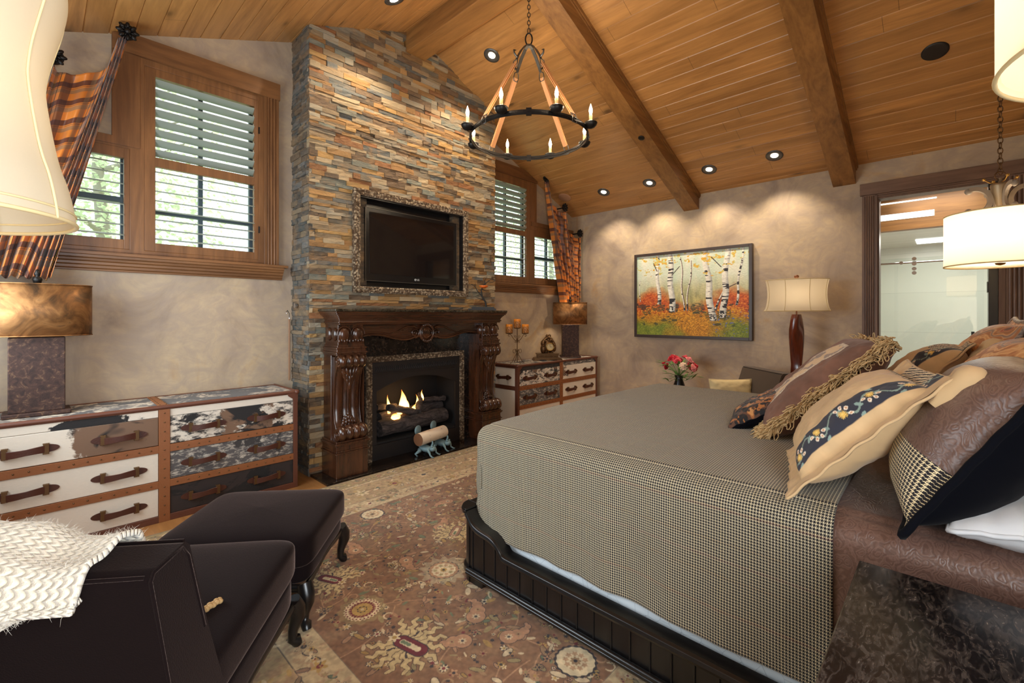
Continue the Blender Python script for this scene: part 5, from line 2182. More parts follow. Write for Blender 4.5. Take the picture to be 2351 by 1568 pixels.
def pillow(name, label, cat, A, ux, uy, w, h, th, parts, back, n=90, flange=0.0, group=None, corner=1.0, wrinkle=.004, seed=1, pinch=.06):
    """A: lower near corner; ux: along the width; uy: up the face. parts: list of (part name, v0, v1, material or colour fn)"""
    ux, uy = Vector(ux).normalized(), Vector(uy).normalized()
    uy = (uy - ux * ux.dot(uy)).normalized()
    nn = uy.cross(ux).normalized()
    if nn.y < 0:
        nn = -nn
    t = thing_w(name, label, cat, tuple(Vector(A) + ux * w / 2), group)

    def surf(side, v0, v1):
        nv = max(4, int(n * (v1 - v0)))
        us = np.linspace(-1, 1, n)
        vs = np.linspace(v0 * 2 - 1, v1 * 2 - 1, nv)
        Ug, Vg = np.meshgrid(us, vs)
        fl = flange * 2 / w
        ui = np.clip(np.abs(Ug) / (1 - fl), 0, 1)
        vi = np.clip(np.abs(Vg) / (1 - fl), 0, 1)
        T = th / 2 * ((1 - ui ** 2.6) * (1 - vi ** 2.6)) ** .55 + .004
        pin = pinch * corner
        xo = Ug * (1 - pin * (1 - Vg ** 2) * np.abs(Ug) ** 3)
        yo = Vg * (1 - pin * (1 - Ug ** 2) * np.abs(Vg) ** 3)
        wr = (fbm(Ug * 4 + 9, Vg * 4 + 9, seed, 3) - .5) * wrinkle * 4
        edge_ = np.clip((np.maximum(np.abs(Ug), np.abs(Vg)) - .72) / .28, 0, 1)
        ruf = np.sin(Vg * 19 + Ug * 3) * edge_ * np.where(np.abs(Ug) > np.abs(Vg), 1, 0) + np.sin(Ug * 19) * edge_ * np.where(np.abs(Vg) >= np.abs(Ug), 1, 0)
        D = side * (T + np.where(T > .006, wr, wr * .3)) + ruf * wrinkle * .55
        base = np.array(Vector(A) + ux * w / 2 + uy * h / 2)
        P = base + (xo * w / 2)[..., None] * np.array(ux) + (yo * h / 2)[..., None] * np.array(uy) + D[..., None] * np.array(nn)
        return P, Ug, Vg
    for (pn, v0, v1, m) in parts:
        P, Ug, Vg = surf(1, v0, v1)
        UV = np.stack([Ug * w / 2 + 5, Vg * h / 2 + 5], -1)
        if callable(m):
            C = m((Ug + 1) / 2 * w, (Vg + 1) / 2 * h)
            o = npgrid(pn, P, UV, srgb2lin(np.clip(C, 0, 255)), M['attr_fab'], t)
        else:
            o = npgrid(pn, P, UV, None, m, t)
    P, Ug, Vg = surf(-1, 0, 1)
    UV = np.stack([Ug * w / 2 + 5, Vg * h / 2 + 5], -1)
    npgrid('back_panel', P, UV, None, back, t, flip=True)
    # seam piping around the edge
    P, _, _ = surf(0, 0, 1)
    loop = [P[0, i] for i in range(0, P.shape[1] - 1, 3)] + [P[i, -1] for i in range(0, P.shape[0] - 1, 3)] + [P[-1, i] for i in range(P.shape[1] - 1, 0, -3)] + [P[i, 0] for i in range(P.shape[0] - 1, 0, -3)]
    return t, [tuple(p) for p in loop], nn


def piping(t, loop, mat, r_=.005):
    mb = MB()
    mb.tube(loop, r_, 6, closed=True)
    mb.build('piping', mat, t)


def embroidery(U, V):
    """cream suede with a navy band of embroidered flowers near the close side"""
    C = np.zeros(U.shape + (3,))
    C[:] = (206, 174, 130)
    C *= (.94 + .12 * fbm(U * 30, V * 30, 3))[..., None]
    b0, b1 = .078, .150
    band = (U > b0) & (U < b1) & (V > .07)
    C[band] = (38, 40, 54)
    tig = (V > .50) & (U > b1 - .03) & (U < .42) & (V > .50 + .0 * U)
    st = np.sin((V * 1.2 + U * .5) * 330 + 4 * fbm(U * 40, V * 40, 5))
    C[tig] = np.where((st > .1)[..., None], (226, 204, 168), (40, 32, 30))[tig]
    c = (b0 + b1) / 2

    def put(mask, col):
        C[mask & band] = col
    xc = c + .020 * np.sin(V * 52)
    put(np.abs(U - xc) < .0032, (128, 148, 136))
    for k in range(8):
        vv = .09 + k * .062
        sgn = 1 if k % 2 else -1
        x0 = c + .020 * sin(vv * 52)
        # leaves
        for (du, dv, a) in ((.018 * sgn, .0, .6 * sgn), (-.014 * sgn, .014, -.8 * sgn)):
            X, Y = U - (x0 + du), V - (vv + dv)
            ca, sa = cos(a), sin(a)
            put(((X * ca + Y * sa) / .0055) ** 2 + ((-X * sa + Y * ca) / .013) ** 2 < 1, (134, 158, 150))
    for k in range(5):
        vv = .10 + k * .098
        x0 = c + (.008 if k % 2 else -.006)
        for q in range(4):
            a = -.5 + q * .8 + (pi * .8 if k % 2 else 0)
            X, Y = U - (x0 + .024 * cos(a)), V - (vv + .024 * sin(a))
            ca, sa = cos(a), sin(a)
            put(((X * ca + Y * sa) / .008) ** 2 + ((-X * sa + Y * ca) / .0055) ** 2 < 1, (240, 226, 206))
            put(((X * ca + Y * sa) / .004) ** 2 + ((-X * sa + Y * ca) / .003) ** 2 < 1, (200, 150, 110))
        rr = np.hypot(U - x0, V - vv)
        th_ = np.arctan2(V - vv, U - x0)
        put(rr < .0115 + .003 * np.sin(th_ * 14), (226, 184, 92))
        put(rr < .004, (240, 210, 120))
    return C


LEAN = (0, -.664, .748)
p3, lp, nn = pillow('throw_pillow', 'cream suede pillow with navy embroidered flower band, nearest on the bed', 'pillow', (1.645, .37, .870), (.975, .22, .0), (0, -.70, .71), .58, .57, .21,
                    [('front_panel', 0, 1, embroidery)], M['suede'], n=230, flange=.06, group=None, seed=3, wrinkle=.005)
piping(p3, lp, M['suede'], .0045)
p5, lp, nn = pillow('throw_pillow', 'second cream suede pillow with tiger patch, mostly hidden behind the fringed brown pillow', 'pillow', (2.74, .33, .868), (1, 0, 0), LEAN, .60, .62, .24,
                    [('front_panel', 0, 1, embroidery)], M['suede'], n=120, flange=.045, seed=8, wrinkle=.006)
piping(p5, lp, M['suede'], .0045)
# knotted corner ears of the suede pillows
for pt, (ex, ey, ez) in ((p3, (1.745, -.03, 1.265)), (p5, (2.78, -.125, 1.305)), (p5, (3.3, -.125, 1.305))):
    mb = MB()
    d = Vector((-.06, -.55, .62)).normalized()
    c = Vector((ex, ey, ez))
    mb.tube([c - d * .09, c - d * .045, c - d * .012, c + d * .02, c + d * .045, c + d * .058], [.018, .032, .028, .036, .028, .006], 16)
    e = Vector((.75, -.25, .45)).normalized()
    mb.tube([c - d * .05, c - d * .04 + e * .04, c - d * .03 + e * .08, c - d * .03 + e * .11, c - d * .03 + e * .12], [.022, .024, .026, .016, .004], 14)
    mb.build('corner_ear', M['suede'], pt)


def lace_brown(U, V):
    C = np.zeros(U.shape + (3,))
    C[:] = (116, 80, 64)
    n = fbm(U * 16, V * 16, 4)
    C *= (.8 + .4 * n)[..., None]
    b0, b1, v0, v1 = .15, .31, .07, .55
    ins = (U > b0) & (U < b1) & (V > v0) & (V < v1)
    n3 = fbm(U * 22, V * 22, 9)
    pic = np.where((n3 > .55)[..., None], (150, 132, 122), (216, 188, 150)) * 1.0
    C[ins] = pic[ins]
    lw = .018
    edge_ = ins & ((U < b0 + lw) | (U > b1 - lw) | (V < v0 + lw) | (V > v1 - lw))
    lc = np.where((np.sin(U * 900) * np.sin(V * 900) > -.2)[..., None], (220, 206, 186), (168, 146, 122)) * 1.0
    C[edge_] = lc[edge_]
    return C


p2, lp, nn = pillow('fringed_pillow', 'brown satin pillow with lace-edged cream band and thick looped fringe', 'pillow', (2.36, .62, .875), (.96, .27, .0), (0, -.74, .67), .60, .66, .22,
                    [('front_panel', 0, 1, lace_brown)], M['brownsat'], n=150, seed=4, wrinkle=.006)
mb = MB()
r = random.Random(9)
ctr = Vector((2.44 + .29, .635 - .24, .872 + .22))
pts = [Vector(p) for p in lp]
N = len(pts)
for k in range(3000):
    i = r.random() * N
    a, b = pts[int(i) % N], pts[(int(i) + 1) % N]
    p = a.lerp(b, i % 1)
    p0_ = p.copy()
    if p.x > 2.62 and r.random() < .6:
        continue
    o = (p - ctr)
    o = (o - nn * o.dot(nn)).normalized()
    tdir = (b - a).normalized()
    L = r.uniform(.028, .052)
    p = p + nn * r.uniform(0, .03) - o * r.uniform(-.01, .055)
    dr = (o * .6 + nn * r.uniform(-.1, 1.1) + tdir * r.uniform(-.7, .7) + Vector((0, 0, -.2))).normalized()
    wd = r.uniform(.006, .012)
    q = [p + tdir * (wd * s_) + dr * (L * hh) + Vector((r.uniform(-.003, .003), r.uniform(-.003, .003), -.02 * hh * hh)) for s_, hh in ((-1, 0), (-1.1, .5), (-.9, .88), (0, 1), (.9, .88), (1.1, .5), (1, 0))]
    q = [Vector((v.x, v.y, max(v.z, .866))) for v in q]
    mb.tube(q, .0022, 4, cap=False)
M['fringe'] = plain('tan_fringe', lin((214, 182, 132)), .8)
tag(mb.build('fringe', M['fringe'], p2), kind='stuff')


def gold_floral(U, V):
    C = np.zeros(U.shape + (3,))
    C[:] = (22, 20, 24)
    n = fbm(U * 30, V * 30, 2, 3)
    m = fbm(U * 44 + 5, V * 44, 6, 3)
    C[(n > .50) & (n < .60)] = (170, 106, 54)
    C[(n >= .60) & (m > .5)] = (196, 140, 84)
    C[(m > .62) & (n < .5)] = (96, 62, 44)
    return C


p1, lp, nn = pillow('floral_pillow', 'small black velvet pillow with orange floral face, furthest toward the foot', 'pillow', (2.44, .81, .868), (.97, .24, .0), (0, -.88, .48), .42, .38, .13,
                    [('front_panel', 0, 1, gold_floral)], M['velvet_b'], n=140, seed=6)
piping(p1, lp, M['velvet_b'], .004)

p4, lp, nn = pillow('pillow_sham', 'large brown paisley sham with houndstooth band and black velvet edge', 'pillow', (1.60, .09, .862), (1, 0, 0), (0, -.52, .85), .72, .55, .30,
                    [('houndstooth_band', 0, .36, M['hounds2']), ('paisley_panel', .36, 1, M['paisley'])], M['velvet_b'], n=100, flange=.03, seed=7, wrinkle=.002)
piping(p4, lp, M['velvet_b'], .011)
p4b, lp, nn = pillow('pillow_sham', 'brown paisley sham behind the second cream pillow on the far side', 'pillow', (2.95, .02, .862), (1, 0, 0), (0, -.5, .86), .72, .60, .26,
                     [('houndstooth_band', 0, .36, M['hounds2']), ('paisley_panel', .36, 1, M['paisley'])], M['velvet_b'], n=60, flange=.03, seed=17, wrinkle=.005)
for k, (A, wv, lab) in enumerate((((2.15, .03, .862), .80, 'orange paisley euro sham with grey corner, leaning behind the near pillows'), ((2.98, .06, .862), .80, 'orange paisley euro sham further across the bed head'))):
    q, lp, nn = pillow('euro_sham', lab, 'pillow', A, (1, 0, 0), (0, -.50, .87), wv, .66 if k else .60, .26, [('front_panel', 0, 1, M['paisley_o'])], M['paisley_g'], n=80, seed=20 + k, flange=.04)
    piping(q, lp, M['paisley_g'], .012)
p8, lp, nn = pillow('bed_pillow', 'white cotton sleeping pillow at the bed head near the nightstand', 'pillow', (1.66, .0, .885), (1, .0, 0), (0, -1, .12), .66, .44, .16, [('cotton_case', 0, 1, M['white'])], M['white'], n=60, seed=30) 

piping(p8, lp, M['white'], .007)

# ================================================================ NIGHTSTAND
ns = thing_w('nightstand', 'nightstand with polished dark granite top at the near side of the bed', 'nightstand', (1.23, -.20, 0))
mb = MB()
mb.box(.90, 1.545, -.62, .175, .757, .787)
mb.build('granite_top', M['granite'], ns, bevel=.003)
mb = MB()
mb.box(.94, 1.505, -.60, .13, .12, .757)
bd = mb.build('body', M['bedwood'], ns, bevel=.004)
for z0_, z1_ in ((.16, .44), (.46, .72)):
    mb = MB()
    mb.box(.97, 1.475, .13, .145, z0_, z1_)
    dw = mb.build('drawer', M['bedwood'], ns, bevel=.004)
    mb = MB()
    mb.ell((1.22, .16, (z0_ + z1_) / 2), .016)
    mb.build('knob', M['bronze'], dw)
for x in (.96, 1.485):
    for y in (-.58, .11):
        mb = MB()
        mb.box(x - .025, x + .025, y - .025, y + .025, .014, .12)
        mb.build('leg', M['bedwood'], ns, bevel=.004)
# ================================================================ ARMCHAIRS AND OTTOMAN
def cabriole(mb, x, y, dx, dy, h):
    s_ = 1.0
    pts_ = [(x, y, h), (x + dx * .018, y + dy * .018, h * .80), (x + dx * .022, y + dy * .022, h * .62), (x + dx * .004, y + dy * .004, h * .35), (x + dx * .0, y + dy * .0, h * .16), (x + dx * .014, y + dy * .014, .025), (x + dx * .022, y + dy * .022, .002)]
    mb.tube(pts_, [.034, .036, .031, .021, .018, .024, .020], 12)
    mb.ell((x + dx * .03, y + dy * .03, h * .78), .018, .018, .028, 10, 6)


def chair_frame(mb, x0, x1, y0, y1, z):
    """carved curved lower rail"""
    def side(a, b):
        n = 16
        P = []
        for i in range(n + 1):
            t = i / n
            P.append((lerp(a[0], b[0], t), lerp(a[1], b[1], t), z - .018 + .022 * sin(pi * t) ** .8 - .004 * sin(3 * pi * t)))
        mb.tube(P, .014, 8)
        mb.tube([(p[0], p[1], p[2] - .016) for p in P], .008, 6)
    c = [(x0, y0), (x1, y0), (x1, y1), (x0, y1)]
    for a, b in zip(c, c[1:] + c[:1]):
        side(a, b)


def soft_box(mb, x0, x1, y0, y1, z0_, z1_, crown=.02, r_=.05, n=18):
    """upholstered cushion: rounded box with a crowned top"""
    def fn(u, v):
        th_ = u * 2 * pi
        ph = (v - .5) * pi
        def se(c, e):
            return abs(c) ** e * (1 if c >= 0 else -1)
        e1, e2 = .22, .20
        hx, hy, hz = (x1 - x0) / 2, (y1 - y0) / 2, (z1_ - z0_) / 2
        cp_ = se(cos(ph), e1)
        X = hx * cp_ * se(cos(th_), e2)
        Y = hy * cp_ * se(sin(th_), e2)
        Z = hz * se(sin(ph), e1 * 1.4)
        k = max(0, 1 - (X / hx) ** 2) * max(0, 1 - (Y / hy) ** 2)
        if Z > 0:
            Z += crown * k * (Z / hz)
        return ((x0 + x1) / 2 + X, (y0 + y1) / 2 + Y, (z0_ + z1_) / 2 + Z)
    mb.grid(fn, 72, 36)


def make_chair(loc, label):
    # local x: across (to the sitter's right), local y: from front to back
    t = thing('slipper_chair', label, 'chair', loc, 0, None)
    mb = MB()
    soft_box(mb, 0, .70, -.01, .80, .315, .475, .012)
    mb.build('seat_cushion', M['velvet'], t)
    mb = MB()
    soft_box(mb, .012, .688, .0, .86, .19, .335, 0)
    mb.build('seat_base', M['velvet'], t)
    mb = MB()
    chair_frame(mb, .022, .678, .012, .85, .20)
    mb.build('wood_rail', M['bedwood'], t)
    for (x, y, dx, dy) in ((.03, .02, -1, -1), (.67, .02, 1, -1), (.03, .84, -1, 1), (.67, .84, 1, 1)):
        mb = MB()
        cabriole(mb, x, y, dx * .8, dy * .8, .20)
        mb.build('leg', M['bedwood'], t)
    # raked back
    mb = MB()
    pr_ = [(.66, .34), (.76, .60), (.845, .855), (.865, .872), (.99, .868), (1.005, .85), (.93, .55), (.86, .22), (.66, .22)]
    mb.prism(pr_[::-1], 'x', .0, .70)
    mb.build('backrest', M['velvet'], t, bevel=.028, seg=5)
    mb = MB()
    for x in (.001, .699):
        mb.tube([(x, .775, .60), (x, .85, .83), (x, .875, .862), (x, .985, .86), (x, .995, .845), (x, .925, .55), (x, .862, .25)], .0045, 6)
    for (y, z) in ((.852, .868), (1.0, .858)):
        mb.tube([(.01, y, z), (.69, y, z)], .0045, 6)
    mb.build('seam_piping', M['velvet'], t)
    return t


chair = make_chair((.80, 2.05, .014), 'dark brown velvet slipper chair in the foreground, its back to the viewer')
# local +x -> a, local +y -> b (mirror handled by rotation: x axis = a, y axis = b)
A_ = Vector((-.777, .629, 0))
B_ = Vector((-.629, -.777, 0))


def place(o, F_, a):
    """rotate so that local x points along a (left-to-right across the front) and local y = a rotated by +90 degrees"""
    o.location = F_
    o.rotation_euler = (0, 0, math.atan2(a[1], a[0]))


place(chair, (.80, 2.05, .014), A_)     # x axis along a, +90deg gives (-.629,-.777)
far = copy_tree(chair)
far['label'] = 'brown velvet slipper chair in the far corner beyond the bed, beside the tall wood lamp'
far.location = (5.0, 2.29, 0.0)
far.rotation_euler = (0, 0, radians(226.9))
for ch_ in [k for k in bpy.data.objects if k.parent == far]:
    if ch_.name.startswith(('backrest', 'seat', 'seam')):
        ch_.data = ch_.data.copy()
        ch_.data.materials[0] = M['velvet_tan']
cu, lp, nn = pillow('chair_cushion', 'pale yellow cushion leaning on the far brown chair', 'pillow', (5.05, 1.86, .42), (.683 * .6, -.73 * .6, 0), (.5, -.42, .6), .46, .34, .12, [('cover', 0, 1, M['cream'])], M['cream'], n=40, seed=2)
piping(cu, lp, M['cream'], .006)

ott = thing('ottoman', 'dark brown velvet ottoman on black cabriole legs in front of the foreground chair', 'ottoman', (.855, 2.10, .014), math.atan2(.47, .415))
mb = MB()
soft_box(mb, -.005, .625, -.005, .70, .27, .43, .018)
mb.build('cushion', M['velvet'], ott)
mb = MB()
soft_box(mb, .012, .608, .012, .688, .195, .30, 0)
mb.build('base_border', M['velvet'], ott)
mb = MB()
chair_frame(mb, .022, .598, .022, .678, .205)
mb.build('wood_rail', M['bedwood'], ott)
for (x, y, dx, dy) in ((.03, .03, -1, -1), (.59, .03, 1, -1), (.03, .67, -1, 1), (.59, .67, 1, 1)):
    mb = MB()
    cabriole(mb, x, y, dx * .8, dy * .8, .205)
    mb.build('leg', M['bedwood'], ott)

# knitted throw over the chair back ----------------------------------------
kn = NT('chunky_cream_knit')
uvk = kn.sep(kn.map(kn.uv(), (1, 1, 1)))
a1 = kn.ma('ABSOLUTE', kn.ma('SINE', kn.ma('ADD', kn.ma('MULTIPLY', uvk[0], 150.0), kn.ma('MULTIPLY', kn.ma('ABSOLUTE', kn.ma('SINE', kn.ma('MULTIPLY', uvk[1], 115.0))), 1.4))))
nz_ = kn.noise(kn.obj(), 90, 4, .7)
hgt = kn.ma('ADD', kn.ma('MULTIPLY', a1, .8), kn.ma('MULTIPLY', nz_, .7))
M['knit'] = kn.out(base=kn.mix(kn.ramp(hgt, [(.3, 0.), (.8, 1.)]), lin((204, 192, 166)), lin((232, 222, 202))), rough=.95, sheen=.5, normal=kn.bump(hgt, .8, .008))
CF = Matrix.Translation((.80, 2.05, .014)) @ Matrix.Rotation(math.atan2(.629, -.777), 4, 'Z')
th = thing_w('knit_throw', 'fluffy cream knitted throw draped over the foreground chair back', 'throw', tuple(CF @ Vector((.6, .93, .88))))


def throw_fn(u, v):
    x = .12 + u * .75
    # lower edges recede to the right
    k = smooth((x - .10) / .45)
    lift = .012 + .085 * smooth((x - .15) / .45) + .012 * sin(x * 22)
    drop_b = .02 + .30 * smooth((x - .12) / .6)     # hanging on the camera side
    drop_f = .03 + .36 * k
    # path: front hang -> top -> rear hang
    path = [(.775, .86 - drop_f), (.80, .80 - .2 * k * .3), (.845, .885 + lift * .7), (.92, .885 + lift), (1.0, .875 + lift * .75), (1.045, .82), (1.02, .86 - drop_b)]
    s_ = v * (len(path) - 1)
    i = min(int(s_), len(path) - 2)
    f_ = s_ - i
    p0 = path[max(i - 1, 0)]
    p1, p2, p3_ = path[i], path[i + 1], path[min(i + 2, len(path) - 1)]
    q = [.5 * ((2 * p1[m]) + (-p0[m] + p2[m]) * f_ + (2 * p0[m] - 5 * p1[m] + 4 * p2[m] - p3_[m]) * f_ ** 2 + (-p0[m] + 3 * p1[m] - 3 * p2[m] + p3_[m]) * f_ ** 3) for m in (0, 1)]
    y, z = q
    z += .010 * sin(x * 40 + v * 6) * k + .006 * sin(v * 30)
    y += .012 * sin(x * 27 + v * 9) * k
    if x > .70:
        z -= (x - .70) * .25
    return tuple(CF @ Vector((x, y, z)))


mb = MB()
mb.grid(throw_fn, 110, 80, lambda a, b: (a * .75, b * .9))
tb = mb.build('knit', M['knit'], th, solid=.014, soff=0)
mb = MB()
r = random.Random(21)
for i in range(3600):
    u, v = r.random(), r.random()
    if r.random() < .35:
        u = r.random() * .25
    if r.random() < .25:
        v = r.choice((r.random() * .06, 1 - r.random() * .06))
    p = Vector(throw_fn(u, v))
    e = 1e-3
    du = Vector(throw_fn(min(1, u + e), v)) - Vector(throw_fn(max(0, u - e), v))
    dv = Vector(throw_fn(u, min(1, v + e))) - Vector(throw_fn(u, max(0, v - e)))
    nrm_ = du.cross(dv)
    if nrm_.length < 1e-12:
        continue
    nrm_.normalize()
    c_ = CF @ Vector((.5, .92, .7))
    if nrm_.dot(p - c_) < 0:
        nrm_ = -nrm_
    dd = (nrm_ + Vector((r.uniform(-.8, .8), r.uniform(-.8, .8), r.uniform(-.6, .8)))).normalized()
    L = r.uniform(.008, .020)
    mb.tube([p, p + dd * L * .6 + Vector((r.uniform(-.004, .004), 0, 0)), p + dd * L + Vector((r.uniform(-.008, .008), r.uniform(-.008, .008), r.uniform(-.006, .006)))], [.0005, .0003, .0001], 3, cap=False)
M['fluff'] = plain('fluff', lin((246, 240, 226)), .9)
tag(mb.build('fluff', M['fluff'], th), kind='stuff')
mb = MB()
for k in range(9):
    t_ = k / 8
    for s_ in (-1, 1):
        mb.ell((.335 + .085 * t_, 1.705 + .045 * t_ + s_ * .006, .508 - .005 * t_ + (.003 if k % 2 else 0)), .009, .008, .008, 8, 6)
tg = mb.build('braided_tassel', plain('braid', lin((178, 142, 92)), .8))
tag(tg, 'short tan braided rope tassel lying on the foreground chair seat', 'tassel')

# ================================================================ LAMPS WITH FABRIC SHADES
sh_m = NT('lit_shade_fabric')
for nd in list(sh_m.t.nodes):
    if nd.type != 'OUTPUT_MATERIAL':
        sh_m.t.nodes.remove(nd)


def shade_mat(name, col, transl=.5, rough=.9):
    t = NT(name)
    for nd in list(t.t.nodes):
        if nd.type != 'OUTPUT_MATERIAL':
            t.t.nodes.remove(nd)
    n_ = t.noise(t.obj(), 220, 2)
    c = t.mix(t.ma('MULTIPLY', n_, .12), col, tuple(k * .8 for k in col))
    d = t.n('BsdfDiffuse', {0: c})
    tr = t.n('BsdfTranslucent', {0: c})
    m = t.n('MixShader', {0: transl, 1: d.outputs[0], 2: tr.outputs[0]})
    t.t.links.new(m.outputs[0], t.t.nodes['Material Output'].inputs[0])
    return t.m


M['shade'] = shade_mat('cream_silk_shade', lin((226, 214, 190)), .5)
M['shade_w'] = shade_mat('white_drum_shade', lin((250, 240, 222)), .55)
M['diffuser'] = shade_mat('diffuser', lin((252, 246, 230)), .6)

# foreground lamp
fl_ = thing('floor_lamp', 'lamp with large cream waisted fabric shade at the left edge, nearest the viewer', 'lamp', (-.168, 1.21, 0.014))
prof_ = [(.2206, 1.603), (.2195, 1.618), (.210, 1.674), (.197, 1.714), (.187, 1.775), (.180, 1.83), (.179, 1.853), (.184, 1.895), (.193, 1.935), (.203, 1.975), (.209, 2.01), (.208, 2.04), (.199, 2.07), (.19, 2.085)]
prof_ = smoothline(prof_, 2)
mb = MB()
mb.lathe(prof_, n=96, cap=False)
sh_o = mb.build('lamp_shade', M['shade'], fl_)
mb = MB()
for k in range(8):
    a = k * pi / 4 + .25
    mb.tube([((r_ + .0028) * cos(a), (r_ + .0028) * sin(a), z) for r_, z in prof_], .002, 6)
mb.tube([(.2206 * cos(a), .2206 * sin(a), 1.604) for a in [i * 2 * pi / 64 for i in range(64)]], .0035, 8, closed=True)
mb.tube([(.2195 * cos(a), .2195 * sin(a), 1.622) for a in [i * 2 * pi / 64 for i in range(64)]], .002, 6, closed=True)
mb.build('shade_piping', M['cream'], sh_o)
mb = MB()
mb.lathe([(.14, 0), (.14, .02), (.05, .04), (.02, .06), (.018, 1.2), (.03, 1.25), (.015, 1.3), (.01, 1.62), (.008, 2.06)], n=24)
mb.build('stand', M['mantel'], fl_)
mb = MB()
mb.ell((0, 0, 1.78), .03, .03, .045)
mb.build('bulb', emit('lamp_bulb', (1, .8, .5), 4), fl_)
light('floor_lamp_light', 'POINT', (-.168, 1.21, 1.86), 1.0, WARM, size=.05)

# tall twisted lamp by the painting
wl = thing('floor_lamp', 'tall twisted reddish wood lamp with cream oval shade between painting and doorway', 'lamp', (5.70, 1.19, 0), radians(-76))
mb = MB()
Hs = [(.0, .10), (.02, .10), (.05, .07), (.5, .045), (.80, .062), (.92, .052), (1.1, .066), (1.3, .086), (1.42, .086), (1.465, .078)]


def tw(u, v):
    z = v * 1.465
    w_ = interp(z, Hs)
    a = u * 2 * pi
    tt = z * 3.1
    x, y = abs(cos(a)) ** .7 * (1 if cos(a) > 0 else -1) * w_, abs(sin(a)) ** .7 * (1 if sin(a) > 0 else -1) * w_ * .55
    return (x * cos(tt) - y * sin(tt), x * sin(tt) + y * cos(tt), z)


mb.grid(tw, 32, 90)
M['cherry'] = wood('cherry_wood', lin((120, 52, 26)), lin((62, 22, 12)), 'z', 1.6, .22, coat=.6)
mb.build('twisted_body', M['cherry'], wl)
mb = MB()
pf = smoothline([(1.0, 1.503), (.93, 1.55), (.885, 1.66), (.90, 1.76), (.955, 1.84)], 2)
mb.lathe(pf, n=64, sx=.31, sy=.20, cap=False)
so = mb.build('lamp_shade', M['shade'], wl)
mb = MB()
for k in range(8):
    a = k * pi / 4 + .4
    mb.tube([((r_ * .31 + .003) * cos(a), (r_ * .20 + .003) * sin(a), z) for r_, z in pf], .0025, 5)
for (r_, z) in (pf[0], pf[-1]):
    mb.tube([(r_ * .31 * cos(a), r_ * .20 * sin(a), z) for a in [i * 2 * pi / 48 for i in range(48)]], .004, 6, closed=True)
mb.build('shade_piping', M['cream'], so)
mb = MB()
mb.tube([(0, 0, 1.46), (0, 0, 1.86)], .007, 8)
mb.ell((0, 0, 1.875), .024, .024, .02)
mb.build('finial', M['leather'], wl)
light('twisted_lamp_light', 'POINT', (5.70, 1.19, 1.66), 1.6, WARM, size=.05)

# ================================================================ CHANDELIER
CHX, CHY, CHZ = 2.83, 2.52, 2.93
cl = thing('chandelier', 'round iron ring chandelier with leather straps and eight lit candle bulbs', 'chandelier', (CHX, CHY, CHZ), math.atan2(CHY, CHX))
mb = MB()
mb.strap([(.485 * cos(a), .485 * sin(a), 0) for a in [i * 2 * pi / 72 for i in range(73)]], .036, .006, (0, 0, 1))
rg = mb.build('ring', M['iron'], cl)
mb = MB()
mb.tube([(.491 * cos(a), .491 * sin(a), .006 * sin(a * 14)) for a in [i * 2 * pi / 144 for i in range(144)]], .0022, 5, closed=True)
mb.tube([(.479 * cos(a), .479 * sin(a), .006 * sin(a * 14 + 1)) for a in [i * 2 * pi / 144 for i in range(144)]], .0022, 5, closed=True)
mb.build('wire_wrap', M['iron'], rg)
for k in range(4):
    a = k * pi / 2
    T = Matrix.Rotation(a, 4, 'Z')
    mb = MB(T)
    mb.box(.476, .496, -.02, .02, -.026, .026)
    mb.cyl((.496, 0, 0), .008, .008, 'x', 10)
    mb.build('clamp', M['iron'], rg)
for k in range(4):
    a = pi / 4 + k * pi / 2
    T = Matrix.Rotation(a, 4, 'Z')
    mb = MB(T)
    p0, p1 = Vector((.155, 0, .555)), Vector((.462, 0, .045))
    n = 10
    mb.strap([p0.lerp(p1, i / n) for i in range(n + 1)], .042, .004, (0, 1, 0))
    mb.strap([p0.lerp(p1, i / n) + Vector((.010, 0, .006)) for i in range(n + 1)], .042, .004, (0, 1, 0))
    mb.build('leather_strap', M['tan'], cl)
    mb = MB(T)
    # hooks and buckles
    mb.tube([(.485, -.024, -.02), (.485, -.024, .02), (.47, -.024, .05), (.462, 0, .055), (.47, .024, .05), (.485, .024, .02), (.485, .024, -.02)], .0045, 6, closed=True)
    mb.build('strap_link', M['iron_lt'], cl)
    mb = MB(T)
    mb.tube([(.155 + .0, -.026, .56), (.15, -.022, .59), (.14, 0, .60), (.15, .022, .59), (.155, .026, .56), (.16, .02, .53), (.16, -.02, .53)], .004, 6, closed=True)
    mb.strap([(.14, 0, .60), (.125, 0, .635), (.085, 0, .70), (.04, 0, .755), (.0, 0, .775)], [.024, .028, .03, .03, .03], .006, (0, 1, 0))
    mb.tube([(.135, 0, .62), (.165, 0, .64), (.17, 0, .665), (.15, 0, .67)], [.009, .008, .006, .004], 6)
    mb.build('crown_arm', M['iron_lt'], cl)
M['candle_sleeve'] = shade_mat('candle_sleeve', lin((250, 226, 180)), .4)
M['bulb'] = emit('candle_bulb', (1.0, .74, .42), 30)
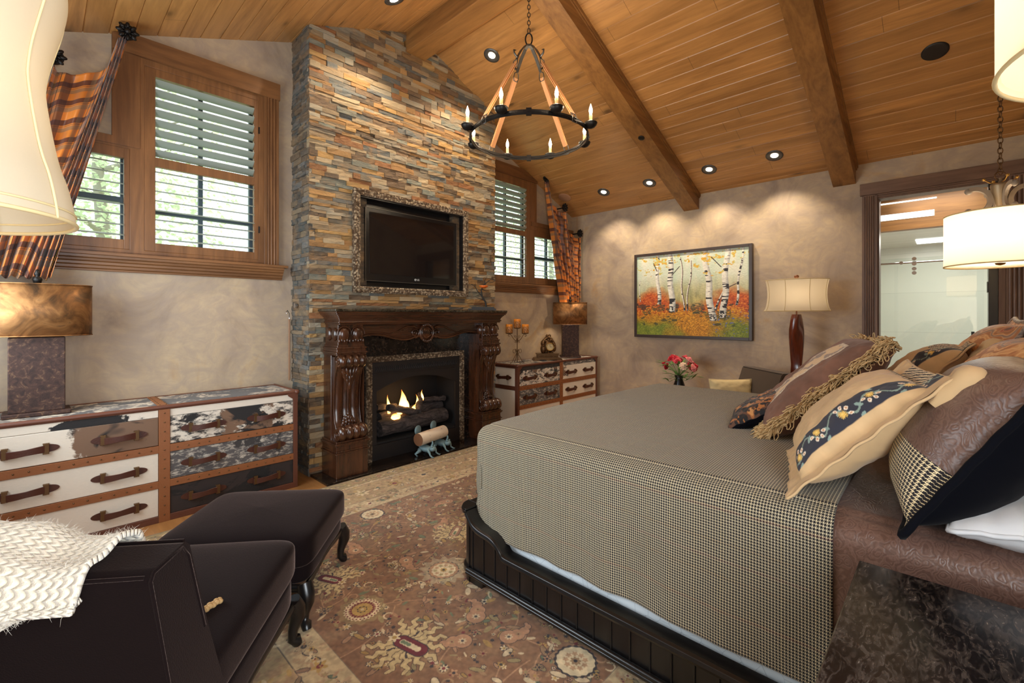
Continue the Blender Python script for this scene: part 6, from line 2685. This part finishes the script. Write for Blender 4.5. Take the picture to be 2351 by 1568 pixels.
for k in range(8):
    a = pi / 8 + k * pi / 4
    T = Matrix.Rotation(a, 4, 'Z') @ Matrix.Translation((.525, 0, 0))
    mb = MB(T)
    mb.lathe([(.008, -.012), (.03, -.004), (.045, .012), (.052, .03), (.050, .034), (.043, .018), (.02, .012), (.0, .012)], n=24)
    mb.strap([(-.04, 0, 0), (-.02, 0, -.006), (0, 0, -.008)], .02, .005, (0, 1, 0))
    dp_ = mb.build('drip_cup', M['iron'], cl)
    mb = MB(T)
    mb.lathe([(.013, .010), (.013, .095), (.010, .10), (0, .10)], n=16)
    mb.build('candle_sleeve', M['candle_sleeve'], dp_)
    mb = MB(T)
    mb.lathe([(.006, .095), (.010, .105), (.0145, .125), (.012, .145), (.006, .165), (.001, .182)], n=16)
    mb.build('bulb', M['bulb'], dp_)
    wp = Matrix.Translation((CHX, CHY, CHZ)) @ Matrix.Rotation(math.atan2(CHY, CHX), 4, 'Z') @ T @ Vector((0, 0, .15))
    light('chandelier_light', 'POINT', wp, 7, WARM, size=.02)


def chain(z0_, z1_, parent, mat, L=.042, w=.012, r_=.0032, x=0, y=0):
    mb = MB()
    n = int((z1_ - z0_) / (L * .78))
    for i in range(n + 1):
        zc_ = z0_ + i * L * .78 + L / 2
        pts_ = []
        for q in range(12):
            a = 2 * pi * q / 12
            d = w * cos(a)
            pts_.append((x + (d if i % 2 else 0), y + (0 if i % 2 else d), zc_ + (L / 2) * sin(a)))
        mb.tube(pts_, r_, 5, closed=True)
    return mb.build('chain', mat, parent)


chain(.87, 4.26 - CHZ, cl, M['iron'])
mb = MB()
mb.tube([(0, .028 * cos(a), .82 + .05 * sin(a)) for a in [i * 2 * pi / 20 for i in range(20)]], .006, 8, closed=True)
mb.build('hanging_ring', M['iron'], cl)

# ================================================================ PENDANTS
M['pend_metal'] = plain('antique_silver_gold', lin((150, 132, 106)), .45, .6, bump=(30, .3))
M['pend_grey'] = plain('weathered_grey_wood', lin((132, 120, 108)), .6, bump=(30, .3))


def pendant(label, x, y, zb, power):
    t = thing('pendant_light', label, 'pendant light', (x, y, zb), radians(20), None)
    R_, Hh = .26, .325
    mb = MB()
    mb.lathe([(R_, 0), (R_, Hh)], n=72, cap=False)
    s_ = mb.build('lamp_shade', M['shade_w'], t)
    mb = MB()
    for z in (0, Hh):
        mb = MB()
        mb.tube([(R_ * cos(a), R_ * sin(a), z) for a in [i * 2 * pi / 64 for i in range(64)]], .004, 6, closed=True)
        mb.build('rim', M['cream'], s_)
    mb = MB()
    mb.lathe([(R_ - .008, .012), (0, .012)], n=48, cap=False)
    mb.build('diffuser', M['diffuser'], t)
    mb = MB()
    mb.lathe([(.0, -.004), (.02, .002), (.026, .012)], n=16)
    mb.build('finial', M['brass'], t)
    mb = MB()
    mb.lathe([(.006, Hh - .05), (.006, Hh + .01), (.03, Hh + .015), (.012, Hh + .03), (.018, Hh + .05), (.036, Hh + .12), (.046, Hh + .17), (.045, Hh + .185), (.01, Hh + .19), (.008, Hh + .22)], n=24)
    mb.build('stem', M['pend_metal'], t)
    for k in range(4):
        T = Matrix.Rotation(k * pi / 2, 4, 'Z')
        mb = MB(T)
        c = (.125, Hh + .085)
        P_ = [(c[0] + .075 * cos(a), 0, c[1] + .075 * sin(a)) for a in [radians(-100 + 0) - radians(200) * 0 + radians(g_) for g_ in range(-25, 226, 12)]]
        P_ = [(c[0] - .078 * cos(radians(g_)), 0, c[1] + .078 * sin(radians(g_))) for g_ in range(-110, 116, 10)]
        mb.strap(P_, [.014 + .010 * abs(i / (len(P_) - 1) - .5) * 2 for i in range(len(P_))], .026, (0, 1, 0))
        mb.ell((P_[0][0], 0, P_[0][2] + .008), .02, .014, .02)
        mb.ell((P_[-1][0], 0, P_[-1][2] - .008), .02, .014, .02)
        mb.build('scroll', M['pend_grey'], t)
        mb = MB(T)
        mb.tube([(.01, 0, Hh + .19), (.05, 0, Hh + .195), (.075, 0, Hh + .215)], .003, 6)
        mb.ell((.078, 0, Hh + .219), .009)
        mb.build('bead_arm', M['brass'], t)
        mb = MB(T)
        mb.tube([(.01, 0, Hh + .02), (.05, 0, Hh + .012)], .004, 6)
        mb.ell((.055, 0, Hh + .014), .010)
        mb.build('bead_arm', M['brass'], t)
    mb = MB()
    mb.tube([(.0, .026 * cos(a), Hh + .235 + .026 * sin(a)) for a in [i * 2 * pi / 20 for i in range(20)]], .004, 6, closed=True)
    mb.build('hanging_ring', M['bronze'], t)
    chain(Hh + .24, cz(x) - zb, t, M['bronze'])
    mb = MB()
    mb.ell((0, 0, .15), .028, .028, .04)
    mb.build('bulb', emit('pendant_bulb', (1, .82, .55), 10), t)
    light('pendant_lamp', 'POINT', (x, y, zb + .2), power, WARM, size=.05)
    return t


pendant('white drum pendant with grey scrolls hanging in front of the doorway', 4.19, -.235, 1.77, 9)
pendant('white drum pendant cut off by the upper right corner of the photo', 1.292, -.325, 1.905, 6)

# ================================================================ RECESSED LIGHTS AND CEILING DISCS
M['can_lit'] = emit('can_lens', (1.0, .88, .68), 14)
cans = [((3.393, 3.556), 1, 'recessed ceiling light beside the chandelier chain, above the chimney'),
        ((5.769, 1.421), 1, 'recessed ceiling light nearest the doorway beam, rightmost of the lit row'),
        ((5.764, 2.142), 1, 'recessed ceiling light just right of the middle beam'),
        ((5.774, 2.942), 1, 'recessed ceiling light just left of the middle beam'),
        ((5.758, 3.656), 1, 'recessed ceiling light nearest the room corner, leftmost of the lit row'),
        ((2.20, 3.564), -1, 'recessed ceiling light at the top edge above the left of the chimney')]
for (x, y), sd, lab in cans:
    ang = math.atan(SR) if sd > 0 else -math.atan(SL)
    t = thing('recessed_light', lab, 'recessed light', (x, y, cz(x)), 0, 'lit recessed ceiling spots')
    t.rotation_euler = (0, ang, 0)
    mb = MB()
    mb.lathe([(.088, .002), (.088, -.006), (.062, -.010), (.040, -.004), (.038, .0)], n=32, cap=False)
    mb.build('trim_ring', M['can'], t)
    mb = MB()
    mb.lathe([(.038, -.002), (0, -.003)], n=24, cap=False)
    mb.build('lens', M['can_lit'], t)
    front = y > 3.5 and x < 4
    light('can_spot', 'SPOT', (x, y + (.0 if not front else 0), cz(x) - .05), 72 if front else 42, (1.0, .84, .62), size=.03, spot=radians(100 if not front else 110), blend=.7,
          rot=((radians(12) if front else 0), radians(6) if front else radians(-8), 0))
for (x, y, z, nrm_s, r_, lab, m_) in ((5.005, .078, None, 1, .085, 'round black ceiling disc on the planks above the doorway', 'fb'),
                                      (4.77, 2.53, None, 0, .035, 'small round dark sensor on the underside of the middle beam', 'can')):
    zz = cz(x) - (.2 if not nrm_s else 0)
    mb = MB()
    mb.lathe([(r_, .004), (r_, -.008), (r_ * .8, -.012), (0, -.012)], n=32)
    o = mb.build('ceiling_disc', M['fb'] if nrm_s else M['iron'])
    o.location = (x, y, zz)
    o.rotation_euler = (0, math.atan(SR), 0)
    tag(o, lab, 'disc')
mb = MB()
mb.lathe([(.10, .004), (.10, -.006), (.09, -.008), (0, -.008)], n=32)
o = mb.build('ceiling_speaker', plain('speaker_grille', lin((176, 130, 96)), .7))
o.location = (5.69, 4.32, cz(5.69))
o.rotation_euler = (0, math.atan(SR), 0)
tag(o, 'round tan ceiling speaker near the corner above the curtain', 'speaker')

# ================================================================ CURTAINS
pd = NT('plaid_silk')
uv_ = pd.sep(pd.uv())


def band(t, c, per, lo, hi):
    f = t.ma('FLOORED_MODULO', c, per)
    return t.ma('MULTIPLY', t.ma('GREATER_THAN', f, lo), t.ma('LESS_THAN', f, hi))


c0 = pd.mix(pd.ma('MULTIPLY', band(pd, uv_[1], .19, .0, .05), .85), lin((232, 140, 54)), lin((74, 34, 40)))
c0 = pd.mix(pd.ma('MULTIPLY', band(pd, uv_[1], .19, .075, .115), .65), c0, lin((140, 116, 90)))
c0 = pd.mix(pd.ma('MULTIPLY', band(pd, uv_[0], .17, .0, .04), .7), c0, lin((70, 38, 40)))
c0 = pd.mix(pd.ma('MULTIPLY', band(pd, uv_[0], .17, .075, .10), .45), c0, lin((150, 130, 100)))
ln_ = pd.ma('MAXIMUM', band(pd, uv_[1], .19, .06, .065), band(pd, uv_[0], .17, .055, .06))
c0 = pd.mix(pd.ma('MULTIPLY', ln_, .8), c0, lin((50, 52, 54)))
dn = pd.n('BsdfPrincipled', {'Base Color': c0, 'Roughness': .38, 'Sheen Weight': .3})
tn = pd.n('BsdfTranslucent', {0: c0})
mxs = pd.n('MixShader', {0: .25, 1: dn.outputs[0], 2: tn.outputs[0]})
pd.t.links.new(mxs.outputs[0], pd.t.nodes['Material Output'].inputs[0])
M['plaid'] = pd.m


def curtain(label, ros, bl, br_, zb, yb, mir):
    """ros: three rosette points (x, z) from the top down; bottom runs from bl to br_"""
    nx_, ny_ = 170, 110
    s_ = np.linspace(0, 1, nx_)
    v = np.linspace(0, 1, ny_)
    Sg, Vg = np.meshgrid(s_, v)
    (xa, za), (xb, zb1), (xc, zc1) = ros
    # top edge: two swags
    h = np.clip((Sg - .26) / .74, 0, .9999) * 2
    seg = np.minimum(h.astype(int), 1)
    f = h - seg
    x0 = np.where(seg == 0, xa, xb)
    x1 = np.where(seg == 0, xb, xc)
    z0 = np.where(seg == 0, za, zb1)
    z1 = np.where(seg == 0, zb1, zc1)
    fx = f - .10 * np.sin(2 * pi * f) * 1.0
    topx = x0 + (x1 - x0) * fx
    COLW = .26
    incol = Sg < COLW
    sgn_ = 1 if bl > xa else -1
    sgn_ = -1 if not mir else 1
    sagd = .17
    e_ = np.clip(np.minimum(f, 1 - f) * 9, 0, 1)
    topz = z0 + (z1 - z0) * f - sagd * np.sin(pi * f) ** .8 - .02
    cf = np.clip(Sg / COLW, 0, 1)
    topx = np.where(incol, xa + sgn_ * cf * .045, topx + sgn_ * .045 * (1 - np.clip(h, 0, 1)))
    topz = np.where(incol, za - .03, topz)
    botx = bl + (br_ - bl) * Sg ** 1.25
    ee = np.where(incol, Vg ** 1.1, Vg)
    X = topx + (botx - topx) * ee
    # gathers stay narrow below each rosette
    gath = np.zeros_like(X)
    for (c_, wd) in ((0.63, .10), (1.0, .12)):
        w_ = np.exp(-((Sg - c_) / wd) ** 2) * (1 - Vg) ** 1.2
        rx = {0.63: xb, 1.0: xc}[c_] + (bl + (br_ - bl) * c_ - {0.63: xb, 1.0: xc}[c_]) * ee
        gath = np.maximum(gath, w_)
        X = X * (1 - w_ * .55) + rx * w_ * .55
    Z = topz + (zb - topz) * ee
    dist = np.minimum(np.maximum(Sg - .16, 0), np.minimum(np.abs(Sg - .63), np.abs(Sg - 1)))
    near = np.exp(-(dist / .14) ** 2)
    # vertical pleats + swag folds
    pl_ = np.sin(Sg * 2 * pi * 13 + 1.5 * np.sin(Vg * 5)) * (.022 + .034 * near) * (.45 + .55 * Vg ** .5)
    sw = np.sin((Vg * 13 - 3.2 * np.sin(pi * f)) * 2) * .022 * np.sin(pi * f) * np.exp(-Vg * 2.2)
    pl2 = np.sin(Sg * 2 * pi * 31 + 4 * Vg) * .006 * near
    Y = yb - .05 + pl_ + sw + pl2 - .035 * near * (1 - Vg)
    Zs = Z + .01 * np.sin(Sg * 60) * (Vg > .98)
    P = np.stack([X, Y, Zs], -1)
    UV = np.stack([Sg * 1.15 + .3, Vg * 1.9 + .12 * np.sin(pi * f)], -1)
    o = npgrid('curtain', P, UV, None, M['plaid'])
    q = o.modifiers.new('s', 'SOLIDIFY')
    q.thickness = .002
    return tag(o, label, 'curtain')


RL = [(.455, 3.50), (.074, 3.17), (-.35, 2.80)]
RR = [(5.24, 3.48), (5.70, 3.12), (6.10, 2.77)]
curtain('orange and plum plaid silk curtain swagged at the left window behind the near lampshade', RL, .06, -.42, 1.70, 4.41, 0)
curtain('orange and plum plaid silk curtain swagged at the right window near the corner', RR, 5.68, 6.10, 1.62, 4.41, 1)
labs = ['carved iron rosette at the peak of the left curtain beside the ceiling', 'carved iron rosette at the left curtain middle swag, edge of the near shade', 'carved iron rosette at the low end of the left curtain',
        'dark iron rosette at the peak of the right curtain', 'dark iron rosette at the middle swag of the right curtain', 'dark iron rosette at the low corner end of the right curtain']
for k, (x, z) in enumerate(RL + RR):
    if k == 2:
        continue
    t = thing('curtain_rosette', labs[k], 'rosette', (x, 4.50, z + .02), 0, 'curtain rosettes')
    mb = MB()
    mb.cyl((0, -.16, 0), .010, .17, 'y', 10)
    mb.build('stem', M['iron'], t)
    mb = MB()
    R_ = .066
    mb.cyl((0, -.185, 0), R_ * .8, .022, 'y', 28)
    for q in range(8):
        a = q * pi / 4
        mb.ell((R_ * .68 * cos(a), -.188, R_ * .68 * sin(a)), R_ * .36, .014, R_ * .2, 10, 6, Matrix.Rotation(-a, 4, 'Y'))
    mb.ell((0, -.192, 0), R_ * .3, .018, R_ * .3)
    for q in range(8):
        a = q * pi / 4 + pi / 8
        mb.ell((R_ * .45 * cos(a), -.196, R_ * .45 * sin(a)), R_ * .2, .008, R_ * .07, 8, 5, Matrix.Rotation(-a, 4, 'Y'))
    mb.build('medallion', M['iron'], t)
mb = MB()
p0, p1 = Vector((.135, 4.33, 1.80)), Vector((.035, 4.33, 1.55))
mb = MB()
for k in range(26):
    t_ = k / 25
    mb.ell(tuple(Vector((.10, 4.345, 1.90)).lerp(Vector((.04, 4.345, 1.69)), t_)), .0055, n=8, m=5)
tag(mb.build('bead_trim', M['brass']), 'string of tiny gold beads along the left curtain edge above the copper lamp', 'bead trim')

# ================================================================ PAINTING
def painting():
    W_, H_ = 1.53, 1.135
    nx_, ny_ = 560, 420
    u, v = np.meshgrid(np.linspace(0, 1, nx_), np.linspace(0, 1, ny_))
    C = np.zeros(u.shape + (3,))
    n1 = fbm(u * 14, v * 4, 1)
    n2 = fbm(u * 60, v * 12, 2)
    n3 = fbm(u * 90, v * 90, 3)
    n4 = fbm(u * 7, v * 7, 4)
    sky = np.array([214, 222, 200.]) + (n1 - .5)[..., None] * np.array([70, 30, 40.])
    mid = np.array([176, 164, 104.]) + (n2 - .5)[..., None] * np.array([110, 100, 60.])
    red = np.array([200, 92, 36.]) + (n3 - .5)[..., None] * np.array([120, 110, 50.])
    gold = np.array([206, 140, 34.]) + (n3 - .5)[..., None] * np.array([120, 110, 60.])
    grn = np.array([128, 142, 44.]) + (n3 - .5)[..., None] * np.array([100, 80, 40.])
    yy = v + (n4 - .5) * .16
    w = np.clip((yy - .42) / .3, 0, 1)[..., None]
    C[:] = mid * (1 - w) + sky * w
    w = np.clip((.52 + .1 * np.sin(u * 9) - yy) / .14, 0, 1)[..., None]
    C = C * (1 - w) + red * w
    w = np.clip((.36 - yy + (n3 - .5) * .2) / .10, 0, 1)[..., None]
    C = C * (1 - w) + gold * w
    w = np.clip((.24 - yy) / .12, 0, 1)[..., None] * np.clip((np.abs(u - .55) - .22 + n4 * .3) * 5, 0, 1)[..., None]
    C = C * (1 - w) + grn * w
    dk = (fbm(u * 16, v * 22, 11) > .66) & (v < .40) & (v > .12)
    C[dk] = C[dk] * .45 + np.array([20, 36, 44.]) * .55
    # dark bushes
    for (x, y, a, b) in ((.10, .30, .045, .06), (.22, .34, .07, .05), (.36, .33, .05, .06), (.58, .33, .06, .06), (.80, .26, .06, .07), (.68, .24, .05, .04)):
        m = ((u - x) / a) ** 2 + ((v - y) / b) ** 2 < .5 + fbm(u * 30, v * 30, 5)
        m = m & (fbm(u * 50, v * 90, 15) > .45)
        C[m] = C[m] * .45 + np.array([40, 56, 44.]) * .55
    C[(fbm(u * 50, v * 50, 21) > .72) & (v < .3) & (u > .7)] = (110, 120, 170)
    # grass strokes
    st = np.sin((u * 1.0 + v * .6 * np.sin(u * 7)) * 420 + n3 * 8)
    m = (st > .86) & (v < .26)
    C[m] = C[m] * .5 + np.array([60, 40, 20.]) * .5

    def trunk(x0, x1, w0, yb, yt, main=True, k=0):
        t = (v - yb) / (yt - yb)
        xc = x0 + (x1 - x0) * t + .008 * np.sin(v * 14 + k)
        w = w0 * (1 - .25 * t)
        m = (np.abs(u - xc) < w) & (v > yb) & (v < yt + .0)
        s = (u - xc) / w
        base = np.array([236, 230, 216.]) - np.clip(s, 0, 1)[..., None] * np.array([70, 66, 56.]) - (fbm(u * 40, v * 60, 7)[..., None] - .5) * 60
        C[m] = base[m]
        bk = m & (fbm(u * 12 + k, v * 52, 30 + k, 2) > .66)
        C[bk] = (44, 40, 44)
        if not main:
            C[m & (s > .1)] = (96, 70, 58)
        lowdark = m & (v < yb + .08) & (n3 > .5)
        C[lowdark] = (40, 40, 44)
    trunk(.225, .205, .019, .38, 1.0, k=1)
    trunk(.35, .33, .030, .28, 1.0, k=2)
    trunk(.46, .43, .009, .30, .95, False, 3)
    trunk(.485, .53, .008, .30, .9, False, 4)
    trunk(.71, .645, .031, .18, 1.0, k=5)
    trunk(.74, .82, .010, .30, .62, False, 6)
    trunk(.80, .83, .029, .22, 1.0, k=7)
    trunk(.90, .955, .010, .36, 1.0, k=8)
    trunk(.03, .035, .004, .42, .7, True, 9)
    lf = (fbm(u * 34, v * 34, 40, 3) > .63) & (v > .80 - .1 * np.sin(u * 11))
    C[lf] = np.where((n3 > .5)[..., None], (222, 166, 50), (206, 200, 120))[lf]
    for (x0, y0, x1, y1) in ((.35, .74, .42, .84), (.78, .80, .70, .92), (.205, .8, .17, .9), (.82, .55, .9, .6)):
        L2 = (x1 - x0) ** 2 + (y1 - y0) ** 2
        t = np.clip(((u - x0) * (x1 - x0) + (v - y0) * (y1 - y0)) / L2, 0, 1)
        d = np.hypot(u - x0 - t * (x1 - x0), v - y0 - t * (y1 - y0))
        C[d < .004] = (60, 46, 44)
    return W_, H_, C


W_, H_, C = painting()
ny_, nx_ = C.shape[:2]
pt = thing_w('birch_painting', 'framed painting of white birch trunks in orange autumn grass on the right wall', 'painting', (XR, 2.556, 1.745))
yy_ = np.linspace(2.556 + W_ / 2, 2.556 - W_ / 2, nx_)
zz_ = np.linspace(1.745 - H_ / 2, 1.745 + H_ / 2, ny_)
Yg, Zg = np.meshgrid(yy_, zz_)
P = np.stack([np.full(Yg.shape, XR - .048) + (fbm(Yg * 80, Zg * 80, 3) - .5) * .002, Yg, Zg], -1)
npgrid('canvas', P, None, srgb2lin(np.clip(C, 0, 255)), attr_mat('painted_canvas', .55, (300, .3, .002)), pt, flip=True)
mb = MB()
a, b = 2.556 - W_ / 2, 2.556 + W_ / 2
c_, d_ = 1.745 - H_ / 2, 1.745 + H_ / 2
fw = .038
for q in ((a - fw, a, c_ - fw, d_ + fw), (b, b + fw, c_ - fw, d_ + fw), (a, b, c_ - fw, c_), (a, b, d_, d_ + fw)):
    mb.box(XR - .062, XR - .002, q[0], q[1], q[2], q[3])
mb.build('frame', plain('dark_frame', lin((62, 48, 42)), .4), pt, bevel=.003)

# ================================================================ FLOWERS
tb_ = thing('side_table', 'small round dark side table under the bouquet beyond the bed', 'table', (5.62, 2.46, 0))
mb = MB()
mb.lathe([(.22, .47), (.23, .48), (.23, .495), (.22, .50), (0, .50)], n=36)
mb.build('table_top', M['bedwood'], tb_)
mb = MB()
mb.lathe([(.15, 0), (.15, .015), (.03, .04), (.025, .44), (.06, .47)], n=24)
mb.build('pedestal', M['bedwood'], tb_)
vs_ = thing('bouquet', 'bouquet of red and pink silk flowers in a dark vase beyond the bed', 'flowers', (5.62, 2.46, .50))
vs_.scale = (1.25, 1.25, 1.25)
mb = MB()
mb.lathe([(.04, 0), (.05, .01), (.055, .06), (.035, .12), (.045, .16), (.04, .16)], n=24)
mb.build('vase', M['black'], vs_)
cols = [plain('petal_red', lin((196, 26, 50)), .6), plain('petal_rose', lin((226, 84, 96)), .6), plain('petal_pink', lin((240, 150, 150)), .6), plain('petal_cream', lin((244, 214, 190)), .6)]
M['fleaf'] = plain('flower_leaf', lin((92, 128, 58)), .6)
r = random.Random(4)
spots = []
for k in range(19):
    a = r.uniform(0, 2 * pi)
    p = math.acos(1 - r.random() * 1.05)
    rr = .135
    c = Vector((rr * 1.25 * sin(p) * cos(a), rr * 1.25 * sin(p) * sin(a), .235 + rr * .95 * cos(p)))
    spots.append(c)
for k, c in enumerate(spots):
    mb = MB()
    s_ = r.uniform(.034, .052)
    out = (c - Vector((0, 0, .2))).normalized()
    q_ = out.to_track_quat('Z', 'Y').to_matrix().to_4x4()
    for ring in range(4):
        n = 4 + ring * 2
        for i in range(n):
            a = 2 * pi * i / n + ring * .5
            tilt = .25 + ring * .38
            o = q_ @ Vector((s_ * .22 * ring * cos(a), s_ * .22 * ring * sin(a), -.006 * ring))
            Rm = q_ @ Matrix.Rotation(a, 4, 'Z') @ Matrix.Rotation(tilt, 4, 'Y')
            mb.ell(tuple(c + o), s_ * .10, s_ * .28, s_ * .34, 8, 5, Rm)
    mb.build('blossom', cols[[0, 0, 1, 0, 2, 1, 3][k % 7]], vs_)
mb = MB()
for k in range(46):
    a = r.uniform(0, 2 * pi)
    z = r.uniform(.12, .30)
    rr = r.uniform(.12, .21)
    c = Vector((cos(a) * rr, sin(a) * rr, z))
    d = Vector((cos(a), sin(a), r.uniform(-.3, .8))).normalized() * .045
    s_ = Vector((-sin(a), cos(a), 0)) * .016
    mb.add([tuple(c - d), tuple(c - s_ + Vector((0, 0, .006))), tuple(c + d), tuple(c + s_ + Vector((0, 0, .006)))], [(0, 1, 2, 3)])
    mb.tube([(0, 0, .15), tuple(c - d)], .002, 4, cap=False)
mb.build('leaves', M['fleaf'], vs_)
